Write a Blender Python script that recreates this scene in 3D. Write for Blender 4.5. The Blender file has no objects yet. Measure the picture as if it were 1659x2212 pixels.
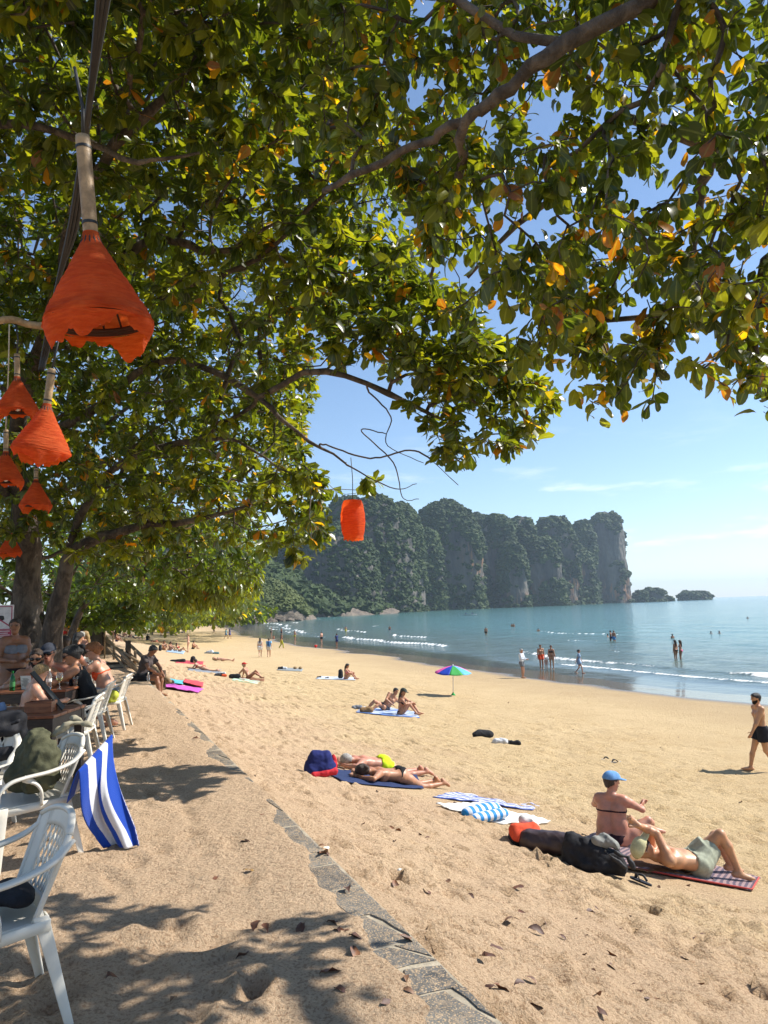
import bpy, math, random
import numpy as np
from mathutils import Vector, Matrix
R = math.radians
rng = np.random.default_rng(7)
random.seed(7)
scene = bpy.context.scene
COL = scene.collection

# ------------------------------------------------------------------ camera
CAM = np.array([0.0, 0.0, 4.7])          # sea level is z = 0, the terrace lies 1.6 m under the camera
W_, H_, F_ = 1659.0, 2212.0, 1555.0
PITCH, ROLL = R(7.62), R(1.95)
_f = np.array([0, math.cos(PITCH), math.sin(PITCH)])
_r0 = np.array([1.0, 0, 0]); _u0 = np.array([0, -math.sin(PITCH), math.cos(PITCH)])
_r = math.cos(ROLL)*_r0 - math.sin(ROLL)*_u0
_u = math.sin(ROLL)*_r0 + math.cos(ROLL)*_u0
cam_data = bpy.data.cameras.new('camera')
cam_data.sensor_fit = 'VERTICAL'; cam_data.sensor_height = 36.0
cam_data.lens = 36.0*F_/H_
cam_data.clip_start = 0.05; cam_data.clip_end = 30000
cam = bpy.data.objects.new('camera', cam_data); COL.objects.link(cam)
_m = Matrix.Identity(4)
for i in range(3):
    _m[i][0], _m[i][1], _m[i][2], _m[i][3] = _r[i], _u[i], -_f[i], CAM[i]
cam.matrix_world = _m
scene.camera = cam

# ------------------------------------------------------------------ sky and sun
SUN_EL, SUN_AZ = R(45), R(13)            # azimuth from +X towards +Y
sun_vec = Vector((math.cos(SUN_EL)*math.cos(SUN_AZ), math.cos(SUN_EL)*math.sin(SUN_AZ), math.sin(SUN_EL)))
world = bpy.data.worlds.new('World'); scene.world = world; world.use_nodes = True
wn = world.node_tree; wn.nodes.clear()
wo = wn.nodes.new('ShaderNodeOutputWorld'); bg = wn.nodes.new('ShaderNodeBackground')
sky = wn.nodes.new('ShaderNodeTexSky'); sky.sky_type = 'NISHITA'; sky.sun_disc = False
sky.sun_elevation = SUN_EL; sky.sun_rotation = R(90) - SUN_AZ
sky.altitude = 0; sky.air_density = 1.0; sky.dust_density = 0.15; sky.ozone_density = 3.0
bg.inputs['Strength'].default_value = 0.112
# small fair-weather clouds low over the horizon, all the way round
tc = wn.nodes.new('ShaderNodeTexCoord')
mp = wn.nodes.new('ShaderNodeMapping'); mp.inputs['Scale'].default_value = (6.5, 6.5, 34.0); mp.inputs['Location'].default_value = (3.1, 0.4, 2.3)
ns = wn.nodes.new('ShaderNodeTexNoise'); ns.inputs['Scale'].default_value = 1.0; ns.inputs['Detail'].default_value = 7; ns.inputs['Roughness'].default_value = 0.55
rp = wn.nodes.new('ShaderNodeMapRange'); rp.interpolation_type = 'SMOOTHSTEP'; rp.inputs['From Min'].default_value = 0.53; rp.inputs['From Max'].default_value = 0.68; rp.inputs['To Max'].default_value = 0.75
sx = wn.nodes.new('ShaderNodeSeparateXYZ')
band = wn.nodes.new('ShaderNodeFloatCurve')
cv = band.mapping.curves[0]
cv.points[0].location = (0.0, 0.25); cv.points[1].location = (1.0, 0.0)
for p in ((0.03, 0.8), (0.09, 0.9), (0.17, 0.35), (0.3, 0.0)): cv.points.new(*p)
band.mapping.update()
mul = wn.nodes.new('ShaderNodeMath'); mul.operation = 'MULTIPLY'
mixc = wn.nodes.new('ShaderNodeMixRGB'); mixc.inputs['Color2'].default_value = (7.6, 7.9, 8.3, 1)
L = wn.links.new
L(tc.outputs['Generated'], mp.inputs['Vector']); L(mp.outputs['Vector'], ns.inputs['Vector'])
L(ns.outputs['Fac'], rp.inputs['Value']); L(tc.outputs['Generated'], sx.inputs[0]); L(sx.outputs['Z'], band.inputs['Value'])
L(rp.outputs[0], mul.inputs[0]); L(band.outputs[0], mul.inputs[1]); L(mul.outputs[0], mixc.inputs['Fac'])
L(sky.outputs['Color'], mixc.inputs['Color1']); L(mixc.outputs['Color'], bg.inputs['Color']); L(bg.outputs[0], wo.inputs['Surface'])
sl = bpy.data.lights.new('sun', 'SUN'); sl.energy = 4.9; sl.angle = R(0.53); sl.color = (1.0, 0.95, 0.87)
sun = bpy.data.objects.new('sun', sl); COL.objects.link(sun)
sun.rotation_mode = 'QUATERNION'; sun.rotation_quaternion = sun_vec.to_track_quat('Z', 'Y')
sun.location = (40, 10, 40)
scene.view_settings.view_transform = 'Standard'; scene.view_settings.look = 'None'
scene.view_settings.gamma = 1.0; scene.view_settings.use_curve_mapping = False
scene.view_settings.exposure = 0.72
scene.cycles.use_denoising = True
scene.cycles.max_bounces = 8; scene.cycles.transparent_max_bounces = 8
scene.cycles.sample_clamp_indirect = 6.0
scene.cycles.volume_bounces = 0; scene.cycles.volume_max_steps = 64

# ------------------------------------------------------------------ helpers: picking, noise
def ray(px, py):
    return _f + _r*((px - W_/2)/F_) + _u*((H_/2 - py)/F_)
def at(px, py, Y):
    """a point of the place seen at (px, py) and standing Y metres ahead"""
    d = ray(px, py)
    return CAM + d*(Y/d[1])
def proj(P):
    d = np.asarray(P, float) - CAM
    z = d @ _f
    return np.stack([W_/2 + F_*(d @ _r)/z, H_/2 - F_*(d @ _u)/z, z], -1)
def us(X, Y):
    return (X - 1.64 + 0.415*Y)/1.0827, (Y - 0.415*(X - 1.64))/1.0827
def xy(s, u):
    return 1.64 + (u - 0.415*s)/1.0827, (0.415*u + s)/1.0827
WALL_DIR = np.array([-0.415, 1.0])/1.0827      # along the terrace edge, away from the camera
SEA_DIR = np.array([1.0, 0.415])/1.0827        # from the terrace edge to the sea
def _hash(ix, iy, iz, seed):
    h = (ix.astype(np.int64)*374761393 + iy.astype(np.int64)*668265263 + iz.astype(np.int64)*2147483647 + seed*1274126177) & 0xFFFFFFFF
    h = ((h ^ (h >> 13))*1274126177) & 0xFFFFFFFF
    h = h ^ (h >> 16)
    return (h & 0xFFFFFF)/float(0xFFFFFF)
def noise(x, y, z=None, seed=0):
    """value noise, -1..1"""
    x = np.asarray(x, float); y = np.asarray(y, float)
    z = np.zeros_like(x) if z is None else np.asarray(z, float)
    x0, y0, z0 = np.floor(x), np.floor(y), np.floor(z)
    fx, fy, fz = x - x0, y - y0, z - z0
    fx, fy, fz = (t*t*(3 - 2*t) for t in (fx, fy, fz))
    out = 0
    two = bool(np.any(fz))
    for dz in ((0, 1) if two else (0,)):
        wz = (fz if dz else 1 - fz) if two else 1.0
        for dy in (0, 1):
            wy = fy if dy else 1 - fy
            for dx in (0, 1):
                wx = fx if dx else 1 - fx
                out = out + wx*wy*wz*_hash(x0 + dx, y0 + dy, z0 + dz, seed)
    return out*2 - 1
def fbm(x, y, z=None, oct=4, seed=0, gain=0.5):
    a, s, out = 1.0, 1.0, 0.0
    for k in range(oct):
        out = out + a*noise(np.asarray(x)*s, np.asarray(y)*s, None if z is None else np.asarray(z)*s, seed + k*17)
        a *= gain; s *= 2.03
    return out
def sstep(a, b, x):
    t = np.clip((np.asarray(x, float) - a)/(b - a), 0, 1)
    return t*t*(3 - 2*t)

# ------------------------------------------------------------------ helpers: meshes, objects
def fast_mesh(name, V, F, smooth=True):
    V = np.asarray(V, np.float32); F = np.asarray(F, np.int32)
    me = bpy.data.meshes.new(name)
    k = F.shape[1]
    me.vertices.add(len(V)); me.vertices.foreach_set('co', V.ravel())
    me.loops.add(F.size); me.loops.foreach_set('vertex_index', F.ravel())
    me.polygons.add(len(F)); me.polygons.foreach_set('loop_start', np.arange(0, F.size, k, dtype=np.int32))
    me.update(calc_edges=True)
    me.polygons.foreach_set('use_smooth', np.full(len(F), smooth))
    return me
def set_float(me, name, vals):
    a = me.attributes.new(name, 'FLOAT', 'POINT'); a.data.foreach_set('value', np.asarray(vals, np.float32).ravel())
def set_color(me, name, vals):
    a = me.attributes.new(name, 'FLOAT_COLOR', 'POINT')
    v = np.ones((len(vals), 4), np.float32); v[:, :3] = vals
    a.data.foreach_set('color', v.ravel())
def link(name, me, mat=None, parent=None, loc=None, rz=None):
    o = bpy.data.objects.new(name, me); COL.objects.link(o)
    if mat is not None and me is not None and not me.materials: me.materials.append(mat)
    if parent is not None: o.parent = parent
    if loc is not None: o.location = [float(c) for c in loc]
    if rz is not None: o.rotation_euler = (0, 0, rz)
    return o
def tag(o, label=None, cat=None, group=None, kind=None):
    if label: o['label'] = label
    if cat: o['category'] = cat
    if group: o['group'] = group
    if kind: o['kind'] = kind
    return o
def empty(name, loc=(0, 0, 0), rz=0.0, label=None, cat=None, group=None):
    o = bpy.data.objects.new(name, None); COL.objects.link(o)
    o.empty_display_size = 0.1
    o.location = [float(c) for c in loc]; o.rotation_euler = (0, 0, rz)
    return tag(o, label, cat, group)
KIDS = {}
def copy_tree(o, parent=None):
    c = o.copy(); COL.objects.link(c)
    if parent is not None: c.parent = parent
    for ch in list(o.children): copy_tree(ch, c)
    return c
class MB:
    """collects shapes, builds ONE mesh object"""
    def __init__(s): s.v = []; s.f = []
    def add(s, V, F):
        n = len(s.v); s.v += [tuple(map(float, p)) for p in V]; s.f += [tuple(int(i) + n for i in q) for q in F]; return s
    def box(s, c, size, rot=None):
        hx, hy, hz = (t/2 for t in size)
        P = np.array([(x, y, z) for x in (-hx, hx) for y in (-hy, hy) for z in (-hz, hz)])
        if rot is not None: P = P @ np.array(rot).T
        P = P + np.asarray(c, float)
        return s.add(P, [(0, 1, 3, 2), (4, 6, 7, 5), (0, 4, 5, 1), (2, 3, 7, 6), (0, 2, 6, 4), (1, 5, 7, 3)])
    def tube(s, pts, rad, n=8, cap=True, flat=None, up=None):
        """swept tube; flat = (width, height) factors of the section, up = direction of its height"""
        P = np.asarray(pts, float); m = len(P)
        rad = np.full(m, rad, float) if np.isscalar(rad) else np.asarray(rad, float)
        T = np.gradient(P, axis=0); T /= np.linalg.norm(T, axis=1)[:, None] + 1e-12
        a = np.array(up if up is not None else ((0, 0, 1) if abs(T[0][2]) < 0.9 else (1, 0, 0)), float)
        fw, fh = flat if flat else (1, 1)
        ang = np.arange(n)*2*np.pi/n
        V = []
        for i in range(m):
            if up is None or i == 0:
                b = a - T[i]*(a @ T[i])
                if np.linalg.norm(b) < 1e-4: b = np.array([0, 1.0, 0]) - T[i]*T[i][1]
            else:
                b = np.array(up, float) - T[i]*(np.array(up, float) @ T[i])
                if np.linalg.norm(b) < 1e-4: b = a - T[i]*(a @ T[i])
            b /= np.linalg.norm(b) + 1e-12
            a = b; c = np.cross(T[i], b)
            ca, sa = np.cos(ang), np.sin(ang)
            if n == 8 and flat:      # rounded bar
                e = 0.45; ca, sa = np.sign(ca)*np.abs(ca)**e, np.sign(sa)*np.abs(sa)**e
            V += [P[i] + rad[i]*(fh*b*sa[j] + fw*c*ca[j]) for j in range(n)]
        Fq = [(i*n + j, i*n + (j + 1) % n, (i + 1)*n + (j + 1) % n, (i + 1)*n + j) for i in range(m - 1) for j in range(n)]
        if cap: Fq += [tuple(range(n))[::-1], tuple(range((m - 1)*n, m*n))]
        return s.add(V, Fq)
    def lathe(s, prof, n=16, c=(0, 0, 0), wob=None, cap=False):
        prof = list(prof); m = len(prof); V = []
        for i, (r, z) in enumerate(prof):
            for j in range(n):
                th = j*2*math.pi/n
                k = wob(i, th) if wob else 1
                V.append((c[0] + r*k*math.cos(th), c[1] + r*k*math.sin(th), c[2] + z))
        Fq = [(i*n + j, i*n + (j + 1) % n, (i + 1)*n + (j + 1) % n, (i + 1)*n + j) for i in range(m - 1) for j in range(n)]
        if cap: Fq += [tuple(range(n))[::-1], tuple(range((m - 1)*n, m*n))]
        return s.add(V, Fq)
    def sheet(s, fn, nu, nv):
        V = [fn(i/(nu - 1), j/(nv - 1)) for i in range(nu) for j in range(nv)]
        return s.add(V, [(i*nv + j, (i + 1)*nv + j, (i + 1)*nv + j + 1, i*nv + j + 1) for i in range(nu - 1) for j in range(nv - 1)])
    def mesh(s, name, smooth=True):
        me = bpy.data.meshes.new(name); me.from_pydata(s.v, [], s.f); me.update()
        if smooth: me.polygons.foreach_set('use_smooth', np.full(len(me.polygons), True))
        return me
    def build(s, name, mat, parent=None, smooth=True, solid=0, bevel=0, sub=0, loc=None):
        o = link(name, s.mesh(name, smooth), mat, parent, loc)
        if solid:
            m = o.modifiers.new('solid', 'SOLIDIFY'); m.thickness = solid; m.offset = 0
        if bevel:
            m = o.modifiers.new('bevel', 'BEVEL'); m.width = bevel; m.segments = 2; m.limit_method = 'ANGLE'
        if sub:
            m = o.modifiers.new('sub', 'SUBSURF'); m.levels = sub; m.render_levels = sub
        return o
def spline(pts, n=24):
    """Catmull-Rom through pts"""
    P = np.asarray(pts, float); P = np.vstack([2*P[0] - P[1], P, 2*P[-1] - P[-2]])
    m = len(P) - 3; out = []
    for t in np.linspace(0, m - 1e-6, n):
        i = int(t); f = t - i
        p0, p1, p2, p3 = P[i:i + 4]
        out.append(0.5*((2*p1) + (p2 - p0)*f + (2*p0 - 5*p1 + 4*p2 - p3)*f*f + (3*p1 - p0 - 3*p2 + p3)*f**3))
    return np.array(out)

# ------------------------------------------------------------------ helpers: materials
class NT:
    def __init__(s, name):
        s.m = bpy.data.materials.new(name); s.m.use_nodes = True
        s.t = s.m.node_tree; s.p = s.t.nodes['Principled BSDF']; s.out = s.t.nodes['Material Output']
    def n(s, typ, **kw):
        nd = s.t.nodes.new('ShaderNode' + typ)
        for k, v in kw.items():
            if k.startswith('_'): setattr(nd, k[1:], v)
            else:
                key = k.replace('__', ' ')
                if key in nd.inputs: s.set(nd.inputs[key], v)
        return nd
    def set(s, inp, v):
        if isinstance(v, bpy.types.NodeSocket): s.t.links.new(v, inp)
        elif isinstance(v, tuple) and len(v) == 3 and inp.type == 'RGBA': inp.default_value = (*v, 1)
        else: inp.default_value = v
    def P(s, **kw):
        for k, v in kw.items(): s.set(s.p.inputs[k.replace('__', ' ')], v)
        return s
    def math(s, op, a, b=0.0, clamp=False):
        nd = s.t.nodes.new('ShaderNodeMath'); nd.operation = op; nd.use_clamp = clamp
        s.set(nd.inputs[0], a); s.set(nd.inputs[1], b); return nd.outputs[0]
    def mix(s, f, a, b, mode='MIX'):
        nd = s.t.nodes.new('ShaderNodeMixRGB'); nd.blend_type = mode
        s.set(nd.inputs[0], f); s.set(nd.inputs[1], a); s.set(nd.inputs[2], b); return nd.outputs[0]
    def ramp(s, f, lo, hi, tmin=0.0, tmax=1.0):
        nd = s.t.nodes.new('ShaderNodeMapRange'); nd.interpolation_type = 'SMOOTHSTEP'
        s.set(nd.inputs[0], f); nd.inputs[1].default_value = lo; nd.inputs[2].default_value = hi
        nd.inputs[3].default_value = tmin; nd.inputs[4].default_value = tmax; return nd.outputs[0]
    def noise(s, scale, detail=3.0, rough=0.55, vec=None, dist=0.0):
        nd = s.t.nodes.new('ShaderNodeTexNoise'); nd.inputs['Scale'].default_value = scale
        nd.inputs['Detail'].default_value = detail; nd.inputs['Roughness'].default_value = rough; nd.inputs['Distortion'].default_value = dist
        if vec is not None: s.t.links.new(vec, nd.inputs['Vector'])
        return nd.outputs['Fac']
    def attr(s, name, out='Fac'):
        nd = s.t.nodes.new('ShaderNodeAttribute'); nd.attribute_name = name; return nd.outputs[out]
    def obj(s): return s.t.nodes.new('ShaderNodeTexCoord').outputs['Object']
    def gen(s): return s.t.nodes.new('ShaderNodeTexCoord').outputs['Generated']
    def pos(s): return s.t.nodes.new('ShaderNodeNewGeometry').outputs['Position']
    def rand(s): return s.t.nodes.new('ShaderNodeObjectInfo').outputs['Random']
    def scale(s, vec, k):
        nd = s.t.nodes.new('ShaderNodeMapping'); s.t.links.new(vec, nd.inputs[0]); nd.inputs['Scale'].default_value = k; return nd.outputs[0]
    def bump(s, h, strength=0.5, dist=0.02):
        nd = s.t.nodes.new('ShaderNodeBump'); nd.inputs['Strength'].default_value = strength; nd.inputs['Distance'].default_value = dist
        s.t.links.new(h, nd.inputs['Height']); s.t.links.new(nd.outputs[0], s.p.inputs['Normal']); return s
MATS = {}
def plain(name, col, rough=0.6, spec=0.5, var=0.12, scale=14.0, bump=0.0, metal=0.0, sheen=0.0, bscale=60.0):
    """a painted, moulded or woven surface with slight mottling"""
    if name in MATS: return MATS[name]
    t = NT(name); nz = t.noise(scale, 4, 0.6, t.obj())
    lo = tuple(c*(1 - var) for c in col); hi = tuple(min(1, c*(1 + var)) for c in col)
    t.P(Base__Color=t.mix(t.ramp(nz, 0.3, 0.7), lo, hi), Roughness=rough, Metallic=metal)
    t.p.inputs['Specular IOR Level'].default_value = spec
    if sheen: t.p.inputs['Sheen Weight'].default_value = sheen
    if bump: t.bump(t.noise(bscale, 4, 0.6, t.obj()), bump, 0.01)
    MATS[name] = t.m
    return t.m
# ================================================================== THE SETTING: sand, terrace edge, sea
_HU = -0.2 + np.array([-5, 0.2, 1, 2, 3, 4, 5, 6.3, 7.7, 10, 12.5, 15, 18, 22, 27, 32, 40, 60, 120], float)
_HH = np.array([1.62, 1.68, 2.02, 2.36, 2.66, 2.9, 3.1, 3.32, 3.5, 3.73, 3.93, 4.1, 4.26, 4.46, 4.67, 4.84, 5.1, 5.9, 8.0])
_uu = np.linspace(-5, 120, 5001)
_hh = np.interp(_uu, _HU, _HH)
_k = np.ones(41)/41; _hs = np.convolve(np.pad(_hh, 20, mode='edge'), _k, 'valid')
def shore(s):
    return 26.5 + 2.5*sstep(60, 130, s) + 20*sstep(110, 300, s) + 0.5*np.sin(np.asarray(s)*0.11) + 0.35*np.sin(np.asarray(s)*0.31 + 1)
def beach_z(u, s):
    ue = np.asarray(u)*np.where(np.asarray(u) > 4, 1 + (26.5/shore(s) - 1)*sstep(4, 20, u), 1.0)
    h = np.interp(ue, _uu, _hs)
    drop = 0.62*sstep(5, 20, s)
    return 4.7 - h - drop*np.exp(-np.maximum(u, 0)/2.2)
TERR = 3.1
def terr(s): return TERR - 0.25*sstep(12, 40, s)
def ground_z(X, Y):
    u, s = us(X, Y)
    return float(terr(s) if u < 0 else beach_z(u, s))
def ground(px, py):
    """where the sight line through (px, py) meets the sand"""
    d = ray(px, py); t = 1.0
    for _ in range(4000):
        p = CAM + d*t
        if p[2] <= ground_z(p[0], p[1]): break
        t *= 1.004
    for _ in range(30):
        a, b = t/1.004, t; m = (a + b)/2
        break
    lo, hi = t/1.004, t
    for _ in range(25):
        m = (lo + hi)/2; p = CAM + d*m
        if p[2] <= ground_z(p[0], p[1]): hi = m
        else: lo = m
    p = CAM + d*hi; p[2] = ground_z(p[0], p[1])
    return p
def axis_pts(a, b, d0, k, c):
    """points from a to b, spacing grows with the distance from c"""
    out = [a]
    while out[-1] < b: out.append(out[-1] + max(d0, k*abs(out[-1] - c)))
    out[-1] = b
    return np.array(out)
def dents(Z, S, U, n, s_rng, u_rng, seed, depth=(0.01, 0.035), size=(0.05, 0.12), mask=None):
    """footprints and scuffs: elongated hollows with a raised rim"""
    r = np.random.default_rng(seed)
    for k in range(n):
        t = r.random()
        s0 = s_rng[0] + (s_rng[1] - s_rng[0])*t**1.7; u0 = r.uniform(*u_rng)
        if mask is not None and r.random() > mask(s0, u0): continue
        a, b = r.uniform(*size)*1.6, r.uniform(*size)*0.8
        g = max(1.0, (s0 - 8)/14); a *= min(g, 2.0); b *= min(g, 2.0)
        i0, i1 = np.searchsorted(S, (s0 - 3*a, s0 + 3*a)); j0, j1 = np.searchsorted(U, (u0 - 3*a, u0 + 3*a))
        if i1 - i0 < 2 or j1 - j0 < 2: continue
        th = r.uniform(0, np.pi); c, sn = math.cos(th), math.sin(th)
        ds, du = S[i0:i1, None] - s0, U[None, j0:j1] - u0
        q = ((ds*c + du*sn)/a)**2 + ((-ds*sn + du*c)/b)**2
        Z[i0:i1, j0:j1] += r.uniform(*depth)*(-np.exp(-q*1.4) + 0.55*np.exp(-(np.sqrt(q) - 1.35)**2*5))
# ---- the beach
S = axis_pts(-4, 420, 0.045, 0.0085, 0.5); U = np.concatenate([[-0.02], axis_pts(0, 75, 0.045, 0.009, -1.3)])
SS, UU = np.meshgrid(S, U, indexing='ij')
Z = beach_z(UU, SS)
dist = np.hypot(SS, UU + 1.3)
churn = (sstep(0, 1.5, UU)*(1 - sstep(13, 19, UU + 1.5*noise(SS*0.2, UU*0.2, seed=5))))
near = 1 - sstep(30, 80, dist)
Z += (0.014*fbm(SS*1.1, UU*1.1, oct=4, seed=3)*(0.25 + churn) + 0.02*churn*np.abs(fbm(SS*3.1, UU*3.1, oct=3, seed=9)) + 0.011*churn*fbm(SS*8, UU*8, oct=2, seed=21))*near
Z += 0.012*noise(SS*0.35, UU*0.8, seed=4)*sstep(6, 16, UU)*near
_dm = lambda s, u: 0.95 if (u < 13 + 2*math.sin(s*0.4)) else 0.10
dents(Z, S, U, 10000, (0, 45), (0.1, 22), 11, depth=(0.022, 0.075), size=(0.045, 0.11), mask=_dm)
dents(Z, S, U, 3000, (0, 22), (0.05, 11), 12, depth=(0.012, 0.035), size=(0.03, 0.07))
rr_ = np.random.default_rng(77)
for k in range(26):
    s0, u0 = rr_.uniform(1, 30), rr_.uniform(1.0, 15); th = rr_.normal(0, 0.5) + (0 if rr_.random() < 0.6 else 1.5); L_ = rr_.uniform(4, 12); n_ = int(L_/0.62)
    for i in range(n_):
        a, b2 = s0 + math.cos(th)*i*0.62 + 0.08*rr_.normal(), u0 + math.sin(th)*i*0.62 + 0.10*(-1)**i
        i0, i1 = np.searchsorted(S, (a - 0.4, a + 0.4)); j0, j1 = np.searchsorted(U, (b2 - 0.4, b2 + 0.4))
        if i1 - i0 < 2 or j1 - j0 < 2: continue
        ds, du = S[i0:i1, None] - a, U[None, j0:j1] - b2; c, sn = math.cos(th), math.sin(th)
        q = ((ds*c + du*sn)/0.14)**2 + ((-ds*sn + du*c)/0.06)**2
        Z[i0:i1, j0:j1] += 0.05*(-np.exp(-q**1.5) + 0.5*np.exp(-(np.sqrt(q) - 1.4)**2*5))
# people have smoothed the sand where they spread their things
for px, py, rad in ((1400, 1875, 1.15), (1500, 1895, 0.9), (1260, 1842, 0.9), (830, 1685, 1.3), (1060, 1752, 1.0), (840, 1540, 1.3), (390, 1488, 1.8), (440, 1450, 1.5), (530, 1468, 1.6), (725, 1467, 1.6), (625, 1447, 1.6), (410, 1431, 2.0)):
    P = ground(px, py); u0, s0 = us(P[0], P[1]); q = np.hypot(SS - s0, UU - u0); m = 1 - sstep(rad*0.75, rad*1.15, q); Z = Z*(1 - m) + (beach_z(UU, SS) - 0.004)*m
XX, YY = xy(SS, UU)
ni, nj = SS.shape
idx = np.arange(ni*nj).reshape(ni, nj)
Fq = np.stack([idx[:-1, :-1], idx[:-1, 1:], idx[1:, 1:], idx[1:, :-1]], -1).reshape(-1, 4)[:, ::-1]
me = fast_mesh('beach', np.stack([XX, YY, Z], -1).reshape(-1, 3), Fq)
set_float(me, 'u', UU*26.5/shore(SS)); set_float(me, 's', SS)
t = NT('sand')
pos = t.pos(); ua = t.attr('u'); sa = t.attr('s')
grain = t.noise(140, 4, 0.75, pos); patch = t.noise(0.55, 5, 0.6, pos); mid = t.noise(9, 4, 0.65, pos); speck = t.noise(62, 2, 0.6, pos)
coarse = t.ramp(t.math('ADD', ua, t.math('MULTIPLY', t.math('SUBTRACT', patch, 0.5), 9.0)), 1.0, 8.0)
c0 = t.mix(t.ramp(patch, 0.3, 0.7), (0.505, 0.352, 0.222), (0.565, 0.402, 0.258))      # coarse pinkish sand under the trees
c1 = t.mix(t.ramp(patch, 0.3, 0.7), (0.51, 0.372, 0.19), (0.57, 0.427, 0.23))       # fine yellow sand of the open beach
base = t.mix(coarse, c0, c1)
base = t.mix(t.math('MULTIPLY', t.ramp(grain, 0.42, 0.70), 0.40), base, (0.80, 0.62, 0.42))
base = t.mix(t.math('MULTIPLY', t.ramp(speck, 0.50, 0.36), 0.55), base, (0.24, 0.13, 0.065))
base = t.mix(t.math('MULTIPLY', t.ramp(mid, 0.5, 0.85), 0.30), base, (0.27, 0.165, 0.08))
wet_in = t.math('ADD', ua, t.math('MULTIPLY', t.math('SUBTRACT', t.noise(0.12, 3, 0.5, pos), 0.5), 5.0))
damp = t.ramp(wet_in, 16.5, 22.5)
wet = t.ramp(wet_in, 23.2, 25.0)
base = t.mix(t.math('MULTIPLY', damp, 0.5), base, (0.37, 0.265, 0.15))
base = t.mix(wet, base, (0.15, 0.115, 0.075))
t.P(Base__Color=base, Roughness=t.math('SUBTRACT', 0.95, t.math('MULTIPLY', wet, 0.83)))
t.set(t.p.inputs['Specular IOR Level'], t.math('ADD', 0.15, t.math('MULTIPLY', wet, 0.55)))
dry = t.math('SUBTRACT', 1.0, wet)
hgt = t.math('MULTIPLY', t.math('ADD', t.math('MULTIPLY', grain, 0.35), t.math('ADD', mid, t.math('MULTIPLY', t.noise(30, 3, 0.6, pos), 0.5))), dry)
t.bump(hgt, 1.0, 0.05)
SAND = t.m
beach = link('beach', me, SAND); tag(beach, kind='structure')

# ---- the terrace: sand trodden over a retaining wall capped with slate
S2 = axis_pts(-4, 150, 0.04, 0.011, 0.5); U2 = -axis_pts(0.0, 40, 0.03, 0.02, 1.6)[::-1]
SS, UU = np.meshgrid(S2, U2, indexing='ij')
edge = sstep(-0.70, -0.42, UU + 0.10*fbm(SS*1.2, UU*1.2, oct=3, seed=31))
wid = np.interp(SS, [0, 2.5, 5.5, 6.6, 7.6, 8.6, 9.3, 10, 11, 14], [0.28, 0.23, 0.16, 0.08, 0.02, 0.09, 0.12, 0.04, 0.07, 0.03])
bare = sstep(-0.05, 0.05, UU + wid + 0.085*fbm(SS*2.2 + 3, UU*2.6, oct=4, seed=41))
Z = TERR + 0.012*fbm(SS*1.2, UU*1.2, oct=4, seed=33) + 0.010*np.abs(fbm(SS*2.6, UU*2.6, oct=3, seed=35)) + 0.004*fbm(SS*9, UU*9, oct=2, seed=36)
dents(Z, S2, U2, 2200, (0, 30), (-6, -0.1), 13, depth=(0.010, 0.034), size=(0.05, 0.11))
# long scuffed tracks along the walk
for k in range(9):
    c0 = -0.7 - 0.34*k + 0.15*math.sin(k*2.1); ph = k*1.7
    q = np.abs(UU - (c0 + 0.18*np.sin(SS*0.9 + ph) + 0.05*np.sin(SS*4.1 + ph)))
    Z -= 0.022*np.exp(-(q/0.05)**2)*sstep(0.1, 0.6, noise(SS*0.7 + k, SS*0, seed=50 + k))
Zs = TERR + 0.001 + 0.002*fbm(SS*14, UU*14, oct=2, seed=43)
Z = Z*(1 - edge) + edge*(Zs + (0.014 + 0.006*fbm(SS*6, UU*6, oct=2, seed=44))*(1 - bare) - 0.018*bare)
Z += terr(SS) - TERR
XX, YY = xy(SS, UU); ni, nj = SS.shape; idx = np.arange(ni*nj).reshape(ni, nj)
Fq = np.stack([idx[:-1, :-1], idx[:-1, 1:], idx[1:, 1:], idx[1:, :-1]], -1).reshape(-1, 4)[:, ::-1]
me = fast_mesh('terrace_sand', np.stack([XX, YY, Z], -1).reshape(-1, 3), Fq)
set_float(me, 'u', np.minimum(UU, 0)); set_float(me, 's', SS)
tag(link('terrace_sand', me, SAND), kind='structure')
# wall body (its mortar shows between the slates)
wall = empty('retaining_wall', (0, 0, 0), 0, 'low retaining wall edging the terrace, capped with dark slate half under sand', 'wall')
mb = MB()
V = []
sw = [-4, 12, 15, 18, 21, 24, 27, 30, 33, 36, 40, 150]
for s in sw:
    for u, z in ((-0.40, 1.2), (0.0, 1.2), (0.0, terr(s) - 0.003), (-0.40, terr(s) - 0.003)): V.append((*xy(s, u), float(z)))
n_ = len(sw)
mb.add(V, [(0, 1, 2, 3), (4*n_ - 1, 4*n_ - 2, 4*n_ - 3, 4*n_ - 4)] + [(4*i + j, 4*i + 4 + j, 4*i + 4 + (j + 1) % 4, 4*i + (j + 1) % 4) for i in range(n_ - 1) for j in range(4)])
mb.build('wall_body', plain('mortar', (0.36, 0.31, 0.23), 0.9, 0.2, 0.25, 9, 0.5), wall, smooth=False)
t = NT('slate'); ob = t.pos(); n1 = t.noise(7, 5, 0.65, ob, 0.6); n2 = t.noise(34, 4, 0.6, ob); n3 = t.noise(120, 2, 0.5, ob)
cc = t.mix(t.ramp(n1, 0.3, 0.72), (0.045, 0.046, 0.046), (0.125, 0.12, 0.108))
cc = t.mix(t.math('MULTIPLY', t.rand(), 0.45), cc, (0.26, 0.235, 0.19))
cc = t.mix(t.math('MULTIPLY', t.ramp(n3, 0.54, 0.64), 0.85), cc, (0.55, 0.38, 0.21))      # grains of sand left on the stone
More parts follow.
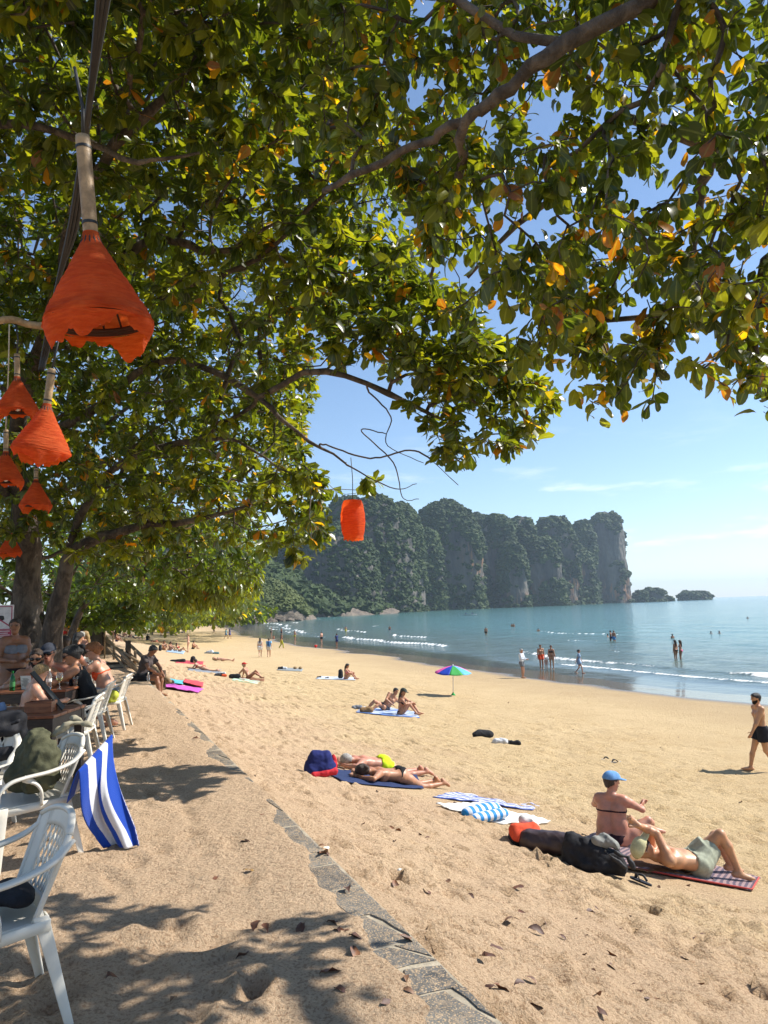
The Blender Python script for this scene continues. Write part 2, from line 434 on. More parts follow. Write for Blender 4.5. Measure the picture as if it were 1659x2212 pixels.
cc = t.mix(t.math('MULTIPLY', t.ramp(n2, 0.45, 0.72), 0.55), cc, (0.42, 0.30, 0.18))
t.P(Base__Color=cc, Roughness=0.62); t.bump(t.math('ADD', n1, t.math('MULTIPLY', n2, 0.4)), 0.6, 0.02)
SLATE = t.m
r = np.random.default_rng(5); s0 = 0.3
while s0 < 14:
    ln = r.uniform(0.20, 0.42); s1 = s0 + ln; g = 0.008
    sk0, sk1 = r.uniform(-0.07, 0.07, 2)
    quads = []
    if r.random() < 0.45:
        cu = r.uniform(-0.26, -0.13); cv_ = cu + r.uniform(-0.06, 0.06)
        quads = [[(s0, -0.39), (s0, cu), (s1, cv_), (s1, -0.39)], [(s0, cu), (s0 + sk0, -0.004), (s1 + sk0, -0.004), (s1, cv_)]]
    elif r.random() < 0.5:
        quads = [[(s0, -0.39), (s0 + sk0, -0.004), (s1, -0.12 + sk1), (s1, -0.39)], [(s0 + sk0 + 0.03, -0.004), (s1 + sk0, -0.004), (s1, -0.10 + sk1)]]
    else:
        quads = [[(s0, -0.39), (s0 + sk0, -0.004), (s1 + sk0, -0.004), (s1, -0.39)]]
    for q in quads:
        q = np.array(q); c = q.mean(0)
        # densify and roughen the outline, keep a joint
        out = []
        for a, b in zip(q, np.roll(q, -1, 0)):
            for f in (0, 0.35, 0.7): out.append(a + (b - a)*f)
        q = np.array(out); q = c + (q - c)*(1 - g/np.maximum(0.05, np.linalg.norm(q - c, axis=1)))[:, None] + r.normal(0, 0.005, q.shape)
        q[:, 1] = np.clip(q[:, 1], -0.395, -0.002)
        cx, cy = xy(*c); n = len(q); zt = TERR + r.uniform(0.001, 0.006); tilt = r.normal(0, 0.004, 2)
        V = []
        for z, k in ((TERR - 0.03, 1.0), (zt - 0.004, 1.0), (zt, 0.955)):
            for p in c + (q - c)*k:
                X, Y = xy(*p); V.append((X - cx, Y - cy, z + (tilt @ (p - c) if z > TERR - 0.02 else 0) - TERR))
        F = [tuple(range(2*n, 3*n))] + [(a*n + i, a*n + (i + 1) % n, (a + 1)*n + (i + 1) % n, (a + 1)*n + i) for a in (0, 1) for i in range(n)]
        MB().add(V, F).build('stone', SLATE, wall, smooth=False, loc=(cx, cy, float(terr(c[0]))))
    s0 = s1

# ---- the sea
def sea_axis(): return axis_pts(16, 9500, 0.16, 0.0075, 10)
ys = axis_pts(24, 60, 0.14, 0.0, 0); ys = np.concatenate([ys[:-1], axis_pts(60, 9500, 0.15, 0.0125, 45)])
tx = np.linspace(-0.95, 1.05, 460)
YY, TT = np.meshgrid(ys, tx, indexing='ij')
XX = TT*(YY + 6)
UU, SS = us(XX, YY)
UE = UU*26.5/shore(np.clip(SS, -50, 330))
res = np.maximum(np.gradient(ys)[:, None]*np.ones_like(TT), (tx[1] - tx[0])*(YY + 6))
Z = np.zeros_like(XX)
wob = 1.6*fbm(SS*0.035, UU*0.015, oct=3, seed=61) + 0.5*noise(SS*0.16, UU*0.05, seed=62)
for lam, amp, sd in ((9.5, 0.075, 1), (5.1, 0.035, 2), (2.4, 0.016, 3), (1.1, 0.008, 4)):
    ph = 2*np.pi*(UU + wob*lam*0.22 + 0.8*noise(SS*0.1, UU*0.08, seed=sd))/lam
    Z += amp*(np.sin(ph) + 0.25*np.sin(2*ph + 0.6))*np.clip(1.2 - res*2.5/lam, 0, 1)*(0.55 + 0.45*noise(SS*0.07, UU*0.07, seed=70 + sd))
Z += 0.02*fbm(XX*0.5, YY*0.5, oct=3, seed=75)*np.clip(1.1 - res, 0, 1)
calm = sstep(31, 42, UE); Z *= calm*0.9 + 0.1
def crest(u0, amp, w, sd, keep):
    c = u0 + 1.5*noise(SS*0.045, SS*0, seed=sd) + 0.5*noise(SS*0.21, SS*0, seed=sd + 1)
    q = UE - c; on = sstep(keep, keep + 0.35, noise(SS*0.055 + sd, SS*0, seed=sd + 2))
    return q, on, amp*on*np.where(q < 0, np.exp(-(q/(0.35*w))**2), np.exp(-(q/(1.6*w))**2))
foam = np.zeros_like(Z)
fn = 0.5 + 0.5*fbm(SS*1.7, UU*2.6, oct=3, seed=90)
for u0, amp, w, sd, keep, fw in ((33.2, 0.05, 0.8, 105, -0.6, 0.30), (36.5, 0.22, 0.8, 111, -0.75, 0.62), (43, 0.15, 0.9, 121, 0.20, 0.5), (52, 0.12, 1.1, 131, 0.45, 0.4), (64, 0.10, 1.2, 141, 0.6, 0.4)):
    q, on, z = crest(u0, amp, w, sd, keep); Z += z
    band = np.where(q < 0, np.exp(-(q/(1.0*fw))**2), np.exp(-(q/(0.35*fw))**2))
    foam = np.maximum(foam, on*band*(0.42 + 0.8*fn))
    foam = np.maximum(foam, on*0.42*np.exp(-((q + 1.3*fw)/(1.0*fw))**2)*fn)
Z = np.where(UE < 27.2, Z - 0.25*(27.2 - UE), Z)
keep = (UE > 25.4)
ni, nj = XX.shape; idx = np.arange(ni*nj).reshape(ni, nj)
Fq = np.stack([idx[:-1, :-1], idx[:-1, 1:], idx[1:, 1:], idx[1:, :-1]], -1).reshape(-1, 4)
Fq = Fq[keep.ravel()[Fq].any(1)]
used = np.unique(Fq); remap = np.full(ni*nj, -1); remap[used] = np.arange(len(used))
V = np.stack([XX, YY, Z], -1).reshape(-1, 3)[used]
me = fast_mesh('sea', V, remap[Fq])
set_float(me, 'u', UE.ravel()[used]); set_float(me, 'foam', foam.ravel()[used])
t = NT('sea_water'); pos = t.pos(); ua = t.attr('u'); fo = t.attr('foam')
far = t.ramp(ua, 33, 75); vfar = t.ramp(ua, 70, 520)
wc = t.mix(t.ramp(ua, 28, 34), (0.085, 0.068, 0.048), (0.105, 0.125, 0.090)); wc = t.mix(far, wc, (0.09, 0.21, 0.205))
wc = t.mix(vfar, wc, (0.075, 0.20, 0.225))
wc = t.mix(t.math('MULTIPLY', t.noise(0.02, 3, 0.6, pos), 0.35), wc, (0.06, 0.16, 0.17))
fm = t.math('MULTIPLY', t.ramp(t.math('ADD', fo, t.math('MULTIPLY', t.math('SUBTRACT', t.noise(3.2, 4, 0.65, pos), 0.5), 0.7)), 0.33, 0.62), 1.0, True)
base = t.mix(fm, wc, (0.80, 0.80, 0.76))
t.P(Base__Color=base, Roughness=t.math('ADD', 0.10, t.math('MULTIPLY', fm, 0.6)), IOR=1.333)
shal = t.ramp(ua, 30, 37, 0.06, 1.0)
wv = t.scale(pos, (0.75, 1.5, 1.0))
hh = t.math('MULTIPLY', t.math('ADD', t.noise(0.9, 5, 0.62, wv, 0.4), t.math('MULTIPLY', t.noise(0.16, 4, 0.6, wv), 3.0)), shal)
t.bump(hh, 0.55, 0.35)
tag(link('sea', me, t.m), kind='structure')
# sea bed and far land floor under everything
mb = MB().add([(-6000, -200, -4), (9600, -200, -4), (9600, 9600, -4), (-6000, 9600, -4)], [(0, 1, 2, 3)])
tag(mb.build('sea_bed', plain('sea_bed', (0.2, 0.17, 0.1), 0.9), smooth=False), kind='structure')
# ================================================================== cliffs, islets, wooded headland, haze
t = NT('limestone'); pos = t.pos(); n1 = t.noise(0.035, 6, 0.6, t.scale(pos, (1, 1, 0.25))); n2 = t.noise(0.16, 5, 0.65, t.scale(pos, (1, 1, 0.22))); n3 = t.noise(0.012, 3, 0.5, pos)
c = t.mix(t.ramp(n1, 0.35, 0.7), (0.042, 0.040, 0.036), (0.16, 0.142, 0.115))
c = t.mix(t.math('MULTIPLY', t.ramp(n2, 0.5, 0.72), 0.6), c, (0.055, 0.055, 0.05))
c = t.mix(t.math('MULTIPLY', t.ramp(n3, 0.56, 0.68), t.ramp(n2, 0.45, 0.6)), c, (0.30, 0.14, 0.06))
t.P(Base__Color=c, Roughness=0.9); t.bump(t.math('ADD', n1, n2), 0.9, 4.0)
ROCKFAR = t.m
def far_leaf(name, a, b):
    t = NT(name); pos = t.pos()
    t.P(Base__Color=t.mix(t.ramp(t.math('ADD', t.math('MULTIPLY', t.noise(0.045, 4, 0.6, pos), 0.6), t.math('MULTIPLY', t.noise(0.5, 3, 0.6, pos), 0.4)), 0.32, 0.68), a, b), Roughness=0.75)
    t.p.inputs['Specular IOR Level'].default_value = 0.2
    return t.m
FOREST = far_leaf('forest_leaves', (0.015, 0.030, 0.010), (0.060, 0.088, 0.022))
SCRUB = far_leaf('scrub_leaves', (0.040, 0.058, 0.018), (0.105, 0.125, 0.038))
def ico():
    p = (1 + 5**0.5)/2
    V = np.array([(-1, p, 0), (1, p, 0), (-1, -p, 0), (1, -p, 0), (0, -1, p), (0, 1, p), (0, -1, -p), (0, 1, -p), (p, 0, -1), (p, 0, 1), (-p, 0, -1), (-p, 0, 1)], float)
    V /= np.linalg.norm(V[0])
    F = [(0, 11, 5), (0, 5, 1), (0, 1, 7), (0, 7, 10), (0, 10, 11), (1, 5, 9), (5, 11, 4), (11, 10, 2), (10, 7, 6), (7, 1, 8), (3, 9, 4), (3, 4, 2), (3, 2, 6), (3, 6, 8), (3, 8, 9), (4, 9, 5), (2, 4, 11), (6, 2, 10), (8, 6, 7), (9, 8, 1)]
    def sub(V, F):
        V = list(map(tuple, V)); cache = {}; G = []
        def mid(a, b):
            k = (min(a, b), max(a, b))
            if k not in cache:
                m = (np.array(V[a]) + V[b]); m /= np.linalg.norm(m); V.append(tuple(m)); cache[k] = len(V) - 1
            return cache[k]
        for a, b, c in F:
            x, y, z = mid(a, b), mid(b, c), mid(c, a); G += [(a, x, z), (b, y, x), (c, z, y), (x, y, z)]
        return np.array(V), G
    V1, F1 = sub(V, F)
    return V1, np.array(F1)
ICO_V, ICO_F = ico()
def clumps(P, size, seed=0, jit=0.28, squash=0.8):
    """leafy crowns: a jagged ball at every point, joined"""
    r = np.random.default_rng(seed); n = len(P); m = len(ICO_V)
    V = ICO_V[None]*(1 + r.normal(0, jit, (n, m, 1)))
    V = V*np.asarray(size).reshape(-1, 1, 1)*np.array([1, 1, squash]) + P[:, None, :]
    F = ICO_F[None] + (np.arange(n)*m)[:, None, None]
    return V.reshape(-1, 3), F.reshape(-1, 3)
def tower(c, rx, ry, h, rot, seed, dome=0.35, foot=1.06, top=1.0, nth=120, nz=70):
    """a karst tower standing at c; returns vertices, quads, normals"""
    th = np.linspace(0, 2*np.pi, nth, endpoint=False); tt = np.linspace(0, 1, nz)
    T, A = np.meshgrid(tt, th, indexing='ij')
    prof = np.where(T < 1 - dome, 1.0, np.sqrt(np.clip(1 - ((T - 1 + dome)/dome)**2, 0, 1))**0.8)
    prof = prof*(foot + (top - foot)*np.clip(T/(1 - dome), 0, 1))
    e = 0.75
    ca, sa = np.sign(np.cos(A))*np.abs(np.cos(A))**e, np.sign(np.sin(A))*np.abs(np.sin(A))**e
    X, Y, Zz = rx*ca*prof, ry*sa*prof, h*np.sin(np.minimum(T*1.0, 1)*np.pi/2*0 + 0) + h*T
    lx, ly = X*0.05, Y*0.05
    d = 1 + 0.10*fbm(lx*0.8 + seed, ly*0.8, Zz*0.012, oct=3, seed=seed) + 0.06*np.abs(fbm(lx*3, ly*3 + seed, Zz*0.03, oct=3, seed=seed + 3)) + 0.03*fbm(lx*5, ly*5, Zz*0.2, oct=2, seed=seed + 8)
    X, Y = X*d, Y*d
    Zz = Zz*(1 + 0.05*fbm(lx, ly, oct=2, seed=seed + 5)*T)
    cr, sr = math.cos(rot), math.sin(rot)
    V = np.stack([c[0] + X*cr - Y*sr, c[1] + X*sr + Y*cr, c[2] + Zz - 1.5], -1)
    idx = np.arange(nz*nth).reshape(nz, nth); nx = np.roll(idx, -1, 1)
    F = np.stack([idx[:-1], nx[:-1], nx[1:], idx[1:]], -1).reshape(-1, 4)
    du = np.roll(V, -1, 1) - np.roll(V, 1, 1); dv = np.gradient(V, axis=0)
    N = np.cross(du, dv); N /= np.linalg.norm(N, axis=2, keepdims=True) + 1e-9
    return V, F, N
def vegetate(V, N, n, seed, lo, hi, green=0.0, up=0.25):
    """points for crowns: everywhere that is not sheer, and in patches on the face"""
    r = np.random.default_rng(seed); nz, nth = V.shape[:2]
    i = r.integers(0, nz, n*4); j = r.integers(0, nth, n*4)
    P, Q = V[i, j], N[i, j]
    f = fbm(P[:, 0]*0.035, P[:, 1]*0.035, P[:, 2]*0.02, oct=3, seed=seed)
    ok = (Q[:, 2] > up) | (f > 0.22 - green) | (P[:, 2] < 6 + 5*f)
    front = Q[:, 1] < 0.45                                  # the far side is never seen
    P = P[ok & front][:n]; s = r.uniform(lo, hi, len(P))
    P = P + r.normal(0, 1, P.shape)*(lo*0.25)
    return P, s
def cliff_pt(px, Y): return at(px, 1314 - (px - W_/2)*0.034, Y)[0]
def top_h(px, py, Y): return at(px, py, Y)[2]
towers = []
def add_tower(px, wpx, top_py, Y, ratio=1.0, **kw):
    X = cliff_pt(px, Y); rx = wpx/2*Y/F_
    h = top_h(px, top_py, Y)
    V, F, N = tower((X, Y + rx*ratio*0.6, 0), rx, rx*ratio, h*1.02 + 1.5, 0.12, int(px), **kw)
    towers.append((V, F, N, Y)); return V, N
massif = empty('limestone_cliff', (250, 950, 0), 0, 'long forested limestone cliff with rounded tops rising from the bay', 'cliff')
for a in ((690, 250, 1130, 660, 0.9, 0.6), (790, 210, 1066, 720, 0.8, 0.6), (876, 84, 1096, 790, 1.0, 0.45), (972, 150, 1088, 880, 0.8, 0.5), (930, 60, 1150, 850, 1.0, 0.5), (1048, 46, 1106, 1000, 1.2, 0.25),
          (1088, 60, 1114, 960, 1.0, 0.3), (1138, 66, 1126, 1010, 1.0, 0.35), (1182, 80, 1165, 1000, 0.8, 0.6), (1212, 84, 1112, 1090, 0.9, 0.45), (1112, 60, 1175, 940, 0.9, 0.6), (1272, 40, 1132, 1180, 1.2, 0.3), (1255, 70, 1185, 1120, 0.9, 0.6)):
    add_tower(a[0], a[1], a[2], a[3], a[4], dome=a[5])
for k, (V, F, N, Y) in enumerate(towers):
    link('rock_tower', fast_mesh('rock_tower', V.reshape(-1, 3), F), ROCKFAR, massif).matrix_parent_inverse = Matrix.Translation((-250, -950, 0))
PP, SZ = [], []
for k, (V, F, N, Y) in enumerate(towers):
    P, s = vegetate(V, N, 1700 if k < 4 else 760, 30 + k, 2.0*Y/900, 4.6*Y/900, green=0.50 if k < 2 else 0.38, up=0.22)
    PP.append(P); SZ.append(s)
V, F = clumps(np.concatenate(PP), np.concatenate(SZ), 3)
o = link('forest_cover', fast_mesh('forest_cover', V, F, False), FOREST, massif); o.matrix_parent_inverse = Matrix.Translation((-250, -950, 0)); tag(o, kind='stuff')
# the free-standing tower at the seaward end
V, N = add_tower(1327, 72, 1110, 1240, 1.1, dome=0.22, foot=1.12, top=0.92)
F = towers[-1][1]
pil = empty('rock_pillar', (V[..., 0].mean(), V[..., 1].mean(), 0), 0, 'sheer square-shouldered rock pillar with a wooded cap at the seaward end of the cliff', 'cliff')
inv = Matrix.Translation(-Vector(pil.location))
link('rock_face', fast_mesh('rock_face', V.reshape(-1, 3), F), ROCKFAR, pil).matrix_parent_inverse = inv
P, s = vegetate(V, N, 520, 77, 2.4, 5.0, green=-0.25, up=0.35)
Vc, Fc = clumps(P, s, 8)
o = link('forest_cover', fast_mesh('forest_cover', Vc, Fc, False), FOREST, pil); o.matrix_parent_inverse = inv; tag(o, kind='stuff')
def islet(px, wpx, top_py, Y, label, n, seed, ratio=0.8, dome=0.75):
    X = cliff_pt(px, Y); rx = wpx/2*Y/F_; h = top_h(px, top_py, Y)
    V, F, N = tower((X, Y, 0), rx, rx*ratio, h*0.9 + 1.5, 0.1, seed, dome=dome, foot=0.94, nth=60, nz=30)
    e = empty('rock_islet', (X, Y, 0), 0, label, 'islet', 'islets off the point'); inv = Matrix.Translation((-X, -Y, 0))
    link('rock_face', fast_mesh('rock_face', V.reshape(-1, 3), F), ROCKFAR, e).matrix_parent_inverse = inv
    P, s = vegetate(V, N, n, seed, 3.0, 5.5, green=0.1, up=0.3)
    Vc, Fc = clumps(P, s, seed); o = link('forest_cover', fast_mesh('forest_cover', Vc, Fc, False), FOREST, e); o.matrix_parent_inverse = inv; tag(o, kind='stuff')
islet(1384, 26, 1276, 1260, 'small green islet touching the foot of the rock pillar', 80, 201)
islet(1412, 42, 1271, 1270, 'taller bushy islet with a flat top next to the pillar', 120, 202, dome=0.45)
islet(1440, 20, 1290, 1280, 'tiny bare rock right of the bushy islet', 25, 203)
islet(1499, 60, 1277, 1420, 'low rounded green island standing alone on the right', 150, 204, dome=0.55)

# ---- wooded headland closing the beach on the left
def ridge(name, pts, depth, seed, label, nclump, leaf, lo, hi):
    """pts: (px, top py, Y) along its crest"""
    pts = np.array(pts, float); n = 90; m = 26
    q = spline(pts, n); V = np.zeros((m, n, 3))
    for i in range(n):
        top = at(q[i, 0], q[i, 1], q[i, 2]); b = math.hypot(top[0], top[1]); dr = np.array([top[0], top[1]])/b
        for j in range(m):
            a = j/(m - 1)*np.pi*0.80
            z = -2 + (top[2] + 2)*max(0, math.sin(a))**0.8
            off = -depth*math.cos(a)
            V[j, i] = (top[0] + dr[0]*off, top[1] + dr[1]*off, z)
    V += 0.06*depth*fbm(V[..., 0:1]*0.06 + np.array([0, 7, 13]), V[..., 1:2]*0.06 + np.array([3, 0, 5]), V[..., 2:3]*0.06, oct=3, seed=seed)
    idx = np.arange(n*m).reshape(m, n)
    F = np.stack([idx[:-1, :-1], idx[:-1, 1:], idx[1:, 1:], idx[1:, :-1]], -1).reshape(-1, 4)
    du = np.gradient(V, axis=1); dv = np.gradient(V, axis=0); N = np.cross(du, dv); N /= np.linalg.norm(N, axis=2, keepdims=True) + 1e-9
    hill = tag(link(name, fast_mesh(name, V.reshape(-1, 3), F), ROCKNEAR), kind='structure')
    r = np.random.default_rng(seed); i = r.integers(0, m, nclump*3); j = r.integers(0, n, nclump*3)
    P = V[i, j]; f = fbm(P[:, 0]*0.07, P[:, 1]*0.07, P[:, 2]*0.07, seed=seed)
    ok = (P[:, 2] > 4.5 + 3.0*f); P = P[ok][:nclump]
    Vc, Fc = clumps(P + r.normal(0, lo*0.3, P.shape), r.uniform(lo, hi, len(P)), seed, 0.33)
    tag(link('scrub', fast_mesh('scrub', Vc, Fc, False), leaf), label, 'scrub', kind='stuff')
t = NT('shore_rock'); pos = t.pos(); n1 = t.noise(0.35, 5, 0.65, pos, 0.8); n2 = t.noise(2.2, 4, 0.6, pos)
t.P(Base__Color=t.mix(t.ramp(n1, 0.3, 0.7), (0.06, 0.05, 0.04), (0.24, 0.19, 0.14)), Roughness=0.85); t.bump(t.math('ADD', n1, n2), 0.9, 0.8)
ROCKNEAR = t.m
ridge('headland', [(150, 1225, 330), (380, 1215, 330), (520, 1262, 345), (585, 1255, 385), (640, 1290, 400), (665, 1322, 410), (690, 1342, 415)], 24, 401, 'sunlit scrub covering the rocky headland at the end of the beach', 3600, SCRUB, 0.8, 2.0)
ridge('hill', [(250, 1150, 520), (480, 1180, 520), (560, 1215, 520), (620, 1240, 540), (700, 1290, 560), (790, 1310, 600), (860, 1322, 640)], 45, 402, 'dark woods at the foot of the cliff behind the headland', 2400, FOREST, 2.2, 5.0)
# boulders along the foot of the headland
r = np.random.default_rng(91)
rock_meshes = []
for k in range(5):
    V = ICO_V.copy(); G = ICO_F
    V = V*(1 + 0.28*fbm(V[:, 0:1]*1.7 + k*5, V[:, 1:2]*1.7, V[:, 2:3]*1.7, oct=3, seed=k))*np.array([1.3, 1.0, 0.62])
    me = fast_mesh('boulder', V, G, False); me.materials.append(ROCKNEAR); rock_meshes.append(me)
for k in range(70):
    px = r.uniform(385, 655); Y = 300 + 80*(px - 385)/270 + r.uniform(-14, 8)
    py = 1336 + 10*(1 - (px - 385)/270) + r.uniform(-6, 3)
    X = at(px, py, Y)[0]; z = max(-0.4, ground_z(X, Y))
    o = link('boulder', rock_meshes[k % 5], None, None, (X, Y, z + 0.4)); sc = r.uniform(1.0, 3.2); o.scale = (sc, sc, sc); o.rotation_euler = (r.normal(0, 0.3), r.normal(0, 0.3), r.uniform(0, 6.28))
    tag(o, 'dark tumbled boulder along the foot of the scrub headland', 'rock', 'boulders at the foot of the headland')
for px, Y, sc, lab in ((545, 310, 5.0, 'large pale block of rock at the near end of the headland'), (610, 385, 9.0, 'big dark undercut rock at the point of the headland'), (640, 392, 6.0, 'low dark rock furthest out at the headland point'), (575, 375, 7.5, 'dark cave-like rock under the headland scrub')):
    X = at(px, 1335, Y)[0]
    o = link('shore_rock', rock_meshes[int(px) % 5], None, None, (X, Y, 1.2)); o.scale = (sc, sc, sc*0.9); o.rotation_euler = (0, 0, px)
    tag(o, lab, 'rock')
# ---- haze
hz = MB().box((1500, 4300, 110), (9400, 10900, 236))
t = NT('haze'); t.t.nodes.remove(t.p)
pv = t.t.nodes.new('ShaderNodeVolumePrincipled'); pv.inputs['Density'].default_value = 0.00013; pv.inputs['Color'].default_value = (0.66, 0.83, 1.0, 1); pv.inputs['Anisotropy'].default_value = 0.2
t.t.links.new(pv.outputs[0], t.out.inputs['Volume'])
o = hz.build('haze', t.m, smooth=False); tag(o, 'thin blue sea haze lying over the whole bay', 'haze', kind='stuff')
# ================================================================== trees
def leaf_shape(kind=0, fold=0.18, curl=0.25, twist=0.0, lite=False):
    """obovate almond leaf, length 1 along +Y, upper face +Z; returns V, F(quads/tris as quads), rib"""
    ts = np.array([0.0, 0.12, 0.34, 0.56, 0.76, 0.92, 1.0])
    ws = [np.array([0.012, 0.05, 0.14, 0.225, 0.27, 0.18, 0.0]), np.array([0.012, 0.08, 0.19, 0.235, 0.20, 0.095, 0.0]), np.array([0.012, 0.05, 0.10, 0.125, 0.11, 0.055, 0.0]), np.array([0.012, 0.13, 0.26, 0.31, 0.27, 0.14, 0.0])][kind]
    if lite: ts, ws = ts[[0, 2, 4, 6]], ws[[0, 2, 4, 6]]
    V, rib = [], []
    for t, w in zip(ts, ws):
        z = -curl*t*t
        for sgn in (-1, 0, 1):
            wav = 0.025*math.sin(9*t + sgn*1.3)*(sgn != 0)
            x = sgn*w
            V.append((x, t - 0.10*curl*t*t, z + fold*abs(x) + wav + twist*x*t)); rib.append(1.0 if sgn == 0 else 0.0)
    F = []
    for i in range(len(ts) - 1):
        a = i*3
        F += [(a, a + 1, a + 4, a + 3), (a + 1, a + 2, a + 5, a + 4)]
    return np.array(V), np.array(F), np.array(rib)
def leaf_material(name, gloss=0.32, trans=0.46):
    t = NT(name); c = t.attr('leafcol', 'Color'); rib = t.attr('rib')
    nz = t.noise(26, 3, 0.6, t.pos())
    base = t.mix(t.math('MULTIPLY', t.ramp(nz, 0.45, 0.75), 0.35), c, (0.05, 0.06, 0.015))
    base = t.mix(t.math('MULTIPLY', t.ramp(rib, 0.82, 0.97), 0.35), base, (0.22, 0.26, 0.09))
    t.P(Base__Color=base, Roughness=gloss); t.p.inputs['Specular IOR Level'].default_value = 0.55
    tr = t.t.nodes.new('ShaderNodeBsdfTranslucent')
    tcol = t.mix(1.0, base, (3.9, 3.3, 0.6), 'MULTIPLY')
    t.t.links.new(tcol, tr.inputs['Color'])
    mx = t.t.nodes.new('ShaderNodeMixShader'); mx.inputs[0].default_value = trans
    t.t.links.new(t.p.outputs[0], mx.inputs[1]); t.t.links.new(tr.outputs[0], mx.inputs[2]); t.t.links.new(mx.outputs[0], t.out.inputs['Surface'])
    return t.m
LEAF = leaf_material('almond_leaf')
t = NT('bark'); ob = t.pos(); n1 = t.noise(9, 5, 0.65, t.scale(ob, (1, 1, 0.45)), 0.5); n2 = t.noise(48, 4, 0.6, ob); n3 = t.noise(3, 3, 0.5, ob)
cc = t.mix(t.ramp(n1, 0.35, 0.7), (0.045, 0.034, 0.026), (0.15, 0.115, 0.085))
cc = t.mix(t.math('MULTIPLY', t.ramp(n3, 0.55, 0.7), 0.45), cc, (0.22, 0.19, 0.155))
t.P(Base__Color=cc, Roughness=0.9); t.bump(t.math('ADD', n1, t.math('MULTIPLY', n2, 0.5)), 1.0, 0.03)
BARK = t.m
def in_poly(P, poly):
    x, y = P[:, 0], P[:, 1]; inside = np.zeros(len(P), bool); q = np.asarray(poly, float)
    for (x1, y1), (x2, y2) in zip(q, np.roll(q, -1, 0)):
        c = ((y1 > y) != (y2 > y)) & (x < (x2 - x1)*(y - y1)/(y2 - y1 + 1e-12) + x1); inside ^= c
    return inside
class Skeleton:
    def __init__(s): s.p = []; s.par = []; s.rmin = []; s.dist = []; s.limb = []
    def node(s, p, par, rmin=0.0, limb=0):
        s.p.append(np.asarray(p, float)); s.par.append(par); s.rmin.append(rmin); s.limb.append(limb)
        s.dist.append(0.0 if par < 0 else s.dist[par] + float(np.linalg.norm(s.p[-1] - s.p[par]))); return len(s.p) - 1
    def path(s, pts, start=-1, r0=0.1, r1=0.04, step=0.25, limb=1):
        pts = np.asarray(pts, float)
        if start >= 0: pts = np.vstack([s.p[start], pts])
        L_ = np.linalg.norm(np.diff(pts, axis=0), axis=1).sum(); n = max(3, int(L_/step))
        q = spline(pts, n); k = start
        for i in range(1 if start >= 0 else 0, n):
            f = i/(n - 1); jit = r_tree.normal(0, 0.012 if limb else 0.003, 3) if 0 < i < n - 1 else 0
            k = s.node(q[i] + jit, k, r0 + (r1 - r0)*f, limb)
        return k
    def nearest(s, p):
        return int(np.argmin(np.linalg.norm(np.array(s.p) - p, axis=1)))
    def grow(s, targets, step=0.22, wob=0.10, sag=0.05):
        """join every leafy tip to the closest wood, nearest tips first"""
        base = np.array(s.p); d = np.array([np.min(np.linalg.norm(base - t, axis=1)) for t in targets])
        tips = [None]*len(targets)
        A = np.zeros((len(base) + 40*len(targets), 3)); D = np.zeros(len(A)); n = len(base); A[:n] = base; D[:n] = s.dist
        for q in np.argsort(d):
            tg = targets[q]; c = np.linalg.norm(A[:n] - tg, axis=1) + 0.10*D[:n]
            k = int(np.argmin(c)); a = s.p[k]; L_ = np.linalg.norm(tg - a); m = max(2, int(L_/step) + 1)
            par = s.par[k]; dr = (a - s.p[par]) if par >= 0 else (tg - a); dr = dr/(np.linalg.norm(dr) + 1e-9)
            mid = a + (tg - a)*0.45 + dr*L_*0.14 + r_tree.normal(0, wob*L_, 3) + np.array([0, 0, -sag*L_])
            for i in range(1, m + 1):
                f = i/m; p = (1 - f)**2*a + 2*f*(1 - f)*mid + f*f*tg
                if i < m: p = p + r_tree.normal(0, 0.022*min(1, L_), 3)
                k = s.node(p, k); A[n] = p; D[n] = s.dist[-1]; n += 1
            tips[q] = k
        return tips
    def radii(s, tip=0.0045, expo=0.46):
        n = len(s.p); cnt = np.zeros(n); kids = [[] for _ in range(n)]
        for i, p in enumerate(s.par):
            if p >= 0: kids[p].append(i)
        for i in range(n - 1, -1, -1):
            if not kids[i]: cnt[i] = 1
            if s.par[i] >= 0: cnt[s.par[i]] += cnt[i]
        s.cnt, s.kids = cnt, kids
        s.rad = np.maximum(tip*cnt**expo, s.rmin)
        for i in range(n):
            if s.par[i] >= 0: s.rad[i] = min(s.rad[i], s.rad[s.par[i]]*1.02)
    def meshes(s, root_name, root, mat, thick=0.028, trunk_n=16):
        """thick wood as single limbs, thin wood joined as twigs"""
        n = len(s.p); used = np.zeros(n, bool); tw = MB(); nl = 0
        order = sorted([i for i in range(n) if s.par[i] < 0 or True], key=lambda i: (s.par[i] >= 0, -s.rad[i]))
        starts = [i for i in range(n) if s.par[i] < 0]
        stack = list(starts); first = True
        while stack:
            stack.sort(key=lambda i: s.rad[i]); i = stack.pop()
            chain = [s.par[i]] if s.par[i] >= 0 else []
            k = i
            while True:
                chain.append(k); ks = sorted(s.kids[k], key=lambda j: (-(s.limb[j] > 0) if s.limb[k] else 0, -s.rad[j], -s.cnt[j]))
                stack += ks[1:]
                if not ks: break
                k = ks[0]
            P = np.array([s.p[j] for j in chain]); rr = np.array([s.rad[j] for j in chain]); 
            if s.par[i] >= 0: rr[0] = rr[1] if len(rr) > 1 else rr[0]
            if len(P) < 2: continue
            rmax = rr.max()
            if s.par[i] < 0 or rmax > thick:
                q = MB(); nn = trunk_n if s.par[i] < 0 else 9
                # knobbly wood
                rr2 = rr*(1 + 0.06*r_tree.normal(0, 1, len(rr)))
                q.tube(P, rr2, nn); 
                q.build('trunk' if s.par[i] < 0 else 'limb', mat, root)
            else: tw.tube(P, np.maximum(rr, 0.0035), 5 if rmax > 0.012 else 4, cap=False)
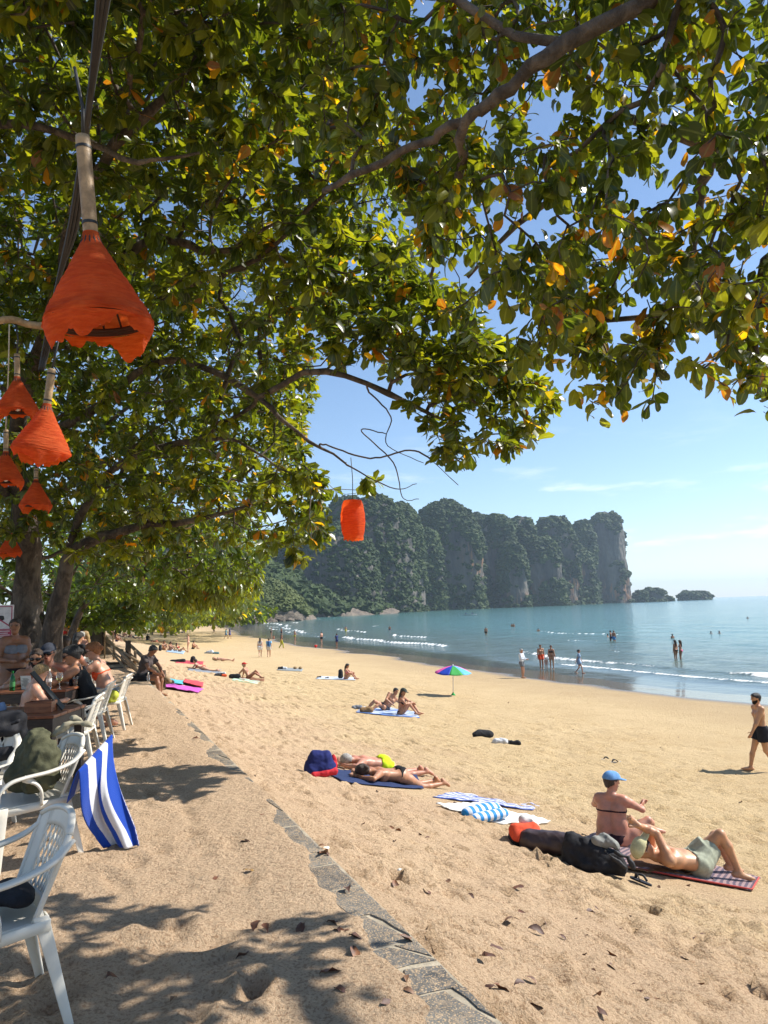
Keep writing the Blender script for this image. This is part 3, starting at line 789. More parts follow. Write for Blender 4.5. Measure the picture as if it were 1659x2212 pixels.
        o = tw.build('twigs', mat, root); tag(o, kind='stuff')
def rot_basis(y, z):
    y = y/(np.linalg.norm(y, axis=-1, keepdims=True) + 1e-9); x = np.cross(y, z); x /= np.linalg.norm(x, axis=-1, keepdims=True) + 1e-9
    z = np.cross(x, y); return np.stack([x, y, z], -1)          # columns
GREENS = np.array([(0.036, 0.056, 0.010), (0.050, 0.074, 0.011), (0.066, 0.092, 0.012), (0.088, 0.112, 0.013), (0.115, 0.135, 0.016), (0.038, 0.064, 0.016)])
AUTUMN = np.array([(0.36, 0.22, 0.012), (0.42, 0.27, 0.015), (0.32, 0.14, 0.012), (0.24, 0.19, 0.02), (0.20, 0.08, 0.02)])
def rosettes(tips, dirs, r, per=(7, 12), size=(0.11, 0.19), droop=0.25, autumn=0.06, back=0.10, upright=0.0):
    """leaves whorled round the twig ends: origins, bases (3x3), lengths, colours"""
    O, B, Ln, C, K = [], [], [], [], []
    up = np.array([0, 0, 1.0])
    for t, d in zip(tips, dirs):
        n = r.integers(*per); d = d/(np.linalg.norm(d) + 1e-9)
        a = np.cross(d, up); a = a/(np.linalg.norm(a) + 1e-6); b = np.cross(a, d); ph = r.uniform(0, 6.28)
        g = GREENS[r.integers(len(GREENS))]*r.uniform(0.8, 1.25)
        au = r.random() < autumn*1.3
        for i in range(n):
            th = ph + i*2.4 + r.normal(0, 0.25); el = r.uniform(0.05, 0.8)
            y = (a*math.cos(th) + b*math.sin(th))*math.cos(el) + d*math.sin(el) + up*(upright - droop) + r.normal(0, 0.14, 3)
            y /= np.linalg.norm(y)
            z = up*0.9 + d*0.35 + r.normal(0, 0.30, 3)
            if abs(z @ y)/np.linalg.norm(z) > 0.93: z = z + a*0.9
            L_ = r.uniform(*size)*(0.62 + 0.55*r.random())
            O.append(t - d*r.uniform(0, back) + y*0.012); B.append(rot_basis(y, z)); Ln.append(L_)
            if r.random() < (0.5 if au else autumn*0.6): C.append(AUTUMN[r.integers(len(AUTUMN))]*r.uniform(0.75, 1.15)); K.append(1)
            else: C.append(g*r.uniform(0.75, 1.3)); K.append(0)
    return np.array(O), np.array(B), np.array(Ln), np.array(C), np.array(K)
SHAPES = [leaf_shape(0, 0.20, 0.22), leaf_shape(0, 0.32, 0.40, 0.3), leaf_shape(0, 0.10, 0.08, -0.3), leaf_shape(1, 0.25, 0.30, 0.2), leaf_shape(1, 0.12, 0.5, -0.4)]
ROUND = [leaf_shape(3, 0.18, 0.15), leaf_shape(3, 0.30, 0.35, 0.3), leaf_shape(3, 0.10, -0.10, -0.3), leaf_shape(1, 0.25, 0.30, 0.2), leaf_shape(3, 0.22, 0.55, -0.4), leaf_shape(0, 0.15, 0.2)]
LITE = [leaf_shape(0, 0.20, 0.22, 0, True), leaf_shape(0, 0.32, 0.40, 0.3, True), leaf_shape(0, 0.10, 0.08, -0.3, True), leaf_shape(1, 0.2, 0.3, 0.2, True)]
LONG = [leaf_shape(2, 0.25, 0.5, 0.2, True), leaf_shape(2, 0.15, 0.3, -0.2, True)]
def foliage_mesh(name, O, B, Ln, C, shapes, r):
    V, F, rib, col = [], [], [], []; base = 0
    pick = r.integers(0, len(shapes), len(O))
    for k, (sv, sf, sr) in enumerate(shapes):
        m = pick == k; n = int(m.sum())
        if not n: continue
        v = np.einsum('nij,mj->nmi', B[m], sv)*Ln[m][:, None, None] + O[m][:, None, :]
        V.append(v.reshape(-1, 3)); F.append((sf[None] + (np.arange(n)*len(sv))[:, None, None] + base).reshape(-1, 4))
        rib.append(np.tile(sr, n)); col.append(np.repeat(C[m], len(sv), 0)); base += n*len(sv)
    me = fast_mesh(name, np.concatenate(V), np.concatenate(F)); set_float(me, 'rib', np.concatenate(rib)); set_color(me, 'leafcol', np.concatenate(col))
    return me
LEAF_MESH = {}
def leaf_mesh(shape, colour, shapes):
    k = (shape, tuple(np.round(colour, 3)), id(shapes))
    if k not in LEAF_MESH:
        v, f, rb = shapes[shape]; me = fast_mesh('leaf', v, f); set_float(me, 'rib', rb); set_color(me, 'leafcol', np.repeat(np.array([colour]), len(v), 0)); me.materials.append(LEAF)
        LEAF_MESH[k] = me
    return LEAF_MESH[k]
SINGLE_G = [tuple(g) for g in GREENS]; SINGLE_A = [tuple(a) for a in AUTUMN]
def dress(root, O, B, Ln, C, K, r, singles=300, shapes=None, occ=None):
    """the leaves that show largest become objects of their own, the rest one mass"""
    shapes = shapes or SHAPES
    if singles:
        q = proj(O + B[:, :, 1]*Ln[:, None]*0.5); inv = (q[:, 0] > 15) & (q[:, 0] < W_ - 15) & (q[:, 1] > 15) & (q[:, 1] < H_ - 15) & (q[:, 2] > 0.5)
        facing = np.abs(np.einsum('ni,ni->n', B[:, :, 2], (O - CAM)/np.linalg.norm(O - CAM, axis=1)[:, None]))
        size = np.where(inv, Ln/np.maximum(q[:, 2], 0.1)*(0.4 + facing), 0)
        big = np.argsort(-size)[:singles]
        for i in big:
            pal = SINGLE_A if K[i] else SINGLE_G
            c = pal[int(np.argmin(np.abs(np.array(pal) - C[i]).sum(1)))]
            o = link('leaf', leaf_mesh(int(r.integers(0, len(shapes))), c, shapes), None, root)
            m = Matrix.Identity(4)
            for a in range(3):
                for b in range(3): m[a][b] = B[i, a, b]*Ln[i]
                m[a][3] = O[i, a]
            o.matrix_local = m
        rest = np.ones(len(O), bool); rest[big] = False
    else: rest = np.ones(len(O), bool)
    near_ = np.linalg.norm(O - CAM, axis=1) < 7.2
    for m_, sh_ in ((rest & near_, shapes), (rest & ~near_, shapes if shapes is LONG else LITE)):
        if m_.any():
            me = foliage_mesh('foliage', O[m_], B[m_], Ln[m_], C[m_], sh_, r)
            tag(link('foliage', me, LEAF, root), kind='stuff')
def sample(poly, n, yf, r, jitter=1.0, hole=None):
    """tips spread through the part of a crown seen inside poly; yf(px, py) -> nearest and farthest distance"""
    q = np.asarray(poly, float); lo, hi = q.min(0), q.max(0); out = []
    while len(out) < n:
        P = r.uniform(lo, hi, (400, 2)); P = P[in_poly(P, poly)]
        for px, py in P:
            if hole is not None and hole(px, py, r): continue
            a, b = yf(px, py); out.append(at(px, py, r.uniform(a, b)))
            if len(out) == n: break
    return np.array(out)
def tip_dirs(sk, tips): return np.array([sk.p[k] - sk.p[sk.par[sk.par[k]] if sk.par[sk.par[k]] >= 0 else sk.par[k]] for k in tips])
def add_side_tips(sk, tips, r, frac=0.6):
    """second rosettes a little way back along the twigs"""
    P, D = [], []
    for k in tips:
        if r.random() < frac:
            j = sk.par[k]
            if j >= 0 and sk.rad[j] < 0.012:
                P.append(sk.p[j]); D.append(sk.p[k] - sk.p[j] + r.normal(0, 0.1, 3))
    return P, D
def thin_for_light(T, r, k=1.0):
    """the crown is open where the sun reaches the sandy walk"""
    h = T[:, 2] - TERR; sv = np.array(sun_vec); X = T[:, 0] - h*sv[0]/sv[2]; Y = T[:, 1] - h*sv[1]/sv[2]
    u_, s_ = us(X, Y); p = np.zeros(len(T))
    p[(s_ > 5.0) & (s_ < 10.5) & (u_ > -3.2) & (u_ < 9)] = 0.86
    p[(s_ <= 5.0) & (s_ > 1.5) & (u_ > -4) & (u_ < 0.3)] = 0.55
    p[(s_ <= 5.0) & (u_ >= 0.3) & (u_ < 6)] = 0.80
    return T[r.random(len(T)) >= p*k]
# ---------------- the near almond tree on the terrace (two trunks, crown over the tables)
r_tree = np.random.default_rng(21); r = r_tree
sk = Skeleton()
b0 = at(88, 1560, 12.0); b0[2] = TERR - 0.1
k0 = sk.path([b0, at(62, 1400, 12.0), at(58, 1290, 12.0), at(62, 1190, 11.9), at(48, 1090, 11.6)], -1, 0.26, 0.17)
k1 = sk.path([at(30, 960, 11.0), at(70, 800, 10.0), at(150, 640, 9.0), at(330, 520, 8.2), at(470, 545, 7.8), at(600, 480, 7.4)], k0, 0.15, 0.015)
km = sk.nearest(at(70, 800, 10.0))
sk.path([at(-60, 700, 9.0), at(-200, 560, 8.0), at(-150, 330, 7.0), at(20, 270, 6.4), at(170, 300, 6.2), at(300, 350, 6.0), at(430, 330, 5.9)], km, 0.09, 0.012)
sk.path([at(230, 700, 9.2), at(400, 620, 8.6), at(560, 560, 8.0), at(700, 420, 7.2)], sk.nearest(at(150, 640, 9.0)), 0.055, 0.012)
sk.path([at(150, 480, 7.6), at(260, 300, 6.6), at(420, 150, 6.0), at(520, -40, 5.5)], sk.nearest(at(150, 640, 9.0)), 0.055, 0.012)
sk.path([at(180, 900, 10.2), at(330, 785, 9.4), at(450, 800, 9.0), at(560, 862, 8.8), at(640, 935, 8.8), at(745, 1000, 8.9)], sk.nearest(at(30, 960, 11.0)), 0.075, 0.014)
kk = sk.nearest(at(560, 862, 8.8))
sk.path([at(680, 800, 8.4), at(790, 830, 8.2), at(900, 880, 8.2), at(990, 930, 8.2)], kk, 0.032, 0.010)
for pts in ([(800, 850, 8.3), (845, 900, 8.4), (835, 960, 8.4), (915, 1000, 8.4)], [(760, 1010, 8.9), (850, 1055, 8.8), (900, 1045, 8.7)], [(780, 930, 8.6), (850, 1000, 8.6), (870, 1075, 8.6), (905, 1078, 8.6)], [(700, 960, 8.8), (800, 990, 8.6), (900, 975, 8.5), (990, 1048, 8.4)]):
    sk.path([at(*p) for p in pts], sk.nearest(at(*pts[0])), 0.014, 0.003, 0.05, 0)
# second, leaning trunk
k2 = sk.path([at(100, 1500, 11.8), at(112, 1380, 11.6), at(128, 1290, 11.5), at(152, 1205, 11.4), at(200, 1165, 11.2), at(290, 1140, 11.0), at(430, 1122, 10.8), at(540, 1090, 10.6)], sk.nearest(at(80, 1545, 12.0)), 0.21, 0.02)
sk.path([at(180, 1100, 11.2), at(260, 1000, 10.8), at(380, 960, 10.2), at(500, 950, 9.8), at(600, 1010, 9.8)], sk.nearest(at(152, 1205, 11.4)), 0.07, 0.012)
sk.path([at(-60, 1020, 11.0), at(-200, 950, 10.6), at(-330, 900, 10)], k0, 0.10, 0.02)
yA = lambda px, py: (4.7 + 5.6*np.clip(py/1200, -0.2, 1), 7.6 + 6.0*np.clip(py/1200, -0.2, 1))
polyA = [(-420, -420), (700, -420), (800, 60), (870, 330), (900, 560), (800, 700), (700, 760), (650, 900), (690, 1060), (700, 1130), (600, 1200), (430, 1170), (240, 1230), (110, 1180), (-420, 1230)]
T = [sample(polyA, 2900, yA, r)]
T.append(sample([(0, 0), (720, 0), (820, 420), (700, 760), (640, 1000), (560, 1170), (240, 1200), (0, 1150)], 1800, lambda px, py: (8.5 + 4*py/1200, 14 + 2*py/1200), r))
polyS = [(830, 770), (1000, 740), (1120, 790), (1215, 830), (1170, 950), (1080, 985), (960, 1010), (930, 960), (900, 900)]
T.append(sample(polyS, 105, lambda px, py: (7.4, 8.8), r))
T.append(sample([(640, 560), (860, 540), (1020, 640), (1130, 790), (1000, 830), (860, 800), (720, 780)], 150, lambda px, py: (7.0, 8.8), r))
T.append(sample([(640, 1000), (730, 1040), (820, 1040), (800, 1085), (720, 1180), (640, 1220), (560, 1230), (540, 1150)], 70, lambda px, py: (8.6, 10.6), r))
T.append(sample([(820, 500), (1000, 640), (1120, 780), (960, 770), (840, 740), (760, 720)], 60, lambda px, py: (6.8, 8.6), r))
T = np.concatenate(T); q_ = proj(T); tipS = (q_[:, 0] > 640) & (q_[:, 1] > 560)
T = np.concatenate([thin_for_light(T[~tipS], r), T[tipS]]); q_ = proj(T)
T = T[~((np.abs(q_[:, 0] - 768) < 62) & (q_[:, 1] > 1058) & (q_[:, 1] < 1200) & (q_[:, 2] < 10.4))]      # an opening where the barrel lantern hangs
tips = sk.grow(T); sk.radii()
treeA = empty('almond_tree', b0, 0, 'big double-trunked almond tree whose crown roofs the terrace tables on the left', 'tree')
grp = Matrix.Translation(-Vector(b0))
_bl = link
sk.meshes('almond_tree', treeA, BARK)
P2, D2 = add_side_tips(sk, tips, r)
O, B, Ln, C, K = rosettes(list(T) + P2, list(tip_dirs(sk, tips)) + D2, r, per=(7, 12), size=(0.12, 0.215), droop=0.3, autumn=0.028)
dress(treeA, O, B, Ln, C, K, r, 300)
# ---------------- the almond tree whose branches reach in from the right
r_tree = np.random.default_rng(33); r = r_tree
sk = Skeleton()
bB = np.array([5.6, -1.6, 0.0]); bB[2] = ground_z(bB[0], bB[1]) - 0.1
kb = sk.path([bB, bB + (0.1, 0.2, 1.6), bB + (-0.1, 0.5, 3.4), bB + (-0.4, 1.0, 5.0)], -1, 0.30, 0.20)
LIMB = [at(1250, 82, 3.1), at(1090, 195, 3.25), at(1000, 262, 3.4), at(860, 335, 3.7), at(700, 412, 4.2)]
sk.path([at(2300, -700, 2.8), at(1750, -200, 2.9)] + LIMB, kb, 0.055, 0.017)
sk.path([at(2300, 100, 4.4), at(1900, 180, 4.6), at(1560, 330, 4.9), at(1512, 430, 5.1), at(1502, 520, 5.2), at(1400, 600, 5.3)], kb, 0.075, 0.014)
kx = sk.nearest(at(1250, 82, 3.1))
sk.path([at(1120, 70, 3.3), at(1040, 30, 3.4), at(900, -60, 3.4)], kx, 0.020, 0.008)
sk.path([at(1480, 640, 5.0), at(1330, 700, 5.0), at(1260, 640, 5.1)], sk.nearest(at(1502, 520, 5.2)), 0.03, 0.014)
kx = sk.nearest(at(1000, 262, 3.4)); sk.path([at(985, 380, 3.8), at(960, 480, 5.4), at(930, 600, 5.5)], kx, 0.035, 0.012)
sk.path([at(1340, 250, 4.9), at(1260, 380, 5.0), at(1120, 480, 5.2), at(1010, 600, 5.4)], sk.nearest(at(1560, 330, 4.9)), 0.04, 0.014)
sk.path([at(1800, 420, 4.0), at(1660, 560, 3.9), at(1630, 700, 4.0), at(1640, 850, 4.1)], sk.nearest(at(1900, 180, 4.6)), 0.05, 0.012)
yB = lambda px, py: (2.9 + 1.2*np.clip((1500 - px)/900, -0.3, 1), 4.7 + 1.2*np.clip((1500 - px)/900, -0.5, 1))
polyB = [(620, -260), (1780, -260), (1780, 640), (1500, 690), (1300, 700), (1150, 720), (1010, 620), (900, 480), (820, 380), (700, 280)]
T = [sample(polyB, 1420, yB, r)]
T.append(sample([(1180, 640), (1440, 660), (1440, 820), (1390, 900), (1300, 880), (1250, 850), (1210, 770)], 95, lambda a, b: (3.8, 5.2), r))
T.append(sample([(1440, 660), (1760, 600), (1760, 980), (1640, 930), (1560, 850), (1460, 760)], 105, lambda a, b: (3.2, 4.8), r))
T.append(sample([(1430, -200), (1780, -200), (1780, 360), (1560, 300)], 26, lambda a, b: (2.5, 3.3), r))
T.append(sample([(1780, -500), (2700, -500), (2700, 500), (1780, 640)], 60, lambda a, b: (2.4, 4.4), r))
T.append(sample([(900, 500), (1250, 560), (1265, 780), (1120, 800), (950, 700)], 150, lambda a, b: (3.8, 5.4), r))
T.append(sample([(600, -700), (1780, -700), (1780, -260), (600, -260)], 60, lambda a, b: (3.4, 5.0), r))
T = thin_for_light(np.concatenate(T), r, 0.86)
q_ = proj(T); lm = proj(spline(LIMB, 60)); dd = np.hypot(q_[:, None, 0] - lm[None, :, 0], q_[:, None, 1] - lm[None, :, 1]); jj = dd.argmin(1)
T = T[~((dd.min(1) < 75) & (q_[:, 2] < lm[jj, 2] + 0.12))]      # the limb is bare on its underside
tips = sk.grow(T, 0.18, 0.12, -0.10); sk.radii(0.0038)
treeB = empty('almond_tree', bB, 0, 'almond tree with yellowing leaves whose branches hang in from the upper right', 'tree')
sk.meshes('almond_tree', treeB, BARK, 0.022)
P2, D2 = add_side_tips(sk, tips, r, 0.7)
O, B, Ln, C, K = rosettes(list(T) + P2, list(tip_dirs(sk, tips)) + D2, r, per=(5, 9), size=(0.07, 0.128), droop=0.75, autumn=0.075, back=0.22)
dress(treeB, O, B, Ln, C, K, r, 300, ROUND)
for tr in (treeA, treeB):
    for ch in tr.children: ch.matrix_parent_inverse = Matrix.Translation(-Vector(tr.location))
# ---------------- trees further along the beach
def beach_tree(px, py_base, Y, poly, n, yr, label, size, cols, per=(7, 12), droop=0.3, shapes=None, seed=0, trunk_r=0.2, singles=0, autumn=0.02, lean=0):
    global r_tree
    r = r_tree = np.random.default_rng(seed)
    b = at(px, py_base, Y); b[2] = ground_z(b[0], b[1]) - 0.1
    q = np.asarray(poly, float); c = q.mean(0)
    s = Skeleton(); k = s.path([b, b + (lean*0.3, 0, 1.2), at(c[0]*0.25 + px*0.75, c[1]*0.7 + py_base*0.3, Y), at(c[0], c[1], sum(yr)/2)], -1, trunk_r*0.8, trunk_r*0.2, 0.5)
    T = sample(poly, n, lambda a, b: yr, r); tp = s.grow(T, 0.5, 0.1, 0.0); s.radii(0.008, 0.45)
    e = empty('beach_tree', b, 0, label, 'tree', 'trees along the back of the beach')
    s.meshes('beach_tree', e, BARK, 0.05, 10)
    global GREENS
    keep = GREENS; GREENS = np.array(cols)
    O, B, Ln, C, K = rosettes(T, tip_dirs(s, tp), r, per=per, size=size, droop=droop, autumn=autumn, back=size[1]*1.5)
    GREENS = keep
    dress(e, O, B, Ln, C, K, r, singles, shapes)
    for ch in e.children: ch.matrix_parent_inverse = Matrix.Translation(-Vector(b))
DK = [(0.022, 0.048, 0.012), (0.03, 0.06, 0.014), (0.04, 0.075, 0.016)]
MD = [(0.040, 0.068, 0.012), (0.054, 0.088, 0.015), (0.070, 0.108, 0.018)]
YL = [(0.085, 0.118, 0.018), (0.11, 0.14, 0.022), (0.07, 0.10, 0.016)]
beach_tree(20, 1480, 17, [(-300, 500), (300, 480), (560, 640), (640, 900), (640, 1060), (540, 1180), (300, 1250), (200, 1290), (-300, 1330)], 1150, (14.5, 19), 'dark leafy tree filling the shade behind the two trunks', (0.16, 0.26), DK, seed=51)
beach_tree(150, 1440, 22, [(180, 1080), (420, 1090), (560, 1150), (600, 1210), (540, 1250), (430, 1262), (330, 1290), (180, 1300)], 520, (18, 24), 'mid green tree with drooping leaves over the back of the beach', (0.17, 0.28), MD, droop=0.7, seed=52)
beach_tree(170, 1430, 30, [(330, 1190), (480, 1200), (575, 1235), (560, 1280), (480, 1300), (400, 1310), (320, 1300)], 420, (25, 30), 'pale yellow green tree with long hanging leaves at the edge of the sand', (0.30, 0.48), YL, droop=1.1, shapes=LONG, per=(9, 15), seed=53, trunk_r=0.16)
beach_tree(205, 1395, 48, [(200, 1240), (350, 1250), (440, 1290), (400, 1335), (300, 1345), (190, 1335)], 420, (34, 44), 'low glossy green tree spreading over the sunbathers', (0.30, 0.45), MD, seed=54, trunk_r=0.15)
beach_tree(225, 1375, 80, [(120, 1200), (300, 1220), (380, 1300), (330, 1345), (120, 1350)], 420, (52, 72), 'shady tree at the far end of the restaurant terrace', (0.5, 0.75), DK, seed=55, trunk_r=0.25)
beach_tree(330, 1358, 170, [(330, 1230), (470, 1240), (560, 1300), (520, 1335), (420, 1345), (330, 1345)], 460, (105, 150), 'bright bushy tree where the sand meets the rocks', (0.9, 1.4), YL, seed=56, trunk_r=0.3)
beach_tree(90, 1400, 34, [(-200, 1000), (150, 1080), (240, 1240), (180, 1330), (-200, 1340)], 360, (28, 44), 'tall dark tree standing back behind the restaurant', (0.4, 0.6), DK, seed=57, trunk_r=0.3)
beach_tree(150, 1420, 32, [(120, 1230), (260, 1240), (330, 1300), (310, 1346), (230, 1358), (120, 1358)], 560, (27, 36), 'leafy bush overhanging the blue parasol', (0.26, 0.42), MD, seed=58, trunk_r=0.12)
beach_tree(250, 1372, 95, [(230, 1270), (380, 1280), (470, 1310), (440, 1352), (330, 1360), (230, 1360)], 460, (85, 110), 'yellow green hedge of bushes behind the crowd of sunbathers', (0.7, 1.1), YL, seed=59, trunk_r=0.15)
beach_tree(330, 1362, 150, [(300, 1270), (480, 1270), (600, 1320), (560, 1342), (420, 1350), (300, 1352)], 420, (140, 190), 'olive bushes between the beach trees and the headland rocks', (1.1, 1.7), MD, seed=60, trunk_r=0.2)
# ================================================================== people: one continuous implicit surface per body
V3 = lambda *a: np.array(a, float)
def unit(v): v = np.asarray(v, float); return v/(np.linalg.norm(v) + 1e-9)
def surface_nets(D, org, h):
    """mesh of the zero level of the field D"""
    ins = D < 0
    nx, ny, nz = D.shape
    c = np.zeros((nx - 1, ny - 1, nz - 1), np.int8)
    for dx in (0, 1):
        for dy in (0, 1):
            for dz in (0, 1): c += ins[dx:nx - 1 + dx, dy:ny - 1 + dy, dz:nz - 1 + dz]
    cell = np.argwhere((c > 0) & (c < 8))
    if len(cell) == 0: return np.zeros((0, 3)), np.zeros((0, 4), int)
    acc = np.zeros((len(cell), 3)); cnt = np.zeros(len(cell))
    i, j, k = cell.T
    cor = [(a, b, d) for a in (0, 1) for b in (0, 1) for d in (0, 1)]
    for a in range(8):
        for b in range(a + 1, 8):
            ca, cb = np.array(cor[a]), np.array(cor[b])
            if np.abs(ca - cb).sum() != 1: continue
            va = D[i + ca[0], j + ca[1], k + ca[2]]; vb = D[i + cb[0], j + cb[1], k + cb[2]]
            m = (va < 0) != (vb < 0)
            t = np.where(m, va/(va - vb + 1e-12), 0)
            acc[m] += ca + (cb - ca)*t[m, None]; cnt[m] += 1
    V = (cell + acc/cnt[:, None])*h + org
    ids = np.full(c.shape, -1, np.int64); ids[i, j, k] = np.arange(len(cell))
    F = []
    for ax in range(3):
        sl = [slice(1, -1)]*3; s0, s1 = list(sl), list(sl); s0[ax] = slice(0, D.shape[ax] - 1); s1[ax] = slice(1, D.shape[ax])
        a, b = ins[tuple(s0)], ins[tuple(s1)]
        e = np.argwhere(a != b)
        if not len(e): continue
        flip = a[tuple(e.T)]
        e = e + np.array([0 if q == ax else 1 for q in range(3)])
        o1, o2 = [q for q in range(3) if q != ax]
        d1, d2 = np.zeros(3, int), np.zeros(3, int); d1[o1] = 1; d2[o2] = 1
        q = np.stack([ids[tuple((e - d1 - d2).T)], ids[tuple((e - d2).T)], ids[tuple(e.T)], ids[tuple((e - d1).T)]], 1)
        if ax == 1: flip = ~flip
        q = np.where(flip[:, None], q, q[:, ::-1]); F.append(q)
    return V, np.concatenate(F)
class Field:
    """signed-distance field made of tapered, blended capsules"""
    def __init__(s, lo, hi, h):
        s.h = h; s.lo = np.asarray(lo, float) - 2.5*h; n = np.ceil((np.asarray(hi) - s.lo)/h).astype(int) + 3
        s.D = np.full(n, 0.5, np.float32); s.ax = [s.lo[i] + np.arange(n[i])*h for i in range(3)]
    def win(s, lo, hi):
        out = []
        for i in range(3):
            a = int(np.clip(np.floor((lo[i] - s.lo[i])/s.h), 0, s.D.shape[i])); b = int(np.clip(np.ceil((hi[i] - s.lo[i])/s.h) + 1, 0, s.D.shape[i])); out.append(slice(a, b))
        return tuple(out)
    def cone(s, a, b, ra, rb, k=0.03, n=None, kf=1.0, grow=0.0, cut=None, sub=False):
        a, b = np.asarray(a, float), np.asarray(b, float); ra, rb = ra + grow, rb + grow
        m = max(ra, rb) + k + 3*s.h
        w = s.win(np.minimum(a, b) - m, np.maximum(a, b) + m)
        if any(q.stop - q.start < 1 for q in w): return
        X, Y, Zz = np.meshgrid(*(s.ax[i][w[i]] for i in range(3)), indexing='ij')
        P = np.stack([X - a[0], Y - a[1], Zz - a[2]], -1)
        ab = b - a; L2 = ab @ ab
        if n is not None:
            n = unit(n); P = P + n*((P @ n)[..., None])*(kf - 1)
            if L2 > 0: ab = ab + n*((ab @ n)*(kf - 1)); L2 = ab @ ab
        t = np.clip((P @ ab)/L2, 0, 1) if L2 > 1e-12 else np.zeros(P.shape[:3])
        d = np.linalg.norm(P - t[..., None]*ab, axis=-1) - (ra + (rb - ra)*t)
        if n is not None: d = d/max(1.0, kf**0.5)
        if cut is not None:
            cp, cn = cut; d = np.maximum(d, (X - cp[0])*cn[0] + (Y - cp[1])*cn[1] + (Zz - cp[2])*cn[2])
        o = s.D[w]
        if sub: s.D[w] = np.maximum(o, -d); return
        hh = np.clip(k - np.abs(o - d), 0, None)/k if k > 0 else 0
        s.D[w] = (np.minimum(o, d) - hh*hh*k*0.25)
    def coords(s): return np.meshgrid(*s.ax, indexing='ij')
    def mesh(s): return surface_nets(s.D, s.lo, s.h)
def ik(a, c, la, lb, pole):
    """middle joint of a two-bone chain from a to c"""
    d = c - a; L_ = np.linalg.norm(d); L2 = min(L_, (la + lb)*0.999)
    if L_ > L2: c = a + d*(L2/L_)
    x = (la*la - lb*lb + L2*L2)/(2*L2); y = math.sqrt(max(0, la*la - x*x)); u_ = unit(d)
    p = np.asarray(pole, float); p = unit(p - u_*(p @ u_))
    return a + u_*x + p*y, c
class Body:
    """joints of a 1.75 m figure, local frame facing +Y, right hand +X"""
    def __init__(s, pelvis, spine=(0, 0, 1), front=(0, 1, 0), pup=None, pfront=None, face=None, head_up=None, wr=None, ank=None, elb=None, kne=None, toe=None, sex='m', fat=1.0, hand=None):
        s.sex, s.fat = sex, fat
        s.pel = V3(*pelvis); s.sp = unit(spine); s.fr = unit(np.asarray(front, float) - s.sp*(np.asarray(front, float) @ s.sp))
        s.pu = unit(pup if pup is not None else s.sp); pf = np.asarray(pfront if pfront is not None else s.fr, float); s.pf = unit(pf - s.pu*(pf @ s.pu))
        s.rt = np.cross(s.fr, s.sp); s.prt = np.cross(s.pf, s.pu)
        s.waist = s.pel + s.pu*0.15; s.chest = s.waist + unit(s.pu + s.sp)*0.07 + s.sp*0.11; s.neck = s.chest + s.sp*0.18
        sw = 0.185 if sex == 'm' else 0.160
        s.sh = [s.chest + s.sp*0.125 + s.rt*sg*sw for sg in (-1, 1)]
        s.hip = [s.pel - s.pu*0.02 + s.prt*sg*(0.092 if sex == 'm' else 0.098) for sg in (-1, 1)]
        s.hu = unit(head_up if head_up is not None else s.sp); fc = np.asarray(face if face is not None else s.fr, float); s.hf = unit(fc - s.hu*(fc @ s.hu))
        s.hr = np.cross(s.hf, s.hu); s.hc = s.neck + unit(s.hu + s.sp*0.5)*0.155 + s.hf*0.015
        s.el, s.wr, s.kn, s.an = [], [], [], []
        for i in (0, 1):
            w = V3(*wr[i]); e, w = ik(s.sh[i], w, 0.285, 0.255, elb[i] if elb else -s.fr); s.el.append(e); s.wr.append(w)
            a = V3(*ank[i]); kk, a = ik(s.hip[i], a, 0.43, 0.42, kne[i] if kne else s.pf); s.kn.append(kk); s.an.append(a)
        s.toe = [V3(*q) for q in toe] if toe else [s.an[i] + V3(0.02*(-1, 1)[i], 0.18, -0.055) for i in (0, 1)]
        s.hand = hand
    def torso(s, f, grow=0.0, k=0.045):
        m = s.sex == 'm'; F = s.fat; n = s.fr; w = s.prt
        for i, sg in ((0, -1), (1, 1)):
            f.cone(s.hip[i] + s.pu*0.05, s.waist + w*sg*0.062*F, 0.098 if m else 0.105, 0.080*F, k, s.pf, 1.12, grow)
            f.cone(s.waist + s.rt*sg*0.062*F, s.chest + s.rt*sg*0.085, 0.082*F, 0.102 if m else 0.088, k, n, 1.2, grow)
            f.cone(s.chest + s.rt*sg*0.085, s.sh[i] - s.rt*sg*0.03, 0.098 if m else 0.085, 0.062 if m else 0.054, k, n, 1.15, grow)
            f.cone(s.neck - s.sp*0.02 + s.rt*sg*0.02, s.sh[i] + s.sp*0.005, 0.052, 0.045, k, None, 1, grow)      # trapezius
            f.cone(s.pel - s.pf*0.055 + s.prt*sg*0.065 - s.pu*0.02, s.pel - s.pf*0.055 + s.prt*sg*0.065 - s.pu*0.03, 0.09, 0.09, k, None, 1, grow)   # seat
            f.cone(s.chest + s.fr*0.062 + s.rt*sg*0.075 - s.sp*0.0, s.chest + s.fr*0.062 + s.rt*sg*0.07 - s.sp*0.02, 0.055 if m else 0.068, 0.05 if m else 0.066, k*0.8, None, 1, grow)
        f.cone(s.waist + s.fr*0.03*F, s.chest, 0.088*F, 0.10, k, n, 1.15, grow)
        if F > 1.1: f.cone(s.waist + s.fr*0.05*F - s.pu*0.05, s.waist + s.fr*0.05*F + s.pu*0.05, 0.10*F, 0.09*F, k, None, 1, grow)
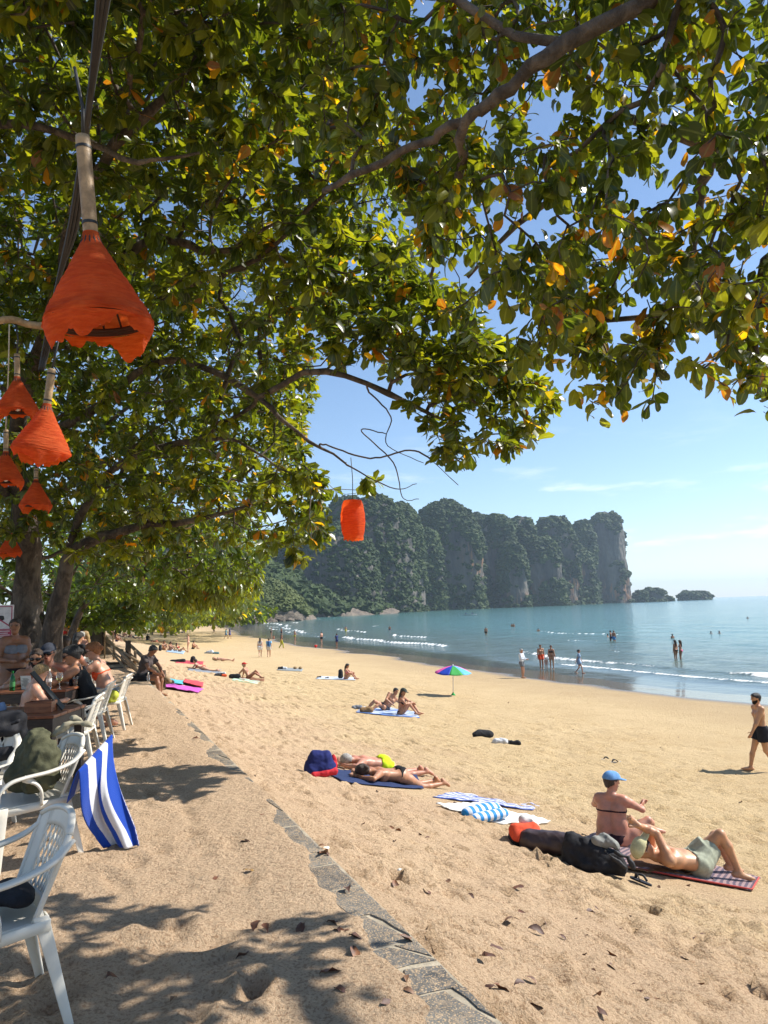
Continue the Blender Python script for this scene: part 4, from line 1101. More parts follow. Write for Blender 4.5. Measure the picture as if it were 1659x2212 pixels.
    def limbs(s, f, fine):
        m = s.sex == 'm'; q = 1.0 if m else 0.88; G = 0.5 + 0.5*s.fat
        for i, sg in ((0, -1), (1, 1)):
            f.cone(s.sh[i], s.sh[i] + (s.el[i] - s.sh[i])*0.3, 0.058*q*G, 0.056*q*G, 0.035)
            f.cone(s.sh[i] + (s.el[i] - s.sh[i])*0.3, s.el[i], 0.054*q*G, 0.040*q, 0.02)
            f.cone(s.el[i], s.el[i] + (s.wr[i] - s.el[i])*0.3, 0.040*q, 0.043*q*G, 0.02)
            f.cone(s.el[i] + (s.wr[i] - s.el[i])*0.3, s.wr[i], 0.042*q*G, 0.026*q, 0.02)
            d = unit(s.wr[i] - s.el[i]) if not s.hand or s.hand[i] is None else unit(s.hand[i])
            pn = np.cross(d, s.rt if abs(d @ s.rt) < 0.8 else s.fr); pn = unit(np.cross(pn, d)) if abs(d @ s.rt) < 0.8 else unit(pn)
            side = unit(np.cross(d, pn)); kb = s.wr[i] + d*0.085
            f.cone(s.wr[i], kb, 0.026*q, 0.036*q, 0.02, pn, 1.7)
            if fine:
                for j, (o, ln) in enumerate(((-0.027, 0.062), (-0.009, 0.074), (0.009, 0.070), (0.027, 0.055))):
                    b = kb + side*o*q + d*0.012; c = b + unit(d + pn*0.25)*ln*0.5; e = c + unit(d + pn*0.9)*ln*0.5
                    f.cone(b, c, 0.0095, 0.009, 0.006); f.cone(c, e, 0.009, 0.0075, 0.004)
                b = s.wr[i] + d*0.03 - side*0.03*q; c = b + unit(d*0.7 - side*0.8 + pn*0.3)*0.045; f.cone(b, c, 0.013, 0.011, 0.01); f.cone(c, c + unit(d - side*0.2 + pn*0.3)*0.032, 0.010, 0.008, 0.005)
            else: f.cone(kb, kb + unit(d)*0.07, 0.03*q, 0.014, 0.02, pn, 1.8)
            t = 0.092*G if m else 0.097*G
            f.cone(s.hip[i], s.hip[i] + (s.kn[i] - s.hip[i])*0.35, t, t*0.92, 0.04); f.cone(s.hip[i] + (s.kn[i] - s.hip[i])*0.35, s.kn[i], t*0.9, 0.056*q, 0.03)
            ca = s.kn[i] + (s.an[i] - s.kn[i])*0.32 - 0.012*unit(np.cross(np.cross(s.kn[i] - s.hip[i], s.an[i] - s.kn[i]), s.an[i] - s.kn[i]) + 1e-6)
            f.cone(s.kn[i], ca, 0.054*q, 0.056*q, 0.025); f.cone(ca, s.an[i], 0.055*q, 0.034*q, 0.02)
            td = unit(s.toe[i] - s.an[i]); sh = unit(s.an[i] - s.kn[i]); sole = unit(sh - td*(sh @ td)) if abs(sh @ td) < 0.97 else unit(np.cross(td, s.prt))
            heel = s.an[i] + sole*0.045 - td*0.035
            f.cone(s.an[i], heel, 0.034, 0.032, 0.02); f.cone(s.an[i] + sole*0.025, s.an[i] + (s.toe[i] - s.an[i])*0.75 + sole*0.012, 0.036, 0.030, 0.025)
            f.cone(heel, s.toe[i], 0.03, 0.022, 0.02, sole, 1.4)
    def head(s, f, fine, grow=0.0, skull_only=False):
        c = s.hc
        f.cone(c + s.hu*0.035 - s.hf*0.022, c + s.hu*0.035 + s.hf*0.018, 0.083, 0.080, 0.02, s.hr, 1.12, grow)
        if skull_only: return
        f.cone(c - s.hu*0.005 + s.hf*0.022, c - s.hu*0.082 + s.hf*0.045, 0.070, 0.036, 0.02, s.hr, 1.05, grow)
        f.cone(c - s.hu*0.03 - s.hf*0.02, c - s.hu*0.06 + s.hf*0.02, 0.062, 0.050, 0.02, s.hr, 1.05, grow)
        if fine:
            f.cone(c + s.hu*0.018 + s.hf*0.088, c - s.hu*0.018 + s.hf*0.108, 0.009, 0.014, 0.012)
            for sg in (-1, 1):
                f.cone(c + s.hr*sg*0.078 - s.hf*0.012 + s.hu*0.012, c + s.hr*sg*0.074 - s.hf*0.008 - s.hu*0.022, 0.020, 0.013, 0.006, s.hr, 1.9)
                f.cone(c + s.hr*sg*0.032 + s.hf*0.108 + s.hu*0.006, c + s.hr*sg*0.034 + s.hf*0.107 + s.hu*0.006, 0.016, 0.016, 0, None, 1, 0, None, True)
            f.cone(c - s.hu*0.050 + s.hf*0.088 - s.hr*0.018, c - s.hu*0.050 + s.hf*0.088 + s.hr*0.018, 0.010, 0.010, 0.01)
    def bounds(s):
        P = np.array([s.pel, s.neck, s.hc + s.hu*0.14, s.hc - s.hu*0.1, *s.sh, *s.el, *s.wr, *s.kn, *s.an, *s.toe, *[w + unit(w - e)*0.2 for w, e in zip(s.wr, s.el)]])
        return P.min(0) - 0.17*max(1, s.fat), P.max(0) + 0.17*max(1, s.fat)
    def build(s, h, fine):
        f = Field(*s.bounds(), h); s.torso(f); f.cone(s.neck - s.sp*0.03, s.hc - s.hu*0.05 - s.hf*0.012, 0.060 if s.sex == 'm' else 0.050, 0.054 if s.sex == 'm' else 0.045, 0.03)
        s.limbs(f, fine)
        if fine:                      # spine, shoulder blades, midline, navel
            X, Y, Zz = f.coords(); q = [X - s.chest[0], Y - s.chest[1], Zz - s.chest[2]]
            t_, fw, x = (q[0]*v[0] + q[1]*v[1] + q[2]*v[2] for v in (s.sp, s.fr, s.rt))
            back = sstep(0.0, -0.05, fw)*sstep(-0.42, -0.30, t_)*sstep(0.17, 0.10, t_)
            f.D = f.D + 0.010*back*np.exp(-(x/0.020)**2) - 0.007*back*np.exp(-((np.abs(x) - 0.085)/0.035)**2 - ((t_ - 0.04)/0.06)**2) + 0.004*back*np.exp(-((np.abs(x) - 0.03)/0.012)**2)*0
            frn = sstep(0.0, 0.05, fw)*sstep(-0.30, -0.2, t_)*sstep(0.12, 0.05, t_)
            f.D = f.D + 0.005*frn*np.exp(-(x/0.014)**2) + 0.012*sstep(0.0, 0.05, fw)*np.exp(-(x/0.012)**2 - ((t_ + 0.20)/0.012)**2)
            f.D = f.D + 0.0025*fbm(X*9, Y*9, Zz*9, oct=2, seed=5)
        s.head(f, fine); return f.mesh()
    def paint(s, V):
        """darker lips, eyes, brows"""
        col = np.ones((len(V), 3)); q = V - s.hc; a, b, c = q @ s.hu, q @ s.hf, q @ s.hr
        face = b > 0.055
        eye = face & (np.hypot(np.abs(c) - 0.033, (a - 0.008)*1.5) < 0.013); brow = face & (np.abs(a - 0.032) < 0.007) & (np.abs(np.abs(c) - 0.035) < 0.022); lip = face & (np.abs(a + 0.050) < 0.009) & (np.abs(c) < 0.024)
        col[lip] = (0.75, 0.45, 0.42); col[brow] = (0.35, 0.28, 0.24); col[eye] = (0.12, 0.09, 0.08)
        return col
    # ---- clothes
    def region(s, lo, hi, h): return Field(lo, hi, h)
    def shorts(s, h, length=0.55, grow=0.022, top=0.09, flare=0.03):
        lo, hi = s.bounds(); f = Field(lo, hi, h); s.torso(f, grow, 0.04)
        X, Y, Zz = f.coords(); t = (X - s.pel[0])*s.pu[0] + (Y - s.pel[1])*s.pu[1] + (Zz - s.pel[2])*s.pu[2]
        f.D = np.maximum(f.D, np.maximum(t - top, -t - 0.16)); G = 0.5 + 0.5*s.fat
        for i in (0, 1):
            d = s.kn[i] - s.hip[i]; e = s.hip[i] + d*length
            f.cone(s.hip[i], e + unit(d)*0.05, 0.098*G + grow*0.6, 0.086*G*(1 - 0.25*length) + grow + flare, 0.03, None, 1, 0, (e, unit(d)))
        wob = 0.004*np.sin(X*60 + Zz*25)*np.sin(Y*55); f.D = f.D + wob
        return f.mesh()
    def band(s, h, lo_t, hi_t, grow=0.008, fn=None, ref='pel'):
        lo, hi = s.bounds(); f = Field(lo, hi, h); s.torso(f, grow)
        X, Y, Zz = f.coords(); o, u_, fr, rt = (s.pel, s.pu, s.pf, s.prt) if ref == 'pel' else (s.chest, s.sp, s.fr, s.rt)
        D = lambda v: (X - o[0])*v[0] + (Y - o[1])*v[1] + (Zz - o[2])*v[2]
        t, fw, x = D(u_), D(fr), D(rt)
        if fn is not None: f.D = np.maximum(f.D, fn(t, fw, x))
        else: f.D = np.maximum(f.D, np.maximum(t - hi_t, lo_t - t))
        return f.mesh()
    def briefs(s, h, top=0.055): return s.band(h, 0, 0, 0.008, lambda t, fw, x: np.maximum(t - top, -(t + 0.155 - 1.25*np.abs(x)*(0.75 + 0.25*(fw > 0)))))
    def bra(s, h): return s.band(h, 0, 0, 0.010, lambda t, fw, x: np.abs(t - np.where(fw > 0, 0.0, -0.012)) - (0.010 + 0.055*sstep(0.0, 0.10, fw)*(1 - 0.45*sstep(0.02, 0.0, np.abs(x)))), 'chest')
    def tank(s, h, low=-0.30): return s.band(h, 0, 0, 0.012, lambda t, fw, x: np.maximum(np.maximum(t - 0.16, low - t), np.where(t > 0.115, 0.055 - np.abs(x), -1.0)), 'chest')
    def shirt(s, h, sleeve=0.6, low=-0.36, grow=0.020):
        lo, hi = s.bounds(); f = Field(lo, hi, h); s.torso(f, grow, 0.05); X, Y, Zz = f.coords(); o = s.chest
        t = (X - o[0])*s.sp[0] + (Y - o[1])*s.sp[1] + (Zz - o[2])*s.sp[2]
        f.D = np.maximum(f.D, np.maximum(t - 0.185, low - t))
        q = 1.0 if s.sex == 'm' else 0.88
        for i in (0, 1):
            d = s.el[i] - s.sh[i]; L_ = min(1, sleeve); e = s.sh[i] + d*L_
            f.cone(s.sh[i], e, 0.062*q + grow*0.6, 0.052*q + grow, 0.03, None, 1, 0, (e, unit(d)) if sleeve <= 1 else None)
            if sleeve > 1: e2 = s.el[i] + (s.wr[i] - s.el[i])*(sleeve - 1); f.cone(s.el[i], e2, 0.05 + grow*0.5, 0.035 + grow*0.5, 0.02)
        f.D = f.D + 0.004*np.sin(X*50 + Zz*20)*np.sin(Zz*45 + Y*20)
        return f.mesh()
    def legs(s, h, frac=0.95, grow=0.014):
        f = Field(*s.bounds(), h); s.torso(f, grow); X, Y, Zz = f.coords(); t = (X - s.pel[0])*s.pu[0] + (Y - s.pel[1])*s.pu[1] + (Zz - s.pel[2])*s.pu[2]
        f.D = np.maximum(f.D, np.maximum(t - 0.1, -t - 0.12))
        for i in (0, 1):
            f.cone(s.hip[i], s.kn[i], 0.10 + grow, 0.065 + grow, 0.03); f.cone(s.kn[i], s.kn[i] + (s.an[i] - s.kn[i])*frac, 0.062 + grow, 0.05 + grow, 0.02)
        return f.mesh()
    def skirt(s, h, length=0.5): return s.shorts(h, length, 0.02, 0.10, 0.07)
    def hair(s, h, style='short'):
        lo, hi = s.hc - 0.5, s.hc + 0.3; f = Field(lo, hi, h)
        s.head(f, False, 0.014 if style in ('short', 'crop') else 0.022); X, Y, Zz = f.coords(); q = np.stack([X, Y, Zz], -1) - s.hc
        a, b, c = q @ s.hu, q @ s.hf, q @ s.hr
        line = 0.055 - 0.9*np.clip(0.062 - b, 0, 0.14)*1.0 + 0.007*np.sin(c*150)
        f.D = np.maximum(f.D, np.maximum(line - a, -0.075 - a)); f.D = np.maximum(f.D, b - 0.088)
        f.D = f.D + (0.0035*np.sin(c*170 + a*60)*np.sin(a*120 + b*70)).astype(np.float32)
        bk = s.hc - s.hf*0.075
        if style == 'long':
            down = unit(-s.sp*0.8 + V3(0, 0, -1)); p = [bk + s.hu*0.03, bk - s.hf*0.03 - s.hu*0.08, s.neck - s.fr*0.085 - s.sp*0.02, s.neck - s.fr*0.10 + down*0.12, s.neck - s.fr*0.095 + down*0.24]
            for w0, w1, ra, rb in ((0, 1, 0.07, 0.068), (1, 2, 0.068, 0.06), (2, 3, 0.06, 0.05), (3, 4, 0.05, 0.018)): f.cone(p[w0], p[w1], ra, rb, 0.04, s.fr, 1.5)
        if style == 'bun': f.cone(bk - s.hf*0.04 + s.hu*0.02, bk - s.hf*0.045 + s.hu*0.025, 0.040, 0.038, 0.008)
        if style == 'tail': f.cone(bk - s.hf*0.02 + s.hu*0.03, bk - s.hf*0.06 - s.hu*0.14, 0.03, 0.016, 0.02)
        return f.mesh()
    def cap(s, h):
        f = Field(s.hc - 0.2, s.hc + 0.28, h); s.head(f, False, 0.024, True); X, Y, Zz = f.coords(); q = np.stack([X, Y, Zz], -1) - s.hc; a = q @ s.hu
        f.D = np.maximum(f.D, 0.038 - a)
        f.cone(s.hc + s.hu*0.045 + s.hf*0.075, s.hc + s.hu*0.028 + s.hf*0.155, 0.070, 0.062, 0.01, s.hu, 7.0)
        return f.mesh()
    def wide_hat(s, h):
        f = Field(s.hc - 0.32, s.hc + 0.32, h); s.head(f, False, 0.024, True); X, Y, Zz = f.coords(); a = (np.stack([X, Y, Zz], -1) - s.hc) @ s.hu
        f.D = np.maximum(f.D, 0.045 - a); f.cone(s.hc + s.hu*0.05, s.hc + s.hu*0.052, 0.18, 0.18, 0.01, s.hu, 10.0); return f.mesh()
    def glasses(s, h=0.006):
        f = Field(s.hc - 0.13, s.hc + 0.16, h)
        for sg in (-1, 1):
            f.cone(s.hc + s.hu*0.006 + s.hf*0.100 + s.hr*sg*0.030, s.hc + s.hu*0.006 + s.hf*0.092 + s.hr*sg*0.050, 0.022, 0.020, 0.004, s.hf, 2.2)
            f.cone(s.hc + s.hu*0.014 + s.hf*0.086 + s.hr*sg*0.066, s.hc + s.hu*0.014 - s.hf*0.01 + s.hr*sg*0.082, 0.006, 0.005, 0.004)
        f.cone(s.hc + s.hu*0.012 + s.hf*0.108 - s.hr*0.02, s.hc + s.hu*0.012 + s.hf*0.108 + s.hr*0.02, 0.006, 0.006, 0.004)
        return f.mesh()
    def beard(s, h):
        f = Field(s.hc - 0.2, s.hc + 0.16, h); s.head(f, False, 0.010); X, Y, Zz = f.coords(); q = np.stack([X, Y, Zz], -1) - s.hc; a, b, c = q @ s.hu, q @ s.hf, q @ s.hr
        reg = np.maximum(a + 0.040 - 0.35*np.clip(0.06 - b, 0, 0.1), -0.01 - b); mouth = 0.016 - np.hypot(a + 0.050, c*0.6)
        f.D = np.maximum(np.maximum(f.D, reg), np.where(b > 0.06, mouth, -1)) + 0.003*np.sin(c*220)*np.sin(a*200)
        return f.mesh()
t = NT('skin')
SKIN = {}
def skin(name):
    tones = {'light': (0.56, 0.32, 0.215), 'tan': (0.44, 0.225, 0.125), 'pink': (0.52, 0.255, 0.17), 'brown': (0.27, 0.13, 0.07), 'dark': (0.12, 0.055, 0.03), 'golden': (0.50, 0.275, 0.145)}
    if name not in SKIN:
        t = NT('skin_' + name); c = tones[name]; nz = t.noise(9, 4, 0.6, t.obj()); n2 = t.noise(90, 2, 0.5, t.obj())
        base = t.mix(t.ramp(nz, 0.3, 0.72), tuple(v*0.78 for v in c), (c[0]*1.12, c[1]*1.02, c[2]*0.98)); base = t.mix(t.math('MULTIPLY', t.ramp(t.noise(2.4, 3, 0.5, t.obj()), 0.45, 0.7), 0.30), base, (c[0]*1.05, c[1]*0.68, c[2]*0.60))
        base = t.mix(1.0, base, t.attr('paint', 'Color'), 'MULTIPLY')
        t.P(Base__Color=base, Roughness=0.46); t.p.inputs['Subsurface Weight'].default_value = 0.12; t.p.inputs['Subsurface Scale'].default_value = 0.02; t.p.inputs['Subsurface Radius'].default_value = (1, 0.35, 0.2)
        t.bump(n2, 0.12, 0.004); SKIN[name] = t.m
    return SKIN[name]
CLOTH = {}
def cloth(col, rough=0.85):
    k = tuple(np.round(col, 3))
    if k not in CLOTH: CLOTH[k] = plain('cloth_%d' % len(CLOTH), col, rough, 0.25, 0.14, 22, 0.25, bscale=180)
    return CLOTH[k]
HAIRC = {'black': (0.012, 0.010, 0.009), 'brown': (0.045, 0.025, 0.014), 'blond': (0.34, 0.22, 0.09), 'ginger': (0.30, 0.11, 0.03), 'grey': (0.36, 0.34, 0.31)}
def hair_mat(k):
    if ('hair', k) not in CLOTH:
        t = NT('hair_' + k); c = HAIRC[k]; n = t.noise(34, 5, 0.7, t.scale(t.obj(), (3.0, 3.0, 0.5)), 0.4)
        t.P(Base__Color=t.mix(t.ramp(n, 0.3, 0.7), tuple(v*0.5 for v in c), tuple(min(1, v*1.5) for v in c)), Roughness=0.48); t.bump(n, 1.0, 0.02); CLOTH[('hair', k)] = t.m
    return CLOTH[('hair', k)]
BCACHE = {}
def person(pose, label, loc, rz=0.0, tone='tan', hair=('short', 'brown'), wear=(), h=0.02, scale=1.0, tilt=None, fine=None, group=None):
    """pose: key in POSES or a Body; wear: (kind, colour) pairs"""
    b = POSES[pose]() if isinstance(pose, str) else pose
    fine = h < 0.0135 if fine is None else fine
    e = empty('person', loc, rz, label, 'person', group or 'people on the beach')
    e.scale = (scale,)*3
    if tilt is not None: e.rotation_euler = (tilt[0], tilt[1], rz)
    def part(name, key, fn, mat, painted=False, parent=e):
        ck = (pose, key, h) if isinstance(pose, str) else None
        if ck is None or ck not in BCACHE:
            V, F = fn()
            if len(V) == 0: return None
            me = fast_mesh(name, V, F)
            if painted: set_color(me, 'paint', b.paint(V))
            if ck: BCACHE[ck] = me
        me = BCACHE[ck].copy() if ck else me
        me.materials.clear(); me.materials.append(mat); return link(name, me, None, parent)
    part('body', 'body', lambda: b.build(h, fine), skin(tone), True)
    ch = min(h, 0.018); 
    if hair and hair[0] != 'bald': part('hair', 'hair' + hair[0], lambda: b.hair(min(h, 0.016), hair[0]), hair_mat(hair[1]))
    for w in wear:
        kind, col = w[0], w[1]; m = cloth(col)
        fns = {'shorts': lambda: b.shorts(ch), 'trunks': lambda: b.shorts(ch, 0.32, 0.016, 0.07, 0.012), 'briefs': lambda: b.briefs(ch*0.8), 'bra': lambda: b.bra(ch*0.8), 'tank': lambda: b.tank(ch*0.9), 'shirt': lambda: b.shirt(ch), 'longshirt': lambda: b.shirt(ch, 1.9),
               'legs': lambda: b.legs(ch), 'skirt': lambda: b.skirt(ch), 'cap': lambda: b.cap(min(h, 0.012)), 'hat': lambda: b.wide_hat(min(h, 0.014)), 'glasses': lambda: b.glasses(), 'beard': lambda: b.beard(0.010), 'top': lambda: b.tank(ch*0.9, -0.12), 'swimsuit': lambda: b.tank(ch*0.9, -0.30)}
        nm = {'briefs': 'swim_briefs', 'bra': 'bikini_top', 'tank': 'tank_top', 'longshirt': 'long_sleeved_shirt', 'legs': 'trousers', 'hat': 'sun_hat', 'glasses': 'sunglasses', 'trunks': 'swim_trunks', 'top': 'crop_top'}.get(kind, kind)
        if kind == 'glasses': m = plain('dark_lens', (0.012, 0.012, 0.014), 0.12, 0.6, 0.05)
        part(nm, kind, fns[kind], m)
    return e
def stand(sex='m', arms=((-0.27, 0.04, 0.80), (0.27, 0.04, 0.80)), fat=1.0, **kw):
    return Body((0, 0, 0.95), arms and (0, 0, 1), wr=arms, ank=((-0.10, 0, 0.085), (0.10, 0.02, 0.085)), elb=((-0.5, -1, 0), (0.5, -1, 0)), sex=sex, fat=fat, **kw)
def walk(sex='m', st=0.27, fat=1.0, **kw):
    return Body((0, 0, 0.925), (0, 0.06, 1), wr=((-0.25, 0.22, 0.86), (0.25, -0.20, 0.84)), ank=((-0.07, -st - 0.04, 0.15), (0.07, st, 0.095)), toe=((-0.08, -st + 0.12, 0.03), (0.09, st + 0.19, 0.06)), elb=((-0.4, -1, 0), (0.4, -1, 0)), sex=sex, fat=fat, **kw)
def sit_knees(sex='f', **kw):
    return Body((0, 0, 0.105), (0, 0.22, 1), pup=(0, -0.15, 1), wr=((-0.12, 0.40, 0.36), (0.12, 0.38, 0.40)), ank=((-0.10, 0.56, 0.08), (0.10, 0.52, 0.08)), kne=((-0.2, 0, 1), (0.2, 0, 1)), elb=((-1, 0, -0.4), (1, 0, -0.4)), toe=((-0.12, 0.73, 0.025), (0.12, 0.69, 0.025)), sex=sex, **kw)
def sit_back(sex='m', **kw):
    return Body((0, 0, 0.105), (0, -0.55, 1), pup=(0, -0.5, 1), head_up=(0, -0.2, 1), wr=((-0.26, -0.46, 0.07), (0.26, -0.46, 0.07)), hand=((-0.2, -0.6, -0.4), (0.2, -0.6, -0.4)), ank=((-0.12, 0.60, 0.08), (0.12, 0.74, 0.08)), kne=((-0.2, 0, 1), (0.2, 0, 1)), elb=((-0.6, -1, 0), (0.6, -1, 0)), toe=((-0.14, 0.77, 0.03), (0.14, 0.90, 0.06)), sex=sex, **kw)
def prone(sex='f', **kw):
    return Body((0, 0, 0.115), (0, 1, 0.02), front=(0, 0, -1), face=(-0.7, 0, -0.75), head_up=(0, 1, 0.05), wr=((-0.16, 0.70, 0.05), (0.16, 0.72, 0.05)), hand=((0.8, 0.3, 0), (-0.8, 0.3, 0)), elb=((-1, 0.1, 0), (1, 0.1, 0)), ank=((-0.12, -0.86, 0.07), (0.12, -0.85, 0.07)), kne=((0, 0, -1), (0, 0, -1)), toe=((-0.13, -1.0, 0.03), (0.15, -0.99, 0.03)), sex=sex, **kw)
def elbows(sex='f', **kw):
    return Body((0, 0, 0.115), (0, 1, 0.55), front=(0, 0.5, -1), pup=(0, 1, 0.12), pfront=(0, 0, -1), face=(0, 1, -0.15), head_up=(0, 0.1, 1), wr=((-0.15, 0.80, 0.05), (0.15, 0.80, 0.05)), hand=((0.3, 1, 0), (-0.3, 1, 0)), elb=((-0.4, 0, -1), (0.4, 0, -1)), ank=((-0.11, -0.86, 0.07), (0.13, -0.85, 0.07)), kne=((0, 0, -1), (0, 0, -1)), toe=((-0.13, -1.02, 0.03), (0.15, -1.01, 0.03)), sex=sex, **kw)
def supine(sex='m', **kw):
    return Body((0, 0, 0.115), (0, 1, 0.0), front=(0, 0, 1), face=(0, -0.2, 1), head_up=(0, 1, 0.12), wr=((-0.30, 0.05, 0.06), (0.30, 0.05, 0.06)), elb=((-1, 0, 0.1), (1, 0, 0.1)), ank=((-0.12, -0.86, 0.07), (0.12, -0.85, 0.07)), kne=((0, 0, 1), (0, 0, 1)), toe=((-0.14, -0.92, 0.24), (0.14, -0.91, 0.24)), sex=sex, **kw)
def bend(sex='f', **kw):
    return Body((0, -0.15, 0.92), (0, 1, 0.35), pup=(0, 0.5, 1), front=(0, 0.4, -1), head_up=(0, 1, 0.3), wr=((-0.16, 0.42, 0.45), (0.16, 0.45, 0.45)), ank=((-0.10, -0.02, 0.085), (0.10, 0.02, 0.085)), elb=((-1, 0, 0), (1, 0, 0)), sex=sex, **kw)
def seat(sex='m', lean=0.1, arms=((-0.22, 0.42, 0.76), (0.22, 0.42, 0.76)), feet=((-0.13, 0.42, 0.085), (0.13, 0.40, 0.085)), fat=1.0, pel=0.535, **kw):
    return Body((0, 0, pel), (0, lean, 1), wr=arms, ank=feet, elb=((-1, -0.3, -0.6), (1, -0.3, -0.6)), kne=((0, 1, 0.4), (0, 1, 0.4)), sex=sex, fat=fat, **kw)
POSES = {'stand_m': stand, 'stand_f': lambda: stand('f'), 'walk_m': walk, 'walk_f': lambda: walk('f', 0.22), 'sit_f': sit_knees, 'sit_m': lambda: sit_knees('m'), 'back_m': sit_back, 'back_f': lambda: sit_back('f'), 'prone_f': prone, 'prone_m': lambda: prone('m'), 'elbows_f': elbows, 'supine_m': supine, 'supine_f': lambda: supine('f'), 'bend_f': bend,
         'look_m': lambda: stand('m', ((-0.16, 0.30, 1.12), (0.12, 0.32, 1.12)), face=(0, 1, -0.5)), 'look_f': lambda: stand('f', ((-0.14, 0.28, 1.10), (0.14, 0.28, 1.08)), face=(0, 1, -0.5)), 'point_f': lambda: stand('f', ((-0.27, 0.04, 0.80), (0.25, 0.50, 1.25))), 'seat_m': seat, 'seat_f': lambda: seat('f')}
# ================================================================== furniture, lanterns, things on the terrace
WHITE = None
def plastic(name, col):
    t = NT(name); ob = t.obj(); n = t.noise(5, 4, 0.6, ob); n2 = t.noise(40, 3, 0.6, ob)
    c = t.mix(t.ramp(n, 0.3, 0.75), tuple(v*0.9 for v in col), col); c = t.mix(t.math('MULTIPLY', t.ramp(n2, 0.6, 0.8), 0.25), c, tuple(v*0.62 for v in col))
    t.P(Base__Color=c, Roughness=0.42); t.bump(n2, 0.08, 0.004); return t.m
WHITE = plastic('white_plastic', (0.72, 0.68, 0.585)); GREENP = plastic('green_plastic', (0.03, 0.25, 0.06))
def back_surf(a, b):
    w = 0.205 + 0.045*b - 0.05*max(0, b - 0.75)*4*0.25
    x = a*w; top = 0.41 - 0.055*abs(a)**3
    return np.array([x, -0.205 - 0.125*b + 0.055*a*a, 0.445 + top*b])
